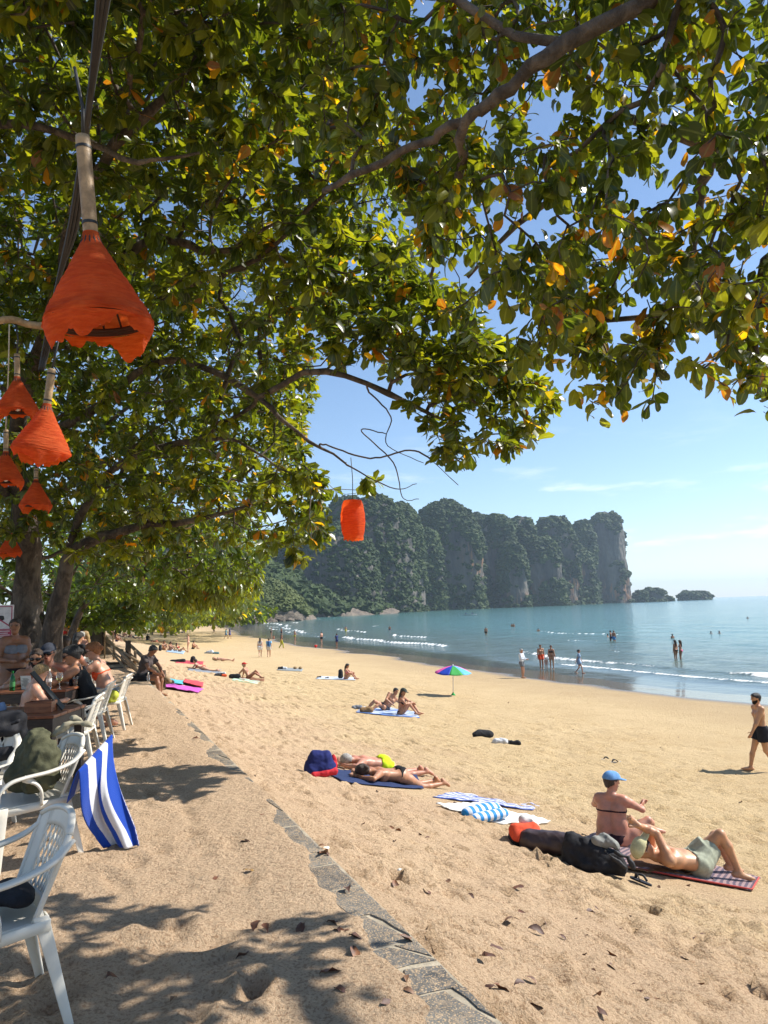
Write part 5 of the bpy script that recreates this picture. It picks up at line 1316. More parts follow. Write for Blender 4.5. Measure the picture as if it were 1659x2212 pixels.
def make_chair(mat=WHITE, slats=False):
    e = empty('plastic_chair')
    # seat shell
    mb = MB()
    def seatf(i, j):
        a, b = i*2 - 1, j; w = 0.235 - 0.02*(1 - b)
        return (a*w, -0.215 + 0.47*b, 0.435 - 0.016*(1 - a*a)*math.sin(b*3.0) - 0.05*max(0, b - 0.86)**1*3*max(0, b - 0.86)*7 + 0.008*abs(a)**6)
    mb.sheet(seatf, 11, 11); seat_o = mb.build('seat', mat, e, solid=0.012)
    rim = MB()
    for sg in (-1, 1): rim.tube([(sg*0.235, 0.25, 0.405), (sg*0.237, 0.0, 0.42), (sg*0.222, -0.21, 0.43)], 0.02, 8, flat=(0.6, 1.3), up=(0, 0, 1))
    rim.tube([(-0.235, 0.252, 0.403), (0, 0.262, 0.398), (0.235, 0.252, 0.403)], 0.02, 8, flat=(0.6, 1.3), up=(0, 0, 1)); rim.build('seat_rim', mat, seat_o)
    # backrest frame
    mb = MB(); n = 14
    ia, ib0, ib1 = 0.66, 0.14, 0.80
    def strip(a0, a1, b0, b1, nu, nv): mb.sheet(lambda i, j: back_surf(a0 + (a1 - a0)*i, b0 + (b1 - b0)*j), nu, nv)
    strip(-1, -ia, 0, 1, 4, n); strip(ia, 1, 0, 1, 4, n); strip(-ia, ia, ib1, 1.0, 10, 5); strip(-ia, ia, 0, ib0, 10, 4)
    back_o = mb.build('backrest', mat, e, solid=0.013)
    top = MB(); top.tube([back_surf(a, 1.0) for a in np.linspace(-1, 1, 15)], 0.013, 8, flat=(1.2, 1)); 
    for sg in (-1, 1): top.tube([back_surf(sg, b) for b in np.linspace(0, 1, 10)], 0.013, 8)
    top.build('back_rim', mat, back_o)
    lat = MB()
    def ribbon(p, q, off, w=0.008):
        pts = [back_surf(*(np.array(p) + (np.array(q) - p)*f)) + np.array([0, off, 0]) for f in np.linspace(0, 1, 7)]
        lat.tube(pts, w, 6, flat=(1.0, 0.55), up=(0, 1, 0), cap=False)
    if slats:
        for a in np.linspace(-ia, ia, 8): ribbon((a, ib0), (a, ib1), 0, 0.016)
    else:
        sl_ = 0.50                                    # lean of the lattice bars: run in a per unit of b
        for k in np.arange(-1.4, 1.41, 0.185):
            for sg, off in ((1, 0.0), (-1, 0.0025)):
                b0, b1 = ib0, ib1
                A = lambda b: k + sg*sl_*(b - 0.47)/0.33*0.5
                bs = [b for b in np.linspace(ib0, ib1, 60) if -ia <= A(b) <= ia]
                if len(bs) > 4: ribbon((A(bs[0]), bs[0]), (A(bs[-1]), bs[-1]), off)
    lat.build('slats' if slats else 'lattice', mat, back_o)
    for sg in (-1, 1):
        arm = MB()
        pts = spline([(sg*0.235, -0.285, 0.775), (sg*0.272, -0.20, 0.705), (sg*0.288, -0.06, 0.665), (sg*0.290, 0.10, 0.648), (sg*0.286, 0.20, 0.625), (sg*0.280, 0.262, 0.565), (sg*0.268, 0.272, 0.48), (sg*0.262, 0.268, 0.40)], 30)
        arm.tube(pts, 0.026, 8, flat=(1.0, 0.42), up=(0.0, 0.25, 1.0)); 
        pts = spline([(sg*0.289, 0.12, 0.642), (sg*0.284, 0.045, 0.60), (sg*0.272, 0.0, 0.53), (sg*0.245, -0.01, 0.435)], 14)
        arm.tube(pts, 0.024, 8, flat=(1.0, 0.42), up=(0, 1, 0.5)); arm.build('armrest', mat, e)
        for y0, y1, x0, x1, zt in ((0.262, 0.275, 0.250, 0.268, 0.445), (-0.205, -0.305, 0.222, 0.262, 0.47)):
            leg = MB(); n = 8; V = []
            for i in range(n):
                f = i/(n - 1); z = zt*(1 - f); x = sg*(x0 + (x1 - x0)*f); y = y0 + (y1 - y0)*f; w = 0.062*(1 - f) + 0.036*f; th = 0.010
                sy = -1 if y0 > 0 else 1
                L6 = [(0, 0), (-sg*w, 0), (-sg*w, sy*th), (-sg*th, sy*th), (-sg*th, sy*w), (0, sy*w)]
                V += [(x + q[0], y + q[1], z) for q in L6]
            Fq = [(i*6 + j, i*6 + (j + 1) % 6, (i + 1)*6 + (j + 1) % 6, (i + 1)*6 + j) for i in range(n - 1) for j in range(6)] + [(5, 4, 3, 2, 1, 0), tuple((n - 1)*6 + j for j in range(6))]
            leg.add(V, Fq).build('leg', mat, e, bevel=0.003)
    return e
CHAIR = make_chair(); used_first = [False]
def chair_at(loc, rz, label, tree=CHAIR):
    if tree is CHAIR and used_first[0]: c = copy_tree(CHAIR)
    else:
        c = tree
        if tree is CHAIR: used_first[0] = True
    c.location = [float(v) for v in loc]; c.rotation_euler = (0, 0, rz); c.scale = (0.95, 0.95, 0.90); tag(c, label, 'chair', 'plastic chairs on the terrace'); return c
def from_legs(front, rear, side=-1):
    """stand a chair by the pixels where the front and rear legs of one side meet the sand"""
    a, b = ground(*front), ground(*rear); d = unit(np.array([a[0] - b[0], a[1] - b[1], 0])); rz = math.atan2(-d[0], d[1])
    lx, ly = side*0.262, -0.305; c, s_ = math.cos(rz), math.sin(rz)
    return V3(b[0] - (c*lx - s_*ly), b[1] - (s_*lx + c*ly), b[2] + 0.005), rz
p = ground(160, 2212); rz = R(128); c, s_ = 0.95*math.cos(rz), 0.95*math.sin(rz)
ch1 = chair_at((p[0] - (c*-0.262 - s_*-0.305), p[1] - (s_*-0.262 + c*-0.305), TERR), rz, 'white lattice-backed plastic armchair nearest the camera, cut off at the left edge')
loc2, rz2 = from_legs((55, 1884), (190, 1852)); ch2 = chair_at(loc2, rz2, 'white plastic armchair with striped towel over its back and olive bag on its seat')
loc3, rz3 = from_legs((6, 1826), (41, 1775)); ch3 = chair_at(loc3, rz3, 'white plastic armchair at the left edge under the black jacket')
def terr_at(px, Y): q = at(px, 1500, Y); return V3(q[0], q[1], ground_z(q[0], q[1]))
loc4, rz4 = terr_at(158, 8.1), R(101); chair_at(loc4, rz4, 'empty white plastic armchair beside the near table, behind the towel chair')
loc5, rz5 = terr_at(192, 9.6), R(100); chair_at(loc5, rz5, 'white plastic armchair under the woman in the black top')
loc6, rz6 = terr_at(236, 10.8), R(97); chair_at(loc6, rz6, 'white plastic armchair under the woman in the orange bikini top, nearest the sand')
chair_at(terr_at(14, 6.9), R(-8), 'white plastic chair with its lattice back to the camera at the near table')
chair_at(terr_at(-2, 9.0), R(-60), 'white plastic chair left of the boy at the table')
chair_at(terr_at(34, 11.2), R(-120), 'small-looking white plastic chair by the standing woman')
chair_at(terr_at(180, 13), R(80), 'white plastic chair between the tree trunk and the standing man')
gc = make_chair(GREENP, True); chair_at(terr_at(138, 12.4), R(12), 'green plastic slatted chair under the man with his back to the camera', gc)
# ---- tables
t = NT('dark_wood'); w = t.scale(t.obj(), (3, 14, 14)); n = t.noise(3, 5, 0.6, w, 0.5)
t.P(Base__Color=t.mix(t.ramp(n, 0.3, 0.7), (0.018, 0.012, 0.010), (0.05, 0.032, 0.024)), Roughness=0.5); DARKWOOD = t.m
t = NT('red_wood'); w = t.scale(t.obj(), (2.5, 16, 16)); n = t.noise(3, 5, 0.6, w, 0.5)
t.P(Base__Color=t.mix(t.ramp(n, 0.3, 0.7), (0.17, 0.055, 0.025), (0.33, 0.12, 0.05)), Roughness=0.38); REDWOOD = t.m
def make_table(loc, rz, sx, sy, label):
    e = empty('dining_table', loc, rz, label, 'table', 'restaurant tables')
    n = 5
    for k in range(n):
        MB().box((0, -sy/2 + (k + 0.5)*sy/n, 0.735), (sx, sy/n - 0.005, 0.028)).build('plank', REDWOOD, e, smooth=False, bevel=0.004)
    for sg in (-1, 1):
        MB().box((0, sg*(sy/2 - 0.03), 0.66), (sx - 0.06, 0.025, 0.115)).build('apron', DARKWOOD, e, smooth=False, bevel=0.003); MB().box((sg*(sx/2 - 0.03), 0, 0.66), (0.025, sy - 0.1, 0.112)).build('apron', DARKWOOD, e, smooth=False, bevel=0.003)
        for s2 in (-1, 1): MB().box((sg*(sx/2 - 0.05), s2*(sy/2 - 0.05), 0.36), (0.075, 0.075, 0.72)).build('leg', DARKWOOD, e, smooth=False, bevel=0.004)
    return e
q = at(114, 1551, 6.6); T1 = V3(q[0] - 0.62, q[1] + 0.40, TERR); make_table(T1, R(2), 1.2, 0.78, 'near dark wooden table with a reddish top and the black menu board')
q = at(146, 1494, 9.0); T2 = V3(q[0] - 0.68, q[1] + 0.34, TERR); make_table(T2, R(3), 1.3, 0.80, 'dark wooden table with drinks where the group of five sits')
TT_ = 0.751
def on(T, dx, dy, dz=TT_): return V3(T[0] + dx, T[1] + dy, T[2] + dz)
def glassy(name, col, rough=0.05):
    t = NT(name); t.P(Base__Color=col, Roughness=rough, IOR=1.45); t.p.inputs['Transmission Weight'].default_value = 0.92; return t.m
GGLASS = glassy('green_glass', (0.02, 0.30, 0.07)); CGLASS = glassy('clear_glass', (0.92, 0.95, 0.95)); WINE = glassy('white_wine', (0.80, 0.66, 0.22)); BEER = glassy('amber_drink', (0.75, 0.33, 0.05))
def lathe_thing(name, loc, prof, mat, label, cat, parts=(), n=18, group='things on the tables'):
    e = empty(name, loc, 0, label, cat, group)
    MB().lathe(prof, n).build(parts[0][0] if parts and parts[0][1] is None else 'body', mat, e)
    for p in parts:
        if p[1] is not None: MB().lathe(p[1], n).build(p[0], p[2], e)
    return e
BOT = [(0.001, 0.0), (0.030, 0.002), (0.031, 0.02), (0.031, 0.14), (0.026, 0.165), (0.013, 0.195), (0.012, 0.235), (0.014, 0.24), (0.001, 0.241)]
LABELP = plain('paper_label', (0.75, 0.74, 0.70), 0.7)
lathe_thing('beer_bottle', on(T2, -0.02, -0.30), BOT, GGLASS, 'green glass beer bottle on the table in front of the boy', 'bottle', (('glass', None), ('label', [(0.0316, 0.05), (0.0316, 0.11)], plain('green_label', (0.05, 0.2, 0.06), 0.5))))
lathe_thing('water_bottle', on(T2, 0.42, -0.28), [(0.001, 0.0), (0.031, 0.002), (0.033, 0.03), (0.030, 0.08), (0.033, 0.11), (0.032, 0.16), (0.022, 0.20), (0.013, 0.215), (0.013, 0.225), (0.001, 0.226)], CGLASS, 'clear plastic water bottle on the table between napkin holder and wine glass', 'bottle', (('bottle', None), ('cap', [(0.001, 0.245), (0.014, 0.245), (0.014, 0.222)], WHITE), ('label', [(0.0336, 0.09), (0.0336, 0.13)], LABELP)))
lathe_thing('wine_glass', on(T2, 0.56, -0.30), [(0.001, 0.001), (0.034, 0.002), (0.005, 0.008), (0.004, 0.08), (0.012, 0.09), (0.036, 0.12), (0.040, 0.155), (0.032, 0.20)], CGLASS, 'stemmed glass of white wine on the table', 'glass', (('glass', None), ('wine', [(0.001, 0.092), (0.012, 0.093), (0.034, 0.121), (0.037, 0.14), (0.001, 0.14)], WINE)))
lathe_thing('beer_glass', on(T2, 0.62, 0.02), [(0.028, 0.0), (0.034, 0.12)], CGLASS, 'short glass of amber drink by the man in the cap', 'glass', (('glass', None), ('drink', [(0.001, 0.004), (0.027, 0.004), (0.032, 0.09), (0.001, 0.09)], BEER)))
e = empty('menu_stand', on(T2, 0.30, -0.26), R(8), 'black framed menu stand with a pale panel on the table', 'menu stand', 'things on the tables')
mb = MB(); mb.box((0, 0, 0.015), (0.13, 0.07, 0.03)); mb.build('base', DARKWOOD, e, False, bevel=0.003)
for sg in (-1, 1): MB().box((sg*0.058, 0, 0.13), (0.014, 0.05, 0.20)).build('side_panel', DARKWOOD, e, False, bevel=0.002)
MB().box((0, 0, 0.235), (0.13, 0.052, 0.012)).build('top', DARKWOOD, e, False); MB().box((0, 0, 0.128), (0.10, 0.012, 0.195)).build('panel', plain('card', (0.5, 0.47, 0.42), 0.6), e, False)
e = empty('menu_card', on(T2, 0.10, -0.20), R(-6), 'folded white menu card with small dark print standing on the table', 'menu', 'things on the tables')
rot = Matrix.Rotation(R(12), 3, 'X'); MB().box((0, 0, 0.085), (0.14, 0.003, 0.17), rot).build('card', plain('white_card', (0.72, 0.71, 0.68), 0.6), e, False)
for k in range(9): MB().box((-0.02 + 0.012*(k % 3), -0.006 - 0.018*(0.4 - k*0.1), 0.145 - 0.013*k), (0.06 + 0.01*(k % 4), 0.001, 0.005), rot).build('print_line', plain('ink', (0.05, 0.05, 0.06), 0.7), e, False)
e = empty('menu_board', on(T1, 0.36, 0.05), R(-70), 'black menu board leaning over the near table', 'board', 'things on the tables')
MB().box((0.0, 0, 0.18), (0.30, 0.012, 0.46), Matrix.Rotation(R(38), 3, 'X')).build('board', plain('black_board', (0.010, 0.010, 0.012), 0.6), e, False, bevel=0.003)
e = empty('wooden_box', on(T1, 0.38, -0.12), R(6), 'reddish wooden condiment box on the near table', 'box', 'things on the tables')
for dx, dy, sx, sy in ((0, -0.075, 0.24, 0.012), (0, 0.075, 0.24, 0.012), (-0.114, 0, 0.012, 0.138), (0.114, 0, 0.012, 0.138)): MB().box((dx, dy, 0.05), (sx, sy, 0.10)).build('side_panel', REDWOOD, e, False, bevel=0.002)
MB().box((0, 0, 0.008), (0.21, 0.13, 0.012)).build('bottom', REDWOOD, e, False)
def blob_mesh(f): V, F = f.mesh(); return V, F
def lump(name, label, cat, loc, rz, prims, mat, h=0.014, wrinkle=0.006, freq=34, group=None, parts=()):
    """soft things (bags, crumpled cloth): blended capsules with creases; parts = (name, prims, material)"""
    e = empty(name, loc, rz, label, cat, group)
    for nm, pr, m in (('body', prims, mat),) + tuple(parts):
        P = np.array([q for a in pr for q in (a[0], a[1])]); R_ = max(max(a[2], a[3]) for a in pr)
        f = Field(P.min(0) - R_ - 0.03, P.max(0) + R_ + 0.03, h)
        for a in pr: f.cone(a[0], a[1], a[2], a[3], a[4] if len(a) > 4 else 0.05, a[5] if len(a) > 5 else None, a[6] if len(a) > 6 else 1.0)
        X, Y, Zz = f.coords()
        if wrinkle: f.D = f.D + wrinkle*(2.2*np.abs(fbm(X*freq*0.2 + Zz*4, Y*freq*0.2 + 3, Zz*freq*0.11, oct=3, seed=len(label))) - 0.9 + 0.5*fbm(X*freq*0.6, Y*freq*0.6, Zz*freq*0.6, oct=2, seed=3))
        V, F = f.mesh(); V[:, 2] = np.maximum(V[:, 2], 0.001 if nm == 'body' else -1); link(nm, fast_mesh(nm, V, F), m, e)
    return e
BLACKC = plain('black_fabric', (0.016, 0.016, 0.019), 0.8, 0.3, 0.3, 16, 0.3); OLIVE = plain('olive_canvas', (0.075, 0.075, 0.042), 0.85, 0.2, 0.25, 12, 0.4, bscale=120)
KHAKI = plain('khaki_webbing', (0.28, 0.25, 0.17), 0.85)
def chair_local(loc, rz, p):
    c, s_ = math.cos(rz), math.sin(rz); return V3(loc[0] + c*p[0] - s_*p[1], loc[1] + s_*p[0] + c*p[1], loc[2] + p[2])
# black bag flat on the nearest chair's seat
lump('folded_bag', 'flat black mesh bag lying on the seat of the nearest chair', 'bag', chair_local(np.array(ch1.location), ch1.rotation_euler.z, (0.0, 0.02, 0.442)), ch1.rotation_euler.z, [((-0.12, -0.13, 0.03), (0.12, -0.13, 0.03), 0.05, 0.05, 0.05, (0, 0, 1), 2.0), ((-0.12, 0.10, 0.03), (0.12, 0.10, 0.03), 0.06, 0.06, 0.05, (0, 0, 1), 2.2), ((0, -0.1, 0.03), (0, 0.1, 0.03), 0.08, 0.08, 0.05, (0, 0, 1), 3)], BLACKC, 0.012, 0.003)
# olive bag sitting in the towel chair
lump('shoulder_bag', 'olive canvas bag with a pale strap sitting on the towel chair', 'bag', chair_local(loc2, rz2, (0.0, -0.02, 0.445)), rz2, [((-0.11, 0.0, 0.10), (0.11, 0.0, 0.10), 0.12, 0.12, 0.06), ((-0.10, -0.02, 0.22), (0.10, -0.02, 0.22), 0.11, 0.11, 0.06), ((-0.06, 0.0, 0.34), (0.06, -0.02, 0.34), 0.07, 0.06, 0.06), ((0.0, 0.05, 0.12), (0.0, 0.09, 0.10), 0.10, 0.09, 0.05)], OLIVE, 0.011, 0.018, 40,
     parts=(('strap', [((-0.05, -0.08, 0.34), (-0.10, -0.20, 0.43), 0.014, 0.014, 0.01), ((-0.10, -0.20, 0.43), (-0.13, -0.33, 0.40), 0.014, 0.013, 0.01), ((-0.02, -0.1, 0.36), (0.0, -0.22, 0.45), 0.014, 0.014, 0.01), ((0.0, -0.22, 0.45), (-0.04, -0.34, 0.41), 0.014, 0.013, 0.01)], KHAKI), ('handle', [((0.02, 0.02, 0.38), (0.06, 0.10, 0.46), 0.016, 0.016, 0.01), ((0.06, 0.10, 0.46), (0.07, 0.16, 0.44), 0.016, 0.014, 0.01)], BLACKC)))
# jacket over the left chair
lump('jacket', 'black jacket with a thin orange seam hung over the chair at the left edge', 'jacket', chair_local(loc3, rz3, (0, 0, 0)), rz3, [((-0.22, -0.33, 0.80), (0.22, -0.33, 0.80), 0.07, 0.07, 0.05), ((-0.20, -0.40, 0.60), (0.20, -0.40, 0.60), 0.07, 0.07, 0.05), ((-0.22, -0.42, 0.36), (0.20, -0.42, 0.36), 0.06, 0.06, 0.06), ((-0.24, -0.36, 0.70), (-0.27, -0.30, 0.36), 0.06, 0.05, 0.05), ((-0.2, -0.26, 0.72), (0.2, -0.26, 0.72), 0.05, 0.05, 0.05), ((-0.2, -0.22, 0.55), (0.2, -0.22, 0.55), 0.05, 0.05, 0.05), ((-0.1, -0.05, 0.46), (0.1, 0.05, 0.46), 0.06, 0.05, 0.05)], BLACKC, 0.014, 0.012, 30,
     parts=(('seam', [((-0.31, -0.33, 0.66), (-0.33, -0.33, 0.50), 0.006, 0.006, 0.004), ((-0.33, -0.33, 0.50), (-0.30, -0.40, 0.40), 0.006, 0.006, 0.004)], plain('orange_cord', (0.7, 0.10, 0.02), 0.6)),))
# striped towel over the back of the second chair
def stripes(name, a, b, n, axis='u', rough=0.9, edge=None):
    t = NT(name); v = t.attr(axis); f = t.math('FRACT', t.math('MULTIPLY', v, float(n))); s_ = t.ramp(t.math('ADD', f, t.math('MULTIPLY', t.math('SUBTRACT', t.noise(60, 2, 0.5, t.obj()), 0.5), 0.04)), 0.49, 0.51)
    c = t.mix(s_, a, b); c = t.mix(t.math('MULTIPLY', t.noise(25, 4, 0.6, t.obj()), 0.25), c, tuple(x*0.7 for x in a))
    t.P(Base__Color=c, Roughness=rough); t.p.inputs['Sheen Weight'].default_value = 0.2; t.p.inputs['Specular IOR Level'].default_value = 0.1
    t.bump(t.noise(240, 3, 0.6, t.obj()), 0.5, 0.006); return t.m
BW = stripes('blue_white_terry', (0.012, 0.06, 0.38), (0.74, 0.74, 0.74), 2.5)
def towel_mesh(name, fn, nu, nv):
    V, U_, W__ = [], [], []
    for i in range(nu):
        for j in range(nv): V.append(fn(i/(nu - 1), j/(nv - 1))); U_.append(i/(nu - 1)); W__.append(j/(nv - 1))
    idx = np.arange(nu*nv).reshape(nu, nv); F = np.stack([idx[:-1, :-1], idx[1:, :-1], idx[1:, 1:], idx[:-1, 1:]], -1).reshape(-1, 4)
    me = fast_mesh(name, V, F); set_float(me, 'u', U_); set_float(me, 'v', W__); return me
TA, TB_, TC, TD = at(170, 1664, 4.95), at(242, 1586, 5.25), ground(292, 1836), ground(232, 1836)
TC[2] += 0.02; TD[2] += 0.02
def drape(u, v):
    # u across the stripes, v from the flap inside the seat, over the rail and down to the sand
    if v < 0.18:
        f = v/0.18; q = TA*(1 - u) + TB_*u; return q + V3(-0.10*(1 - f), 0.06*(1 - f), -0.22*(1 - f)**1.2 + 0.012*math.sin(f*3.14))
    f = (v - 0.18)/0.82; top = TA*(1 - u) + TB_*u; bot = TD*(1 - u) + TC*u
    q = top*(1 - f) + bot*f; fold = 0.035*math.sin(u*9.5 + 0.6 + 1.3*f)*sstep(0.02, 0.5, f) + 0.012*math.sin(u*23 + f*4)*sstep(0.1, 0.7, f)
    sag = 0.05*math.sin(math.pi*f)*(1 - u)
    return q + V3(0.02*math.sin(f*5 + u*3) - sag, -fold - 0.05*math.sin(math.pi*min(1, f*1.2)), -0.02*math.sin(u*math.pi)*(1 - f))
o = link('beach_towel', towel_mesh('beach_towel', drape, 46, 60), BW); m = o.modifiers.new('solid', 'SOLIDIFY'); m.thickness = 0.007; m.offset = 0
tag(o, 'blue and white broad-striped beach towel hanging over the chair back to the sand', 'towel')
# ---- orange lanterns
t = NT('orange_cloth'); ob = t.obj(); n = t.noise(26, 4, 0.6, t.scale(ob, (0.5, 0.5, 2.2))); base = t.mix(t.ramp(n, 0.35, 0.7), (0.78, 0.10, 0.012), (0.92, 0.16, 0.025))
base = t.mix(t.math('MULTIPLY', t.ramp(t.noise(7, 4, 0.6, ob), 0.45, 0.75), 0.30), base, (0.95, 0.24, 0.07))
t.P(Base__Color=base, Roughness=0.8); t.bump(t.math('ADD', t.noise(16, 4, 0.6, t.scale(ob, (0.6, 0.6, 7.0))), t.math('MULTIPLY', t.noise(160, 2, 0.6, ob), 0.25)), 0.9, 0.02)
tr = t.t.nodes.new('ShaderNodeBsdfTranslucent'); t.t.links.new(base, tr.inputs['Color']); mx = t.t.nodes.new('ShaderNodeMixShader'); mx.inputs[0].default_value = 0.58
t.t.links.new(t.p.outputs[0], mx.inputs[1]); t.t.links.new(tr.outputs[0], mx.inputs[2]); t.t.links.new(mx.outputs[0], t.out.inputs['Surface']); ORANGE = t.m
BAMBOO = plain('bamboo', (0.32, 0.22, 0.12), 0.55, 0.4, 0.3, 18, 0.3); TAPE = plain('black_tape', (0.012, 0.012, 0.013), 0.5); RATTAN = plain('rattan', (0.05, 0.022, 0.012), 0.7); BULB = plain('milk_bulb', (0.75, 0.73, 0.70), 0.25)
CORD = plain('grey_cord', (0.10, 0.095, 0.09), 0.8); CABLE = plain('black_cable', (0.022, 0.021, 0.021), 0.6)
def lantern(px, py_top, py_hem, Y, wpx, label, seed, tilt=0.0, sway=0.0, hang=None):
    """py_top: top of the handle, py_hem: level of the shade's rim, wpx: its width"""
    r = np.random.default_rng(seed); R_ = wpx/2*Y/F_
    hem = at(px, py_hem, Y); top = at(px, py_top, Y); H = top[2] - hem[2]
    e = empty('hanging_lantern', (hem[0], hem[1], hem[2]), 0, label, 'lantern', 'orange cloth lanterns under the trees')
    e.rotation_euler = (tilt, sway, r.uniform(0, 6.28)*0)
    hs = R_*1.75                                  # height of the shade
    rb = R_*0.135
    hd_o = MB().lathe([(rb*0.92, hs*0.90), (rb, hs*1.0), (rb*1.02, H*0.97), (rb*0.96, H), (0.001, H)], 14).build('bamboo_handle', BAMBOO, e)
    for z in (hs + (H - hs)*0.08, H*0.93): MB().lathe([(rb*1.07, z), (rb*1.09, z + rb*0.2), (rb*1.07, z + rb*0.42)], 14).build('tape_band', TAPE, hd_o)
    prof = [(rb*1.05, hs*1.0), (rb*1.35, hs*0.90), (R_*0.33, hs*0.74), (R_*0.50, hs*0.56), (R_*0.68, hs*0.38), (R_*0.85, hs*0.20), (R_*0.97, hs*0.06), (R_*1.0, 0.0)]
    pr = [(np.interp(f, np.linspace(0, 1, 8), [q[0] for q in prof]), np.interp(f, np.linspace(0, 1, 8), [q[1] for q in prof])) for f in np.linspace(0, 1, 44)]
    ph = r.uniform(0, 6.28, 4)
    nn = 48; V = []
    for i, (rr, z) in enumerate(pr):
        for j in range(nn):
            th = j*2*math.pi/nn; f = i/43
            k = 1 + 0.012*math.sin(i*2.1 + 1.5*math.sin(th*3)) + 0.03*math.sin(th*3 + ph[0])*f + 0.02*math.sin(th*8 + ph[1])*f
            V.append((rr*k*math.cos(th), rr*k*math.sin(th), z + R_*0.02*math.sin(th*5 + i*0.6)*f))
    Fq = [(i*nn + j, i*nn + (j + 1) % nn, (i + 1)*nn + (j + 1) % nn, (i + 1)*nn + j) for i in range(43) for j in range(nn)]
    sh_o = MB().add(V, Fq).build('shade', ORANGE, e)
    # ragged skirt hanging below the rim, tucked under in places
    V = []; rows = 7
    for i in range(rows):
        f = i/(rows - 1)
        for j in range(nn*2):
            th = j*math.pi/nn; lo = 0.5 + 0.35*math.sin(th*2 + ph[2]) + 0.2*math.sin(th*5 + ph[3]) + 0.10*math.sin(th*11 + ph[0]) + (0.16*r.random() if i == rows - 1 else 0)
            k = 1 + 0.03*math.sin(th*3 + ph[0]) + 0.02*math.sin(th*8 + ph[1]); d = max(0.06, lo)*R_*0.50*f
            rr = R_*k*(1.0 - 0.16*f*f + 0.05*math.sin(th*7 + ph[1])*f)
            V.append((rr*math.cos(th), rr*math.sin(th), -d))
    n2 = nn*2; Fq = [(i*n2 + j, i*n2 + (j + 1) % n2, (i + 1)*n2 + (j + 1) % n2, (i + 1)*n2 + j) for i in range(rows - 1) for j in range(n2)]
    MB().add(V, Fq).build('ragged_hem', ORANGE, sh_o)
    ring = MB()
    for k in range(3):
        ring.tube([(R_*0.86*(1 - 0.05*k)*math.cos(a), R_*0.86*(1 - 0.05*k)*math.sin(a), 0.02*R_ + 0.035*R_*k) for a in np.linspace(0, 6.2832, 30)], 0.006 + 0.01*R_, 6, cap=False)
    for k in range(14): a = k*6.2832/14; ring.tube([(R_*0.83*math.cos(a), R_*0.83*math.sin(a), 0.03*R_), (R_*0.42*math.cos(a), R_*0.42*math.sin(a), hs*0.52), (rb*0.9*math.cos(a), rb*0.9*math.sin(a), hs*0.98)], 0.004 + 0.006*R_, 5)
    ring.build('rattan_frame', RATTAN, sh_o)
    MB().lathe([(0.001, -0.02*R_), (R_*0.11, 0.03*R_), (R_*0.14, 0.13*R_), (R_*0.11, 0.24*R_), (R_*0.05, 0.34*R_), (0.001, 0.36*R_)], 14).build('bulb', BULB, e)
    cd = MB(); hg = hang if hang is not None else np.array([r.normal(0, 0.03), 0.02, H + 0.35]); cd.tube([(0, 0, H - 0.02), (0.012, 0, H + (hg[2] - H)*0.4), tuple(hg)], 0.006 + 0.008*R_, 6); cd.build('cord', CABLE, e)
    return e
lantern(212, 322, 700, 3.3, 238, 'largest orange cloth lantern with a torn hem and a bulb, hanging nearest the camera', 1, tilt=R(7), sway=R(-3))
lantern(38, 768, 888, 6.4, 88, 'orange lantern hung from the branch above and left of the second largest one', 2, tilt=R(5))
lantern(88, 800, 975, 5.6, 122, 'second largest orange lantern, below the biggest one on the same cable', 3, tilt=R(4), sway=R(8))
lantern(12, 930, 1040, 7.6, 76, 'orange lantern half cut off by the left edge below the first pair', 4, tilt=R(3))
lantern(77, 1012, 1092, 8.8, 66, 'small wide orange lantern below the second largest one', 5, tilt=R(2))
lantern(22, 1128, 1194, 10.6, 48, 'smallest and lowest orange lantern by the tree trunk', 6, tilt=R(2))
cb = MB()
for k in range(3):
    pts = spline([at(226 + 6*k, -160, 2.3), at(212 + 4*k, 0, 2.7), at(190 - 3*k, 230, 3.25), at(152 + 4*k, 480, 4.2), at(126 - 2*k, 600, 4.8), at(96 + 2*k, 745, 5.5), at(86, 800, 5.6)], 40) + np.array([0.012*k, 0, 0])
    cb.tube(pts, 0.012, 6)
tag(cb.build('cable_bundle', CABLE), 'bundle of dark cables dropping diagonally past the biggest lantern', 'cable')
cb = MB(); cb.tube(spline([at(-40, 700, 6.2), at(20, 690, 6.3), at(60, 700, 6.4), at(96, 705, 6.4)], 12), 0.035, 8); tag(cb.build('support_pole', BAMBOO), 'weathered pole from which the left lanterns hang', 'pole')
cb = MB(); cb.tube(spline([at(20, 700, 6.3), at(18, 800, 6.5), at(15, 860, 6.8), at(12, 930, 7.6)], 12), 0.006, 5); tag(cb.build('hanging_string', plain('white_string', (0.5, 0.48, 0.42), 0.8)), 'thin pale string hanging down the left edge', 'string')
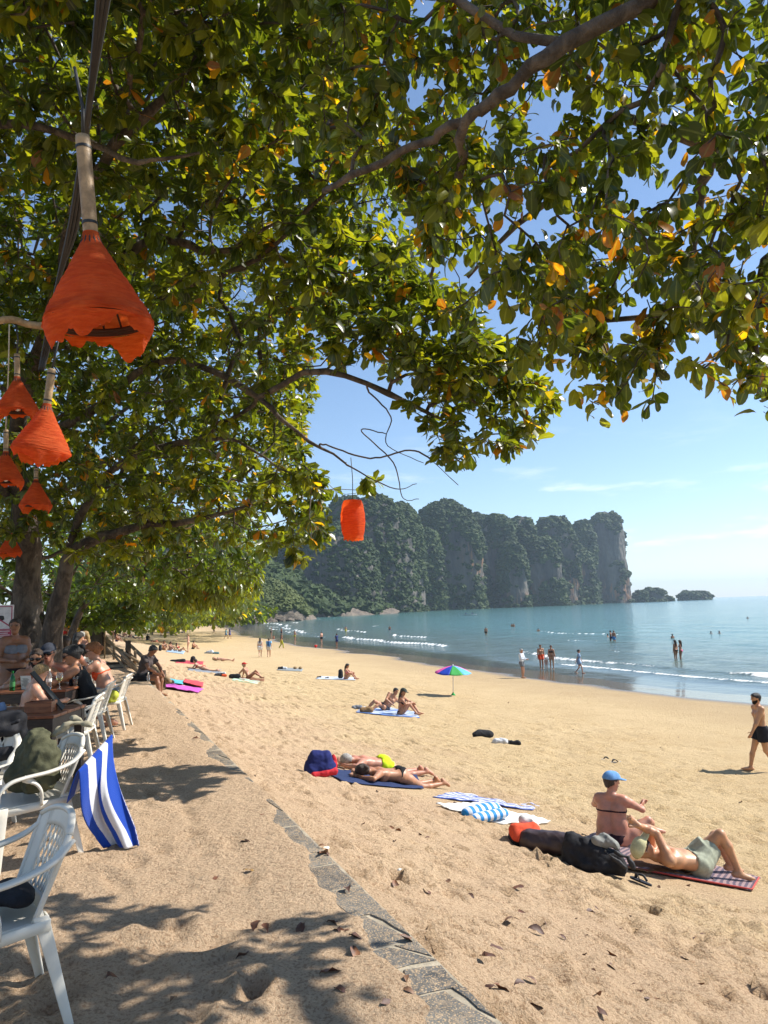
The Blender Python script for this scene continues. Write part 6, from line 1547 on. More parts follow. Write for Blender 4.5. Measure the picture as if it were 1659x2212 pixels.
# barrel lantern at the edge of the foliage
q0, q1 = at(764, 1082, 9.6), at(764, 1165, 9.6); Rb = 27*9.6/F_; hb = q0[2] - q1[2]
e = empty('barrel_lantern', q1, R(20), 'barrel-shaped orange cloth lantern hanging at the tip of the foliage before the cliff', 'lantern')
n8 = 9
for k in range(4):
    z0, z1 = hb*(0.10 + 0.225*k), hb*(0.10 + 0.225*(k + 1)); V = []
    for i, f in enumerate((0.0, 0.5, 1.0)):
        z = z0 + (z1 - z0)*f; rr = Rb*(0.74 + 0.26*math.sin(math.pi*z/hb)**0.8) + (0.004 if f == 0.5 else 0)
        for j in range(n8*4):
            th = j*2*math.pi/(n8*4); kk = math.cos(math.pi/n8)/math.cos((th % (2*math.pi/n8)) - math.pi/n8); V.append((rr*(0.4 + 0.6*kk)*math.cos(th), rr*(0.4 + 0.6*kk)*math.sin(th), z + 0.003*(k % 2)))
    m4 = n8*4; MB().add(V, [(i*m4 + j, i*m4 + (j + 1) % m4, (i + 1)*m4 + (j + 1) % m4, (i + 1)*m4 + j) for i in range(2) for j in range(m4)]).build('cloth_panel', ORANGE, e)
V = []
for f in (0, 1):
    for j in range(48): th = j*2*math.pi/48; V.append((Rb*0.80*math.cos(th), Rb*0.80*math.sin(th), hb*0.10 if f else random.uniform(-0.02, 0.012)))
MB().add(V, [(j, (j + 1) % 48, 48 + (j + 1) % 48, 48 + j) for j in range(48)]).build('ragged_hem', ORANGE, e)
cd = MB(); cd.tube([(0, 0, hb*0.96), (0.01, 0, hb + 0.30), (0.0, 0.02, hb + 0.6)], 0.006, 5); cd.tube([(-Rb*0.72, 0, hb), (0, 0, hb + 0.03), (Rb*0.72, 0, hb)], 0.005, 5); cd.build('cord', CABLE, e)
# ---- wooden handrails of the steps down to the beach
WOODR = plain('weathered_rail', (0.30, 0.21, 0.125), 0.8, 0.2, 0.3, 10, 0.5); POST = plain('rail_post', (0.085, 0.06, 0.042), 0.85, 0.2, 0.3, 9, 0.5)
e = empty('beach_stairs_railing', terr_at(300, 25), 0, 'weathered wooden handrails and posts of the steps down to the beach', 'railing')
inv = Matrix.Translation(-Vector(e.location))
def rail(nm, a, b, r0, mat, n=7):
    o = MB().tube([a, (np.asarray(a) + b)/2 + np.array([0, 0, -0.008]), b], r0, n).build(nm, mat, e); o.matrix_parent_inverse = inv
rail('handrail', at(221, 1368, 36), at(302, 1452, 21.5), 0.06, WOODR); rail('handrail', at(270, 1383, 31), at(366, 1472, 19.5), 0.065, WOODR)
rail('rail', at(226, 1382, 35), at(300, 1430, 22.5), 0.045, WOODR); rail('rail', at(226, 1392, 35), at(300, 1476, 21), 0.045, WOODR); rail('rail', at(272, 1402, 30), at(352, 1488, 19.7), 0.045, WOODR); rail('rail', at(236, 1400, 33), at(296, 1450, 22), 0.04, WOODR)
for px, y0, y1, Y, r0 in ((224, 1366, 1412, 35, 0.07), (277, 1384, 1442, 27, 0.10), (292, 1404, 1440, 24.5, 0.05), (353, 1448, 1490, 20, 0.07), (246, 1390, 1425, 30, 0.05), (264, 1402, 1434, 28, 0.05)): rail('post', at(px, y1, Y), at(px, y0, Y), r0, POST if r0 > 0.055 else WOODR)
for k in range(5): a = at(264 + 15*k, 1432 + 11*k, 27 - 1.5*k); o = MB().box(a, (1.3, 0.42, 0.07), Matrix.Rotation(R(22), 3, 'Z')).build('tread', POST, e, False); o.matrix_parent_inverse = inv
# ---- sign on the trunk, parasol, shelter behind
q = at(2, 1342, 11.3); e = empty('warning_sign', q, R(12), 'white and red framed warning sign beside the tree trunk at the left edge', 'sign')
MB().box((0, 0, 0), (0.36, 0.012, 0.50)).build('board', plain('sign_white', (0.62, 0.60, 0.60), 0.5), e, False)
RED = plain('sign_red', (0.36, 0.03, 0.08), 0.5)
MB().box((0, -0.010, -0.185), (0.33, 0.006, 0.10)).build('red_panel', RED, e, False)
for dx, dz, sx, sz in ((-0.155, 0.045, 0.012, 0.36), (0.155, 0.045, 0.012, 0.36), (0, 0.225, 0.31, 0.012), (0, -0.125, 0.31, 0.012)): MB().box((dx, -0.010, dz), (sx, 0.006, sz)).build('frame', RED, e, False)
MB().box((0.02, -0.013, 0.0), (0.36, 0.005, 0.018), Matrix.Rotation(R(35), 3, 'Y')).build('slash', RED, e, False)
MB().lathe([(0.001, 0.05), (0.05, 0.03), (0.06, -0.02), (0.02, -0.06), (0.001, -0.07)], 10, (0.0, 0, 0.05)).build('pictogram', TAPE, e).scale = (1, 0.2, 1)
for k in range(3): MB().box((0, -0.015, -0.155 - 0.03*k), (0.27 - 0.05*(k % 2), 0.003, 0.010)).build('lettering', plain('sign_letter', (0.7, 0.66, 0.66), 0.5), e, False)
rail2 = MB().tube([(0, 0.03, -0.25), (0, 0.03, -1.6)], 0.025, 8); rail2.build('post', POST, e)
def parasol(loc, Rr, H, cols, label, drop=0.32, n=8, pole=0.018, rz=0.0, vent=False, tilt=0.0, base=None):
    e = empty('parasol', loc, rz, label, 'parasol'); e.rotation_euler = (0, tilt, rz)
    for k in range(n):
        def f(i, j, k=k):
            th = (k + i)*2*math.pi/n; edge = math.cos(math.pi/n)/math.cos((i - 0.5)*2*math.pi/n); rr = Rr*j*(0.25 + 0.75*edge if j > 0 else 1)
            return (rr*math.cos(th), rr*math.sin(th), H - Rr*drop*j**1.5 - 0.03*Rr*math.sin(math.pi*i)*j)
        MB().sheet(f, 7, 9).build('panel', cloth(cols[k % len(cols)], 0.6), e, solid=0.004)
        th = k*2*math.pi/n; MB().tube([(0, 0, H - 0.03), (Rr*0.5*math.cos(th), Rr*0.5*math.sin(th), H - 0.03 - Rr*drop*0.36), (Rr*math.cos(th), Rr*math.sin(th), H - 0.02 - Rr*drop)], 0.006, 5).build('rib', plain('steel', (0.5, 0.5, 0.5), 0.35, metal=0.8), e)
    MB().tube([(0, 0, -0.15), (0, 0, H + 0.06)], pole, 8).build('pole', plain('white_pole', (0.7, 0.7, 0.68), 0.4), e)
    if base: MB().lathe([(0.10, 0), (0.11, 0.03), (0.06, 0.10), (0.03, 0.14), (0.03, 0.16)], 12).build('base', cloth(base, 0.5), e)
    return e
Bc, Gc, Lc, Pc, Vc_ = (0.02, 0.06, 0.42), (0.05, 0.33, 0.07), (0.10, 0.38, 0.72), (0.78, 0.10, 0.36), (0.22, 0.06, 0.42)
parasol(ground(979, 1503), 0.86, 1.36, [Lc, Pc, Vc_, Gc, Bc, Pc, Bc, Gc], 'small beach parasol with blue, green and pink panels standing in the open sand', 0.36, base=(0.03, 0.35, 0.08), rz=R(-62), tilt=R(4))
pb = at(222, 1390, 46); pb[2] = ground_z(pb[0], pb[1]); parasol(pb, 1.35, 2.45, [(0.02, 0.10, 0.40)], 'large blue parasol at the far end of the terrace', 0.28, pole=0.025)
e = empty('canvas_shelter', terr_at(182, 34), R(10), 'beige canvas shelter on poles behind the far tables', 'shelter', None)
CANV = plain('canvas', (0.12, 0.11, 0.09), 0.9, 0.1, 0.2, 6, 0.3)
MB().sheet(lambda i, j: (-1.5 + 2.6*i, -1.0 + 2*j, 2.25 - 0.35*(2*j - 1)**2 - 0.25*math.sin(math.pi*i)), 12, 12).build('canopy', CANV, e, solid=0.006)
MB().sheet(lambda i, j: (0.05 + 1.0*i, 0.9, (0.1 + 1.9*j)*(1 - 0.75*i*j)), 8, 8).build('side_flap', CANV, e, solid=0.006)
for x, y in ((-1.45, -0.95), (1.05, -0.95), (-1.45, 0.95), (1.05, 0.95)): MB().tube([(x, y, 0), (x, y, 2.1)], 0.035, 7).build('pole', BAMBOO, e)
# ================================================================== people and their things
def sea_at(px, py):
    d = ray(px, py); return CAM + d*(-CAM[2]/d[2])
def normal_at(X, Y, e=0.25):
    return unit(V3(-(ground_z(X + e, Y) - ground_z(X - e, Y))/(2*e), -(ground_z(X, Y + e) - ground_z(X, Y - e))/(2*e), 1))
def lay(e, P, head, up=0.0):
    """turn a lying or flat thing so that +Y points to the ground point head and +Z along the slope's normal"""
    n = normal_at(P[0], P[1], 0.5); y = unit(V3(*head) - V3(*P)); y = unit(y - n*(y @ n)); x = np.cross(y, n)
    m = Matrix.Identity(3)
    for i in range(3): m[i][0], m[i][1], m[i][2] = x[i], y[i], n[i]
    e.rotation_mode = 'QUATERNION'; e.rotation_quaternion = m.to_quaternion(); e.location = [float(c) for c in (V3(*P) + n*up)]
    return e
def face_dir(dx, dy): return math.atan2(-dx, dy)
def ground_towel(name, corners, mat, label, cat='towel', n=(40, 24), lift=0.014, wr=0.010, seed=0, group=None, fringe=0.0):
    """corners: four pixels, the sheet follows the sand between them"""
    P = np.array([ground(*c) for c in corners]); r = np.random.default_rng(seed); c0 = P.mean(0)
    def fn(i, j):
        q = (1 - i)*(1 - j)*P[0] + i*(1 - j)*P[1] + i*j*P[2] + (1 - i)*j*P[3]
        k = 0.02*noise(np.array(i*9.0 + seed), np.array(j*7.0), seed=seed); q = q + (P[1] - P[0])*k*0.6*(abs(j - 0.5) > 0.35) + (P[3] - P[0])*k*0.8*(abs(i - 0.5) > 0.4)
        z = ground_z(q[0], q[1]) + lift + wr*float(fbm(np.array(q[0]*5.0 + seed), np.array(q[1]*5.0), oct=3, seed=seed)) + wr*0.8*abs(float(noise(np.array(q[0]*11.0), np.array(q[1]*13.0), seed=seed + 1)))
        return (q[0] - c0[0], q[1] - c0[1], z - c0[2])
    o = link(name, towel_mesh(name, fn, *n), mat, None, c0); m = o.modifiers.new('solid', 'SOLIDIFY'); m.thickness = 0.012; m.offset = 0
    tag(o, label, cat, group); return o
def soft(col): return cloth(col)
BK_ = (0.015, 0.015, 0.018)
# ---------------- foreground pair on the striped mat
MATM = stripes('woven_mat', (0.30, 0.20, 0.20), (0.075, 0.055, 0.085), 34, 'u', 0.85)
bmat = ground_towel('beach_mat', [(1185, 1842), (1625, 1926), (1640, 1900), (1290, 1800)], MATM, 'purple and beige striped woven mat under the sunbathing couple on the right', 'mat', (60, 30), 0.02, 0.006, 3)
def edge_pt(a, b, f): q = ground(*a)*(1 - f) + ground(*b)*f; return V3(q[0], q[1], ground_z(q[0], q[1]) + 0.024)
bx = [edge_pt((1185, 1842), (1625, 1926), f) for f in np.linspace(0.02, 1, 24)] + [edge_pt((1625, 1926), (1640, 1900), f) for f in np.linspace(0.1, 1, 6)]
mb = MB(); mb.tube(bx, 0.010, 6); o = mb.build('red_binding', plain('red_binding', (0.42, 0.05, 0.04), 0.8), bmat); o.matrix_parent_inverse = Matrix.Translation(-Vector(bmat.location))
ground_towel('brown_towel', [(1345, 1880), (1510, 1899), (1545, 1882), (1370, 1850)], soft((0.20, 0.10, 0.045)), 'crumpled brown towel under the lying man', n=(40, 24), lift=0.035, wr=0.028, seed=4)
ground_towel('green_mat', [(1180, 1838), (1262, 1862), (1330, 1838), (1240, 1818)], soft((0.02, 0.22, 0.16)), 'strip of green cloth under the bags', n=(20, 12), lift=0.012, seed=5)
cw = Body((0, 0, 0.11), (0.02, 0.10, 1), pup=(0, -0.05, 1), face=(0.75, 0.7, -0.1), head_up=(0.05, 0.08, 1), wr=((-0.14, 0.46, 0.36), (0.30, 0.42, 0.40)), hand=(None, (0.3, 0.8, 0.25)), elb=((-1, 0, -0.3), (1, -0.2, -0.5)), ank=((-0.06, 0.70, 0.08), (0.42, 0.58, 0.08)), kne=((-0.3, 0, 1), (0.9, 0.2, 0.8)), toe=((-0.04, 0.86, 0.03), (0.55, 0.68, 0.03)), sex='f', fat=1.30)
P = ground(1326, 1826)
person(cw, 'sitting woman in a blue cap and dark bikini with her back to the camera', P, R(-26), 'pink', ('short', 'brown'), (('cap', (0.13, 0.29, 0.55)), ('bra', (0.03, 0.012, 0.018)), ('briefs', (0.03, 0.012, 0.018))), 0.0115, 1.0)
sm = Body((0, 0, 0.125), (0, 1, 0.06), front=(0, 0, 1), face=(0, -0.25, 1), head_up=(0, 1, 0.35), wr=((-0.03, 0.74, 0.45), (0.05, 0.76, 0.45)), hand=((0.5, 0.7, 0.5), (-0.5, 0.7, 0.5)), elb=((-0.25, -0.35, 1), (0.35, -0.35, 1)), ank=((-0.13, -0.46, 0.085), (0.15, -0.58, 0.085)), kne=((-0.15, 0, 1), (0.15, 0, 1)), toe=((-0.16, -0.63, 0.03), (0.17, -0.76, 0.03)), sex='m', fat=1.08)
P = ground(1500, 1893); o = person(sm, 'man in pale green shorts lying on his back with his knees up and hands raised', P, 0, 'golden', None, (('shorts', (0.34, 0.36, 0.27)), ('cap', (0.60, 0.57, 0.32)), ('glasses', BK_)), 0.0115, 1.02)
lay(o, P, ground(1335, 1878), 0.03)
lump('backpack', 'large black backpack lying behind the head of the sunbathing man', 'bag', ground(1290, 1884), R(-15), [((-0.22, 0.05, 0.14), (0.16, 0.0, 0.12), 0.14, 0.12, 0.07), ((-0.22, 0.05, 0.27), (0.0, 0.0, 0.22), 0.10, 0.08, 0.07), ((-0.05, 0.0, 0.10), (0.22, -0.02, 0.08), 0.11, 0.09, 0.05), ((-0.27, 0.08, 0.1), (-0.27, 0.08, 0.33), 0.07, 0.035, 0.04), ((-0.1, -0.08, 0.1), (0.1, -0.09, 0.08), 0.07, 0.06, 0.03)], BLACKC, 0.014, 0.016, 34,
     parts=(('strap', [((0.20, -0.10, 0.24), (0.32, -0.10, 0.20), 0.018, 0.018, 0.01), ((0.32, -0.10, 0.20), (0.36, -0.10, 0.10), 0.018, 0.018, 0.01), ((0.10, -0.14, 0.26), (0.28, -0.16, 0.12), 0.014, 0.014, 0.01)], plain('black_strap', (0.02, 0.02, 0.022), 0.7)), ('grey_cloth', [((0.02, 0.0, 0.31), (0.2, 0.02, 0.27), 0.06, 0.05, 0.04), ((0.08, 0.06, 0.33), (0.16, 0.0, 0.3), 0.05, 0.04, 0.04)], soft((0.22, 0.22, 0.20)))))
lump('rolled_bag', 'dark brown barrel bag lying on the mat left of the black backpack', 'bag', ground(1195, 1846), R(-24), [((-0.26, 0, 0.13), (0.24, 0, 0.12), 0.125, 0.12, 0.05)], plain('brown_nylon', (0.040, 0.024, 0.024), 0.45, 0.5, 0.3, 9, 0.3), 0.014, 0.010, 26, parts=(('trim', [((0.22, 0, 0.13), (0.26, 0, 0.12), 0.126, 0.124, 0.02)], soft((0.28, 0.13, 0.05))),))
lump('clothes_bundle', 'orange-red cloth bundled over a black bag beside the barrel bag', 'bag', ground(1134, 1826), R(10), [((-0.10, 0, 0.08), (0.10, 0, 0.08), 0.10, 0.10, 0.05), ((0.0, 0.05, 0.1), (0.12, 0.08, 0.1), 0.08, 0.08, 0.05)], BLACKC, 0.013, 0.008, 30, parts=(('orange_cloth', [((-0.10, -0.01, 0.17), (0.10, -0.02, 0.17), 0.085, 0.08, 0.05), ((-0.12, -0.08, 0.13), (0.08, -0.09, 0.14), 0.06, 0.06, 0.05)], soft((0.68, 0.085, 0.035))), ('white_cloth', [((0.12, 0.05, 0.22), (0.20, 0.06, 0.08), 0.055, 0.05, 0.04), ((0.02, 0.08, 0.26), (0.12, 0.08, 0.22), 0.05, 0.05, 0.04)], soft((0.62, 0.60, 0.57)))))
def sandal(loc, rz, label, col=(0.02, 0.025, 0.035), grp='flip-flops on the sand', scale=1.0):
    e = empty('flip_flop', loc, rz, label, 'flip-flop', grp); e.scale = (scale,)*3; V = []
    for z in (0.0, 0.018):
        for k in range(24):
            t_ = k*2*math.pi/24; y = 0.14*math.sin(t_); w = 0.048 + 0.012*math.sin(t_) - 0.008*math.cos(2*t_); V.append((w*math.cos(t_), y, z + 0.008*max(0, y)*5*0.2))
    MB().add(V, [tuple(range(24))[::-1], tuple(range(24, 48))] + [(k, (k + 1) % 24, 24 + (k + 1) % 24, 24 + k) for k in range(24)]).build('sole', soft(col), e, False, bevel=0.003)
    for sg in (-1, 1): MB().tube(spline([(0.004*sg, 0.075, 0.018), (0.018*sg, 0.06, 0.055), (0.040*sg, 0.01, 0.060), (0.050*sg, -0.035, 0.020)], 10), 0.008, 6, flat=(1.5, 0.7)).build('strap', plain('black_rubber', (0.015, 0.015, 0.016), 0.6), e)
    return e
P = ground(1322, 1893); lay(sandal(P, 0, 'dark flip-flop nearest the black backpack'), P, ground(1270, 1884), 0.02)
P = ground(1384, 1910); lay(sandal(P, 0, 'dark flip-flop at the front edge of the striped mat'), P, ground(1345, 1893), 0.02)
for k, (px, py) in enumerate(((1312, 1643), (1330, 1648))): P = ground(px, py); sandal(P + V3(0, 0, 0.015), R(70 + 30*k), ('pale flip-flop lying upstage of the blue cap, left of its pair', 'pale flip-flop lying upstage of the blue cap, right of its pair')[k], (0.5, 0.45, 0.38))
# ---------------- couple lying face down
ground_towel('navy_towel', [(735, 1690), (915, 1706), (900, 1678), (690, 1660)], soft((0.02, 0.035, 0.10)), 'navy towel under the couple lying face down', n=(40, 20), lift=0.02, seed=8)
P = ground(858, 1694); o = person(Body((0, 0, 0.12), (0, 1, 0.02), front=(0, 0, -1), face=(0.75, 0.2, -0.5), head_up=(0, 1, 0.15), wr=((-0.12, 0.72, 0.05), (0.05, 0.78, 0.06)), hand=((0.8, 0.3, 0), (-0.5, 0.6, 0)), elb=((-1, 0.1, 0), (1, 0.1, 0)), ank=((-0.10, -0.84, 0.08), (0.16, -0.84, 0.08)), kne=((0, 0, -1), (0, 0, -1)), toe=((-0.12, -0.95, 0.05), (0.20, -0.98, 0.04)), sex='f', fat=1.05), 'woman in black bikini briefs lying face down on the navy towel', P, 0, 'tan', ('bun', 'brown'), (('briefs', (0.012, 0.012, 0.014)),), 0.0125, 0.97); lay(o, P, ground(742, 1680), 0.02)
P = ground(822, 1668); o = person(Body((0, 0, 0.12), (0, 1, 0.02), front=(0, 0, -1), face=(0.75, 0.2, -0.5), head_up=(0, 1, 0.1), wr=((-0.16, 0.72, 0.05), (0.14, 0.74, 0.05)), hand=((0.8, 0.3, 0), (-0.8, 0.3, 0)), elb=((-1, 0.1, 0), (1, 0.1, 0)), ank=((-0.13, -0.84, 0.08), (0.13, -0.84, 0.08)), kne=((0, 0, -1), (0, 0, -1)), toe=((-0.15, -0.98, 0.04), (0.17, -0.96, 0.05)), sex='m', fat=1.15), 'grey-haired man in neon yellow trunks lying face down beside the woman', P, 0, 'pink', ('short', 'grey'), (('trunks', (0.62, 0.80, 0.02)),), 0.0125, 1.0); lay(o, P, ground(712, 1655), 0.02)
lump('daypack', 'blue and red backpack at the heads of the couple lying face down', 'bag', ground(692, 1676), R(20), [((-0.10, 0, 0.12), (0.10, 0, 0.12), 0.14, 0.14, 0.05), ((-0.08, 0.02, 0.26), (0.08, 0.0, 0.26), 0.11, 0.11, 0.06)], soft((0.015, 0.022, 0.12)), 0.014, 0.012, 32, parts=(('red_panel', [((0.20, -0.02, 0.10), (0.20, 0.0, 0.24), 0.055, 0.05, 0.03), ((-0.12, -0.12, 0.05), (0.18, -0.10, 0.06), 0.05, 0.06, 0.03)], soft((0.48, 0.025, 0.035))),))
# ---------------- towels with the inflatable
ground_towel('striped_towel', [(935, 1722), (1150, 1752), (1172, 1742), (985, 1714)], stripes('blue_stripe_towel', (0.06, 0.10, 0.36), (0.70, 0.70, 0.72), 7, 'v'), 'thin blue and white striped towel spread on the sand behind the inflatable', n=(40, 20), seed=9, wr=0.016)
ground_towel('white_towel', [(942, 1742), (1085, 1782), (1192, 1780), (1040, 1738)], soft((0.66, 0.65, 0.62)), 'crumpled white fringed towel under the inflatable', n=(40, 24), seed=10, wr=0.022, lift=0.02)
P = ground(1040, 1766); e = empty('inflatable_pillow', P, R(-62), 'blue and white striped inflatable pillow with two rolls on the white towel', 'inflatable'); e.scale = (0.80, 0.85, 0.70)
INF = stripes('inflatable_vinyl', (0.02, 0.25, 0.62), (0.78, 0.80, 0.82), 6, 'v', 0.25)
for k, (dx, rr) in enumerate(((0.0, 0.135), (0.25, 0.105))):
    V, vv = [], []; n_, m_ = 30, 20
    for i in range(n_):
        f = i/(n_ - 1); y = -0.36 + 0.72*f; q = rr*(1 - abs(2*f - 1)**5)**0.5 if 0 < f < 1 else 0.003
        for j in range(m_): th = j*2*math.pi/m_; V.append((dx + q*math.cos(th)*1.1, y, rr*0.95 + q*math.sin(th)*(0.92 + 0.04*math.sin(i*1.6)))); vv.append(f)
    F = [(i*m_ + j, (i + 1)*m_ + j, (i + 1)*m_ + (j + 1) % m_, i*m_ + (j + 1) % m_) for i in range(n_ - 1) for j in range(m_)]
    me = fast_mesh('air_roll', V, F); set_float(me, 'v', vv); set_float(me, 'u', vv); link('air_roll', me, INF, e)
lump('black_bag', 'flat black holdall lying alone on the sand left of the white bundle', 'bag', ground(1044, 1594), R(5), [((-0.20, 0, 0.09), (0.20, 0, 0.08), 0.10, 0.09, 0.05), ((-0.1, 0.05, 0.14), (0.15, 0.03, 0.12), 0.08, 0.07, 0.05)], BLACKC, 0.018, 0.012)
lump('clothes_bundle', 'crumpled white and black clothes on the sand right of the black holdall', 'clothes', ground(1090, 1607), R(-10), [((-0.22, 0, 0.05), (0.02, 0, 0.05), 0.09, 0.07, 0.05), ((-0.1, 0.05, 0.09), (0.05, -0.05, 0.05), 0.06, 0.05, 0.05)], soft((0.60, 0.60, 0.60)), 0.018, 0.016, parts=(('dark_cloth', [((0.08, -0.02, 0.03), (0.36, -0.02, 0.03), 0.06, 0.06, 0.05)], BLACKC),))
# ---------------- walking man at the right edge
wm = Body((0, 0, 0.925), (0, 0.03, 1), wr=((-0.24, 0.30, 0.88), (0.24, -0.14, 0.84)), ank=((-0.08, -0.30, 0.15), (0.08, 0.26, 0.095)), toe=((-0.09, -0.13, 0.03), (0.09, 0.45, 0.07)), elb=((-0.4, -1, 0), (0.4, -1, 0)), sex='m', fat=1.1)
person(wm, 'bearded man in black shorts walking in from the right edge', ground(1652, 1668), face_dir(-1, 0.06), 'golden', ('short', 'black'), (('shorts', (0.014, 0.015, 0.022)), ('beard', HAIRC['black'])), 0.0135, 1.02, fine=True)
# ---------------- couple on the towel in mid beach
ground_towel('blue_towel', [(768, 1540), (905, 1552), (900, 1536), (785, 1524)], stripes('light_blue_towel', (0.10, 0.20, 0.50), (0.62, 0.66, 0.72), 5, 'v'), 'blue and white towel under the couple in mid beach', n=(24, 14), seed=12)
P = ground(868, 1544); person(sit_knees('f', face=(0.5, 1, -0.25)), 'woman in a dark cap and black bikini sitting with raised knees on the blue towel', P, face_dir(1, -0.25), 'tan', ('long', 'brown'), (('cap', (0.05, 0.06, 0.05)), ('bra', (0.015, 0.015, 0.018)), ('briefs', (0.015, 0.015, 0.018))), 0.016, 1.0)
P = ground(832, 1535); person(Body((0, 0, 0.12), (-0.75, 0.0, 0.8), front=(-0.2, 1, 0), pup=(-0.5, 0, 0.6), head_up=(-0.25, 0.1, 1), face=(-0.4, 1, -0.5), wr=((-0.62, 0.18, 0.05), (-0.18, 0.28, 0.25)), hand=((-0.3, 1, 0), None), elb=((-0.6, -0.5, 0), (1, 0.2, -0.2)), ank=((0.62, 0.30, 0.08), (0.72, 0.12, 0.08)), kne=((0, 0.4, 1), (0, 0.4, 1)), toe=((0.78, 0.34, 0.05), (0.88, 0.14, 0.08)), sex='m'), 'dark-haired man leaning on one arm on the blue towel', P, R(195), 'tan', ('short', 'black'), (('trunks', (0.03, 0.04, 0.06)),), 0.016)
lump('basket_bag', 'tan beach bag at the left end of the blue towel', 'bag', ground(792, 1540), 0, [((-0.14, 0, 0.10), (0.14, 0, 0.10), 0.10, 0.10, 0.04)], plain('straw', (0.26, 0.15, 0.06), 0.8), 0.02, 0.008)
lump('clothes_pile', 'small pile of grey clothes left of the tan beach bag', 'clothes', ground(772, 1532), 0, [((-0.14, 0, 0.05), (0.1, 0, 0.06), 0.08, 0.08, 0.05)], soft((0.20, 0.22, 0.25)), 0.02, 0.014)
# ---------------- man sitting on the terrace edge
Y = 19.2; s_ = us(1.64 - 0.415*Y, Y)[1]; X, Y = xy(s_, -0.12); P = V3(X, Y, float(terr(s_)))
sitter = Body((0, 0, 0.11), (0, 0.45, 1), pup=(0, 0.15, 1), head_up=(0, 0.6, 0.8), face=(0, 0.8, -0.6), wr=((-0.10, 0.46, 0.16), (0.12, 0.44, 0.18)), elb=((-1, 0, -0.2), (1, 0, -0.2)), ank=((-0.10, 0.42, -0.30), (0.14, 0.52, -0.34)), kne=((0, 0.6, 1), (0, 0.6, 1)), toe=((-0.12, 0.58, -0.36), (0.16, 0.68, -0.40)), sex='m')
person(sitter, 'man in a dark grey shirt and black shorts sitting hunched on the terrace edge', P, face_dir(SEA_DIR[0], SEA_DIR[1] - 0.55), 'brown', ('short', 'black'), (('shirt', (0.075, 0.06, 0.058)), ('shorts', (0.018, 0.018, 0.022))), 0.0145, 1.08)
lump('small_bag', 'small black bag on the terrace beside the man on the edge', 'bag', terr_at(288, 19.0), 0, [((-0.12, 0, 0.08), (0.12, 0, 0.08), 0.08, 0.08, 0.04)], BLACKC, 0.018, 0.008)
e = lathe_thing('drink_bottle', terr_at(320, 18.6), [(0.001, 0), (0.035, 0.002), (0.036, 0.15), (0.014, 0.21), (0.001, 0.23)], CGLASS, 'clear water bottle beside the man on the terrace edge', 'bottle', (('bottle', None), ('cap', [(0.001, 0.245), (0.015, 0.245), (0.015, 0.215)], WHITE)), group='bottles')
ground_towel('pink_towel', [(338, 1485), (428, 1500), (440, 1493), (362, 1480)], soft((0.50, 0.10, 0.42)), 'bright magenta towel spread below the terrace edge', n=(24, 14), seed=14, wr=0.02, lift=0.07)
ground_towel('red_towel', [(395, 1480), (438, 1490), (440, 1480), (400, 1472)], soft((0.60, 0.07, 0.09)), 'red towel overlapping the magenta one', n=(16, 10), seed=15, lift=0.11, wr=0.02)
ground_towel('turquoise_towel', [(346, 1476), (395, 1482), (398, 1475), (352, 1469)], soft((0.10, 0.42, 0.52)), 'turquoise towel behind the magenta one', n=(16, 10), seed=16, lift=0.075, wr=0.02)
# ---------------- sunbathers further off
def grp_person(pose, px, py, rz, label, tone, hair, wear, h=0.022, scale=1.0, water=None, lie=None):
    P = ground(px, py) if water is None else sea_at(px, py)
    if water is not None: P = P - V3(0, 0, water)
    o = person(pose, label, P, rz, tone, hair, wear, h, scale)
    if lie is not None: lay(o, P, P + V3(*lie, 0), 0.02)
    return o
BK, RD, WHT, BLU, NVY, TEAL, GRN, ORG, YEL, PNK = (0.015, 0.015, 0.018), (0.62, 0.035, 0.03), (0.70, 0.70, 0.68), (0.10, 0.28, 0.55), (0.02, 0.035, 0.12), (0.05, 0.30, 0.33), (0.05, 0.25, 0.08), (0.75, 0.12, 0.04), (0.55, 0.50, 0.05), (0.65, 0.15, 0.28)
grp_person('elbows_f', 438, 1448, 0, 'woman in a red bikini propped on her elbows', 'light', ('bun', 'brown'), (('bra', RD), ('briefs', RD)), 0.02, 1.0, None, (-1, 0.12))
ground_towel('grey_towel', [(402, 1452), (478, 1456), (478, 1447), (408, 1444)], soft((0.22, 0.24, 0.27)), 'grey towel under the woman in the red bikini', n=(16, 10), seed=18)
grp_person('back_m', 538, 1466, face_dir(1, -0.2), 'man in a red cap leaning back on his hands', 'tan', ('short', 'grey'), (('cap', (0.55, 0.03, 0.03)), ('briefs', (0.05, 0.02, 0.03))), 0.02)
ground_towel('brown_mat', [(515, 1468), (570, 1472), (572, 1464), (520, 1460)], soft((0.22, 0.10, 0.05)), 'brown towel under the man in the red cap', n=(16, 10), seed=19)
ground_towel('pale_green_towel', [(495, 1470), (555, 1478), (562, 1472), (510, 1464)], stripes('green_white_towel', (0.30, 0.55, 0.30), (0.66, 0.70, 0.66), 4, 'v'), 'pale green and white towel before the man in the red cap', n=(16, 10), seed=20)
lump('black_cooler_bag', 'black bag on the sand left of the man in the red cap', 'bag', ground(507, 1466), 0, [((-0.18, 0, 0.12), (0.18, 0, 0.12), 0.12, 0.12, 0.03)], BLACKC, 0.024, 0.01)
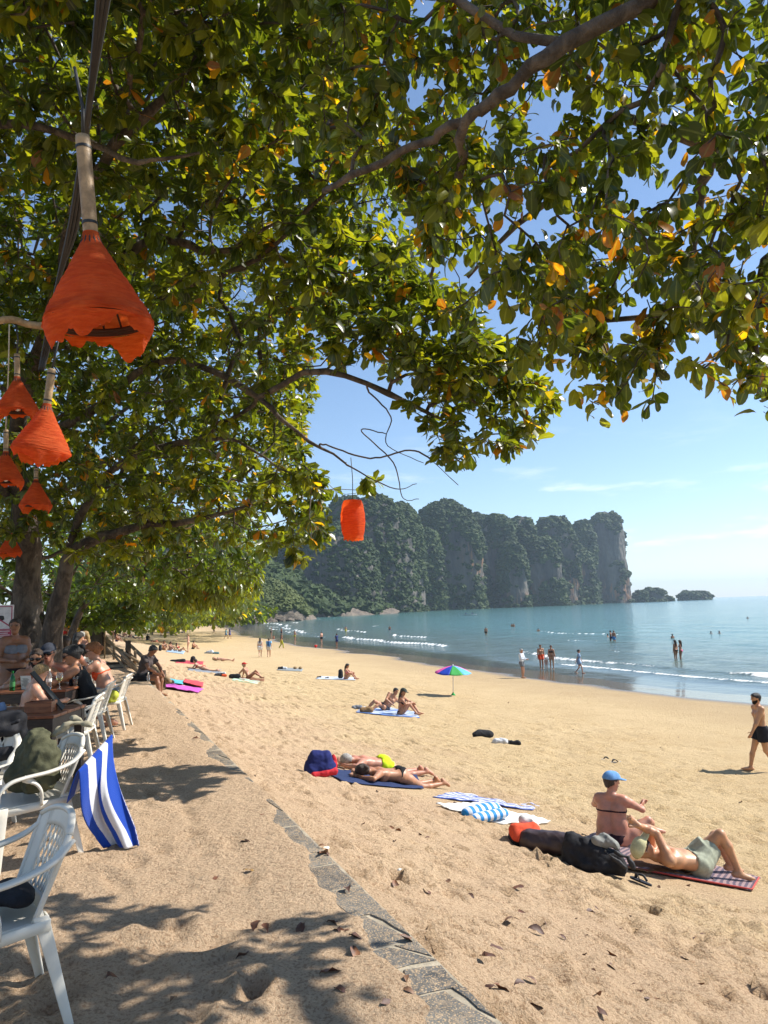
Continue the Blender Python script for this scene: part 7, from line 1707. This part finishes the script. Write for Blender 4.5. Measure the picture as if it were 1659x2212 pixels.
lump('clothes_heap', 'heap of white, dark and orange clothes left of the black bag', 'clothes', ground(478, 1461), 0, [((-0.25, 0, 0.06), (0.1, 0, 0.07), 0.10, 0.11, 0.05)], soft((0.08, 0.08, 0.09)), 0.024, 0.02, parts=(('white_cloth', [((-0.1, 0.1, 0.12), (0.12, 0.12, 0.14), 0.08, 0.09, 0.04)], soft((0.55, 0.55, 0.53))), ('orange_cloth', [((0.1, -0.12, 0.05), (0.25, -0.1, 0.05), 0.06, 0.06, 0.03)], soft(ORG))))
grp_person('sit_f', 748, 1468, face_dir(1, -0.15), 'woman in a pink bikini sitting with drawn-up knees beside a black backpack', 'tan', ('long', 'black'), (('bra', PNK), ('briefs', PNK)), 0.02)
lump('black_backpack', 'upright black backpack behind the woman in the pink bikini', 'bag', ground(736, 1466), 0, [((0, 0, 0.14), (0, 0, 0.42), 0.15, 0.12, 0.05)], BLACKC, 0.024, 0.01)
ground_towel('white_blue_towel', [(682, 1467), (768, 1470), (768, 1464), (690, 1461)], soft((0.50, 0.56, 0.62)), 'pale blue towel under the woman in the pink bikini', n=(16, 8), seed=22)
for k, (px, py) in enumerate(((689, 1464), (706, 1466))): lump('shoe', ('dark shoe at the left end of the pale blue towel', 'dark shoe in the middle of the pale blue towel')[k], 'shoe', ground(px, py), k*0.8, [((-0.08, 0, 0.04), (0.1, 0, 0.04), 0.05, 0.05, 0.03)], BLACKC, 0.024, 0.004, group='shoes on towels')
ground_towel('dark_towel', [(598, 1448), (652, 1451), (655, 1445), (604, 1442)], soft((0.24, 0.26, 0.26)), 'grey green towel with things on it in mid beach', n=(16, 8), seed=23)
lump('black_white_clothes', 'black and white clothes on the grey green towel', 'clothes', ground(608, 1446), 0, [((-0.15, 0, 0.08), (0.1, 0, 0.08), 0.10, 0.10, 0.04)], BLACKC, 0.024, 0.015, parts=(('white_cloth', [((0.12, 0, 0.08), (0.30, 0, 0.06), 0.10, 0.09, 0.04)], soft((0.6, 0.6, 0.6))),))
for k, px in enumerate((637, 648)): lump('bundle', ('left of two brown bundles on the grey green towel', 'right of two brown bundles on the grey green towel')[k], 'bundle', ground(px, 1446), 0, [((0, 0, 0.09), (0.05, 0, 0.09), 0.10, 0.09, 0.04)], plain('husk', (0.28, 0.18, 0.08), 0.8), 0.024, 0.012, group='brown bundles')
grp_person('supine_f', 480, 1428, 0, 'pale sunbather lying flat beyond the man in the red cap', 'light', ('long', 'blond'), (('briefs', (0.4, 0.3, 0.2)), ('bra', (0.4, 0.3, 0.2))), 0.026, 1.0, None, (-1, 0.1))
lump('white_bag', 'white and blue bags on a dark towel beyond the grey bundle', 'bag', ground(455, 1412), 0, [((-0.3, 0, 0.12), (0.1, 0, 0.14), 0.15, 0.2, 0.06)], soft((0.45, 0.48, 0.5)), 0.03, 0.02, parts=(('dark_towel', [((-0.5, 0, 0.02), (0.7, 0, 0.02), 0.12, 0.12, 0.04)], soft((0.10, 0.2, 0.22))),))
lump('black_beach_bag', 'round black bag standing on a dark red towel', 'bag', ground(417, 1432), 0, [((0, 0, 0.16), (0, 0, 0.30), 0.20, 0.16, 0.06)], BLACKC, 0.03, 0.012)
ground_towel('dark_red_towel', [(378, 1432), (438, 1436), (440, 1429), (385, 1426)], soft((0.42, 0.05, 0.07)), 'dark red towel with black bags', n=(16, 8), seed=24)
lump('dark_clothes', 'dark clothes at the left end of the dark red towel', 'clothes', ground(384, 1430), 0, [((-0.4, 0, 0.05), (0.4, 0, 0.06), 0.12, 0.13, 0.05)], BLACKC, 0.03, 0.02)
grp_person('sit_f', 354, 1404, face_dir(0.6, -0.6), 'woman crouching at the left of the seated group', 'tan', ('long', 'brown'), (('briefs', BK), ('bra', BK)), 0.028, 1.05)
grp_person('sit_f', 367, 1406, face_dir(1, -0.3), 'woman sitting second from the left in the group, facing the sea', 'tan', ('long', 'black'), (('briefs', NVY), ('bra', NVY)), 0.028)
grp_person('back_f', 388, 1408, face_dir(1, -0.2), 'woman leaning back in the middle of the group', 'golden', ('long', 'brown'), (('briefs', RD), ('bra', RD)), 0.028)
grp_person('point_f', 407, 1409, face_dir(-1, -0.1), 'pale woman standing over the seated group with an arm out', 'light', ('short', 'blond'), (('briefs', (0.5, 0.4, 0.3)), ('bra', (0.5, 0.4, 0.3))), 0.028)
grp_person('sit_m', 417, 1402, face_dir(1, -0.2), 'man sitting at the right end of the group', 'tan', ('short', 'black'), (('trunks', BK),), 0.028)
ground_towel('group_towel', [(358, 1408), (396, 1413), (400, 1407), (364, 1403)], soft((0.32, 0.42, 0.52)), 'pale blue towel under the seated group', n=(14, 8), seed=25)
lump('rucksack', 'black rucksack beside the crouching woman', 'bag', ground(346, 1406), 0, [((0, 0, 0.15), (0, 0, 0.38), 0.16, 0.13, 0.05)], BLACKC, 0.03, 0.012)
grp_person('prone_f', 338, 1388, 0, 'sunbather lying beyond the seated group', 'pink', ('bun', 'brown'), (('briefs', RD),), 0.03, 1.0, None, (-1, 0.2))
grp_person('sit_m', 318, 1383, face_dir(0.3, 1), 'dark-haired person sitting alone beyond the lying sunbather', 'brown', ('short', 'black'), (('trunks', NVY), ('shirt', BK)), 0.03)
cl = [('sit_f', 236, 1368, 'first'), ('prone_f', 246, 1372, 'second'), ('sit_m', 252, 1386, 'third'), ('elbows_f', 257, 1374, 'fourth'), ('sit_f', 266, 1376, 'fifth'), ('back_m', 272, 1372, 'sixth'), ('sit_f', 279, 1377, 'seventh'), ('prone_m', 287, 1378, 'eighth'), ('sit_m', 293, 1374, 'ninth'), ('supine_f', 300, 1380, 'tenth')]
for k, (ps, px, py, nm) in enumerate(cl):
    grp_person(ps, px, py, face_dir(1, -0.3 + 0.1*k), nm + ' from the left of the crowd of sunbathers past the steps', ('tan', 'pink', 'brown', 'golden', 'light')[k % 5], (('long', 'brown'), ('short', 'black'), ('bun', 'blond'))[k % 3], (('briefs' if ps[-1] == 'f' else 'trunks', (BK, RD, NVY, TEAL, PNK)[k % 5]),), 0.034, 1.0, None, (-1, 0.3*(-1)**k) if ps.split('_')[0] in ('prone', 'elbows', 'supine') else None)
walkers = [('walk_m', 348, 1374, -1, 'shirtless man strolling far off, left of a pair', 'tan', (('trunks', NVY),)), ('walk_f', 357, 1375, -1, 'woman strolling far off, right of a pair', 'light', (('briefs', PNK), ('bra', PNK))), ('stand_m', 393, 1367, 1, 'left of two people standing by the far blue kayak', 'tan', (('shorts', BK), ('shirt', (0.25, 0.25, 0.27)))), ('stand_f', 398, 1367, 1, 'right of two people standing by the far blue kayak', 'light', (('shorts', WHT), ('shirt', WHT))),
    ('walk_m', 462, 1369, 1, 'lone dark figure walking near the far rocks', 'brown', (('shorts', BK), ('shirt', BK))), ('walk_m', 488, 1380, 1, 'person in a light blue shirt walking, left of a pair', 'tan', (('shorts', BLU), ('shirt', (0.15, 0.42, 0.55)))), ('walk_f', 496, 1380, 1, 'person in a dark blue dress walking, right of a pair', 'tan', (('skirt', (0.03, 0.08, 0.35)), ('shirt', (0.03, 0.08, 0.35)), ('hat', (0.05, 0.1, 0.35)))),
    ('stand_m', 586, 1375, 1, 'bather with pale shoulders at the far water edge', 'light', (('trunks', BK), ('tank', WHT))), ('stand_m', 608, 1376, 1, 'shirtless bather at the far water edge', 'tan', (('trunks', NVY),)), ('walk_f', 608, 1401, 1, 'woman in a black top and yellow trousers walking', 'tan', (('legs', (0.36, 0.36, 0.03)), ('top', BK))), ('look_m', 637, 1386, 1, 'bather looking down in the shallow wash', 'light', (('trunks', YEL),)), ('stand_m', 695, 1391, -1, 'shirtless man in black shorts at the water edge', 'light', (('shorts', BK),)), ('look_m', 728, 1398, -1, 'man in a navy shirt and shorts at the water edge', 'brown', (('shorts', NVY), ('shirt', NVY)))]
for k, (ps, px, py, d_, lab, tone, wear) in enumerate(walkers): grp_person(ps, px, py, face_dir(0.8*d_, 0.6), lab, tone, ('short' if ps[-1] == 'm' else 'long', ('black', 'brown')[k % 2]), wear, 0.03)
grp_person('sit_f', 591, 1379, 0, 'child sitting in the wash at the far water edge', 'tan', ('short', 'brown'), (('briefs', RD),), 0.03, 0.65)
grp_person('walk_f', 562, 1420, face_dir(-0.1, 1), 'woman with long black hair and white shorts walking away', 'light', ('long', 'black'), (('shorts', WHT), ('top', (0.62, 0.6, 0.58))), 0.024)
o = grp_person('walk_m', 581, 1420, face_dir(-0.05, 1), 'man in a light blue shirt with a backpack walking away', 'tan', ('short', 'brown'), (('shorts', (0.58, 0.55, 0.50)), ('shirt', (0.22, 0.46, 0.66))), 0.024)
lump('blue_backpack', 'blue backpack worn by the man walking away', 'bag', np.array(o.location) + V3(0.02, -0.24, 1.05), 0, [((0, 0, 0.0), (0, 0, 0.30), 0.13, 0.11, 0.05)], soft((0.03, 0.09, 0.22)), 0.026, 0.006)
e = empty('bucket', ground(682, 1399), 0, 'small red bucket on the wet sand', 'bucket'); MB().lathe([(0.001, 0), (0.14, 0.0), (0.19, 0.32), (0.17, 0.32), (0.125, 0.02)], 16).build('pail', cloth(RD, 0.4), e); MB().tube([(-0.18, 0, 0.32), (0, 0, 0.46), (0.18, 0, 0.32)], 0.012, 6).build('handle', WHITE, e)
# right-hand shore
grp_person('look_m', 1129, 1465, face_dir(0.75, -0.5), 'man in a white long-sleeved shirt and grey shorts looking at his hands', 'tan', ('short', 'grey'), (('longshirt', (0.62, 0.66, 0.70)), ('shorts', (0.16, 0.17, 0.18))), 0.019, 1.02)
grp_person('stand_m', 1170, 1446, face_dir(0.2, -1), 'shirtless man in orange shorts standing in the wash', 'tan', ('short', 'brown'), (('shorts', (0.72, 0.09, 0.03)),), 0.02, 1.02)
grp_person('stand_m', 1181, 1447, face_dir(0, -1), 'small child between the man in orange shorts and the woman', 'light', ('short', 'blond'), (('briefs', (0.5, 0.4, 0.35)),), 0.022, 0.5)
grp_person('stand_f', 1193, 1447, face_dir(-0.2, -1), 'woman in a dark bikini standing in the wash', 'tan', ('bun', 'brown'), (('bra', (0.03, 0.02, 0.02)), ('briefs', (0.03, 0.02, 0.02))), 0.02, 1.0)
grp_person(walk('f', 0.22, face=(0, 1, -0.6)), 1252, 1456, face_dir(1, -0.3), 'girl in a blue grey shirt dress walking through the wash', 'light', ('bun', 'black'), (('shirt', (0.24, 0.34, 0.48)), ('skirt', (0.24, 0.34, 0.48))), 0.02, 0.93)
for px, py, rz, lab, tone, wear, dep, ps, hr in ((1461, 1424, 0.5, 'left of two women standing shin-deep in the sea', 'tan', (('briefs', BK), ('bra', BK)), 0.25, 'stand_f', ('long', 'black')), (1472, 1425, 0.9, 'right of two women standing shin-deep in the sea', 'brown', (('briefs', PNK), ('bra', PNK)), 0.25, 'stand_f', ('long', 'brown')),
        (1320, 1386, 1.0, 'left of two men standing knee-deep in the sea', 'brown', (('trunks', NVY),), 0.45, 'stand_m', ('short', 'black')), (1327, 1386, -1.0, 'right of two men standing knee-deep, in blue shorts', 'tan', (('shorts', BLU),), 0.45, 'stand_m', ('short', 'brown')),
        (1313, 1376, 1.0, 'swimmer close to the two men standing knee-deep', 'tan', (), 1.35, 'stand_m', ('short', 'black')), (1453, 1379, 0.3, 'swimmer up to the chest right of the two men', 'brown', (), 1.2, 'stand_m', ('short', 'black')), (1536, 1369, 0.0, 'left of two swimmers far right', 'brown', (), 1.4, 'stand_m', ('short', 'black')), (1554, 1368, 0.0, 'right of two swimmers far right', 'brown', (), 1.4, 'stand_m', ('short', 'black')), (1615, 1336, 0.0, 'swimmer far out near the right edge', 'brown', (), 1.3, 'stand_m', ('short', 'black')),
        (1106, 1354, 0.0, 'left of two swimmers out before the cliff', 'tan', (), 1.0, 'stand_m', ('short', 'black')), (1110, 1354, 0.0, 'right of two swimmers out before the cliff', 'tan', (), 1.0, 'stand_f', ('short', 'brown')), (1163, 1364, 0.0, 'single swimmer left of the two men', 'tan', (), 1.2, 'stand_m', ('short', 'black')), (1050, 1371, 0.0, 'bather wading thigh-deep alone in mid bay', 'tan', (('trunks', BK),), 0.5, 'stand_m', ('short', 'brown')), (842, 1361, 0.0, 'pair-like bather waist-deep left of mid bay', 'tan', (('trunks', NVY),), 0.8, 'stand_m', ('short', 'black')), (747, 1364, 0.0, 'bather wading in yellow shorts on the far left of the bay', 'light', (('shorts', YEL),), 0.6, 'stand_m', ('short', 'brown'))):
    grp_person(ps, px, py, rz, lab, tone, hr, wear, 0.028, 1.0, dep)
# ---------------- people on the terrace
def sit_on(loc, rz, body, label, tone, hair, wear, h=0.0125, scale=1.0, dy=0.0):
    return person(body, label, chair_local(loc, rz, (0, dy, 0)), rz, tone, hair, wear, h, scale, group='people on the terrace')
sit_on(loc5, rz5, seat('f', 0.42, ((-0.16, 0.62, 0.80), (0.14, 0.58, 0.80)), ((-0.14, 0.30, 0.085), (0.14, 0.28, 0.085)), 1.22, 0.50, pup=(0, 0.2, 1), head_up=(0, 0.25, 1)), 'woman in a black top and sunglasses leaning on the table, black hair tied up', 'tan', ('bun', 'black'), (('tank', (0.012, 0.012, 0.014)), ('shorts', (0.014, 0.014, 0.016)), ('glasses', BK)), scale=1.0)
sit_on(loc6, rz6, seat('f', 0.50, ((-0.16, 0.64, 0.78), (0.14, 0.60, 0.78)), ((-0.14, 0.30, 0.085), (0.14, -0.02, 0.085)), 1.12, 0.50, pup=(0, 0.2, 1), head_up=(0, 0.2, 1)), 'ginger-haired woman in an orange bikini top leaning forward at the table', 'light', ('bun', 'ginger'), (('bra', (0.80, 0.10, 0.03)), ('shorts', (0.30, 0.36, 0.42)), ('glasses', BK)))
lump('yellow_pouch', 'yellow and green patterned bag hanging at the chair of the orange bikini woman', 'bag', chair_local(loc6, rz6, (-0.24, -0.08, 0.40)), rz6, [((0, -0.05, 0.10), (0, 0.06, 0.10), 0.06, 0.06, 0.03), ((0, 0, 0.02), (0, 0.05, 0.02), 0.07, 0.06, 0.04)], soft((0.45, 0.48, 0.06)), 0.014, 0.008)
def seated_at(px, Y, rz, body, label, tone, hair, wear, h=0.0125, scale=1.0, chair=None):
    L_ = terr_at(px, Y); o = person(body, label, L_, rz, tone, hair, wear, h, scale, group='people on the terrace')
    if chair: chair_at(L_, rz, chair)
    return o
lean_tbl = dict(lean=0.55, arms=((-0.24, 0.56, 0.80), (0.22, 0.54, 0.80)))
seated_at(78, 9.95, face_dir(0.45, -1), seat('m', fat=1.12, face=(0.15, 1, -0.1), head_up=(0, 0.1, 1), pel=0.50, **lean_tbl), 'bearded man in dark sunglasses facing the camera across the table', 'tan', ('short', 'brown'), (('trunks', NVY), ('glasses', BK), ('beard', (0.02, 0.013, 0.010))), 0.0125, 1.0, 'white plastic chair under the bearded man')
o = seated_at(112, 10.2, face_dir(0.25, -1), seat('m', fat=1.18, face=(0.1, 1, -0.05), head_up=(0, 0.1, 1), pel=0.53, **lean_tbl), 'grinning shirtless man in a dark cap and mirrored sunglasses at the table', 'pink', ('short', 'grey'), (('trunks', NVY), ('cap', (0.03, 0.035, 0.05)), ('glasses', BK)), 0.0125, 1.02, 'white plastic chair under the man in the dark cap')
seated_at(46, 8.7, face_dir(0.8, 0.55), seat('m', lean=0.35, pel=0.50, arms=((-0.22, 0.48, 0.74), (0.2, 0.48, 0.74))), 'fair-haired boy seen from behind at the table', 'light', ('short', 'blond'), (('trunks', TEAL),), 0.0135, 0.86)
seated_at(138, 12.4, R(12), seat('m', lean=-0.02, fat=1.15), 'shirtless man with cropped hair seen from behind on the green chair', 'pink', ('crop', 'brown'), (('trunks', NVY),), 0.0145)
person(stand('f', ((-0.10, 0.26, 1.12), (0.14, 0.28, 1.12)), 1.35, face=(0.5, 1, -0.5)), 'heavy-set standing woman in a striped bikini at the left edge before the trunk', terr_at(28, 10.4), face_dir(0.75, -0.75), 'brown', ('short', 'brown'), (('bra', (0.18, 0.18, 0.2)), ('briefs', (0.03, 0.02, 0.025))), 0.0145, 0.94, group='people on the terrace')
far = [('stand_m', 208, 38, face_dir(-0.3, 1), 'shirtless man in blue shorts standing with his back to the camera on the far terrace', 'brown', ('short', 'black'), (('shorts', (0.03, 0.10, 0.26)),), 1.03), ('point_f', 164, 34, face_dir(1, 0.3), 'shirtless figure reaching out on the far terrace', 'tan', ('short', 'brown'), (('trunks', BK),), 1.03), ('look_f', 132, 30, face_dir(0.4, -1), 'woman in a swimsuit standing next to the leaning trunk', 'tan', ('bun', 'brown'), (('bra', RD), ('briefs', RD)), 1.0), ('stand_f', 188, 36, face_dir(-1, 0), 'slim woman standing by the canvas shelter', 'tan', ('long', 'blond'), (('bra', BK), ('briefs', BK)), 0.98)]
for ps, px, Y, rz, lab, tone, hr, wear, sc in far: person(ps, lab, terr_at(px, Y), rz, tone, hr, wear, 0.024, sc, group='people on the terrace')
for k, (ps, px, Y, rz, lab, tone, hr, wear) in enumerate((('seat_f', 162, 17, face_dir(0.5, 1), 'woman with long black hair seated beyond the cropped-haired man', 'tan', ('long', 'black'), (('shirt', BK), ('shorts', BK))), ('seat_m', 178, 22, face_dir(-0.6, -1), 'white-haired sunburnt man seated in the middle of the far terrace', 'pink', ('short', 'grey'), (('trunks', WHT),)), ('seat_f', 186, 24, face_dir(-1, -0.2), 'blond woman seated right of the white-haired man', 'golden', ('long', 'blond'), (('bra', RD), ('briefs', RD))), ('seat_m', 146, 25, face_dir(1, -0.2), 'shirtless man seated left of the white-haired man', 'tan', ('short', 'brown'), (('shorts', NVY),)))):
    L_ = terr_at(px, Y); person(ps, lab, L_, rz, tone, hr, wear, 0.02, 1.0, group='people on the terrace')
    chair_at(L_, rz, ('white chair under the black-haired woman further back', 'white chair under the white-haired man', 'white chair under the blond woman on the far terrace', 'white chair under the shirtless man far left')[k])
# clothes on the near table
lump('blue_cloth', 'pale blue cloth lying on the near table at the left edge', 'cloth', on(T1, -0.18, -0.18, 0.752), 0, [((-0.14, 0, 0.02), (0.14, 0.03, 0.03), 0.06, 0.07, 0.04), ((-0.02, 0.06, 0.04), (0.16, 0.08, 0.04), 0.05, 0.05, 0.04)], soft((0.22, 0.30, 0.46)), 0.014, 0.014)
# kayaks at the far end, boats in the bay
def hull(px, py, L_, col, label, rz, cat='kayak', water=False, w=0.35):
    P = sea_at(px, py) if water else ground(px, py); e = empty(cat.replace(' ', '_'), P, rz, label, cat, 'boats and kayaks'); V = []; n_ = 17
    for i in range(n_):
        f = i/(n_ - 1)*2 - 1; ww = w*(1 - abs(f)**2.6); sh = 0.12*f*f*L_*0.12
        for a, b in ((-1, 0.30), (-0.75, 0.05), (0, 0.0), (0.75, 0.05), (1, 0.30), (0, 0.26)): V.append((f*L_/2, a*ww, b*w*1.3 + sh))
    MB().add(V, [(i*6 + j, (i + 1)*6 + j, (i + 1)*6 + (j + 1) % 6, i*6 + (j + 1) % 6) for i in range(n_ - 1) for j in range(6)]).build('hull', cloth(col, 0.4), e)
    return e
hull(271, 1361, 4.2, RD, 'red kayak drawn up at the far end of the beach', R(5)); hull(286, 1362, 4.2, (0.03, 0.12, 0.4), 'dark blue kayak right of the red one', R(8)); hull(381, 1367, 5.2, (0.02, 0.09, 0.35), 'long blue kayak lying by itself near the far waterline', R(4))
b_ = hull(1013, 1329, 8.0, (0.30, 0.34, 0.36), 'small open boat with two people far out in the bay', R(4), 'boat', True, 0.8)
for k, dx in enumerate((-1.5, 1.6)): person('sit_m', ('left figure in the small boat', 'right figure in the small boat')[k], np.array(b_.location) + V3(dx, 0, 0.5), 0, 'brown', ('short', 'black'), (('shirt', NVY),), 0.034, 1.1)
for px, py, L_, lab in ((1185, 1307, 9, 'small white boat moored below the cliff'), (1345, 1302, 10, 'white boat below the rock pillar'), (1459, 1290, 16, 'white speedboat between the islets')):
    b_ = hull(px, py, L_, (0.7, 0.7, 0.7), lab, R(3), 'boat', True, 1.1); MB().box((0.5, 0, 1.4), (L_*0.35, 1.3, 1.0)).build('cabin', WHITE, b_, False, bevel=0.15)
# ---------------- fallen leaves on the sand
t = NT('dry_leaf'); nz = t.noise(30, 3, 0.6, t.pos()); t.P(Base__Color=t.mix(t.ramp(nz, 0.35, 0.7), t.attr('leafcol', 'Color'), (0.09, 0.045, 0.03)), Roughness=0.6); DRY = t.m
r = np.random.default_rng(61); fl = []
for k in range(7):
    v, f_, rb = leaf_shape(k % 2, 0.45 + 0.15*(k % 3), 0.25 + 0.15*(k % 3), 0.3*(-1)**k); col = [(0.16, 0.06, 0.03), (0.10, 0.04, 0.025), (0.22, 0.09, 0.035), (0.20, 0.10, 0.045), (0.13, 0.06, 0.045), (0.075, 0.035, 0.025), (0.36, 0.20, 0.03)][k]
    v = v*1.0; v[:, 2] += 0.10 + 0.12*noise(v[:, 0]*6 + k, v[:, 1]*5, seed=k)
    me = fast_mesh('fallen_leaf', v, f_); set_float(me, 'rib', rb); set_color(me, 'leafcol', np.repeat(np.array([col]), len(v), 0)); me.materials.append(DRY); fl.append(me)
spots = [(525, 1885), (540, 2072), (238, 2108), (822, 2180), (368, 2170), (650, 2005), (705, 1998), (935, 1970), (1010, 1936), (905, 1925), (1090, 1995), (1280, 1960), (1540, 1980), (1310, 2095), (1140, 2010), (1600, 2040), (1470, 2075), (1390, 2150), (1250, 2030), (1080, 2085), (700, 1850), (1105, 1925)]
for k in range(150):
    if k < len(spots): px, py = spots[k]
    else:
        py = 1500 + 700*r.random()**0.8; px = r.uniform(420, 1650)
        w = 350 + (py - 1500)*0.95
        if px < w + r.uniform(-160, 60) and r.random() < 0.75: px = w + abs(r.normal(0, 190))
        if px > 1655: continue
    P = ground(px, py); u_, s_ = us(P[0], P[1])
    if u_ > 15: continue
    o = link('fallen_leaf', fl[int(r.integers(0, 6)) if k != 0 else 6], None, None, P + V3(0, 0, 0.010)); sc = r.uniform(0.05, 0.115); o.scale = (sc,)*3; o.rotation_euler = (r.normal(0, 0.2), r.normal(0, 0.2), r.uniform(0, 6.28))
    if u_ > 0.0: tag(o, 'dry curled brown almond leaf lying on the beach sand', 'leaf', 'fallen leaves on the beach')
    else: tag(o, 'dry curled brown almond leaf lying on the terrace', 'leaf', 'fallen leaves on the terrace')
for k, (px, py) in enumerate(((868, 1884), (705, 1836))): lump('paper_scrap', ('crumpled white tissue on the sand beyond the slate', 'white scrap at the edge of the slate')[k], 'litter', ground(px, py), k, [((-0.02, 0, 0.01), (0.02, 0, 0.01), 0.016, 0.012, 0.01)], WHITE, 0.005, 0.004, 90)
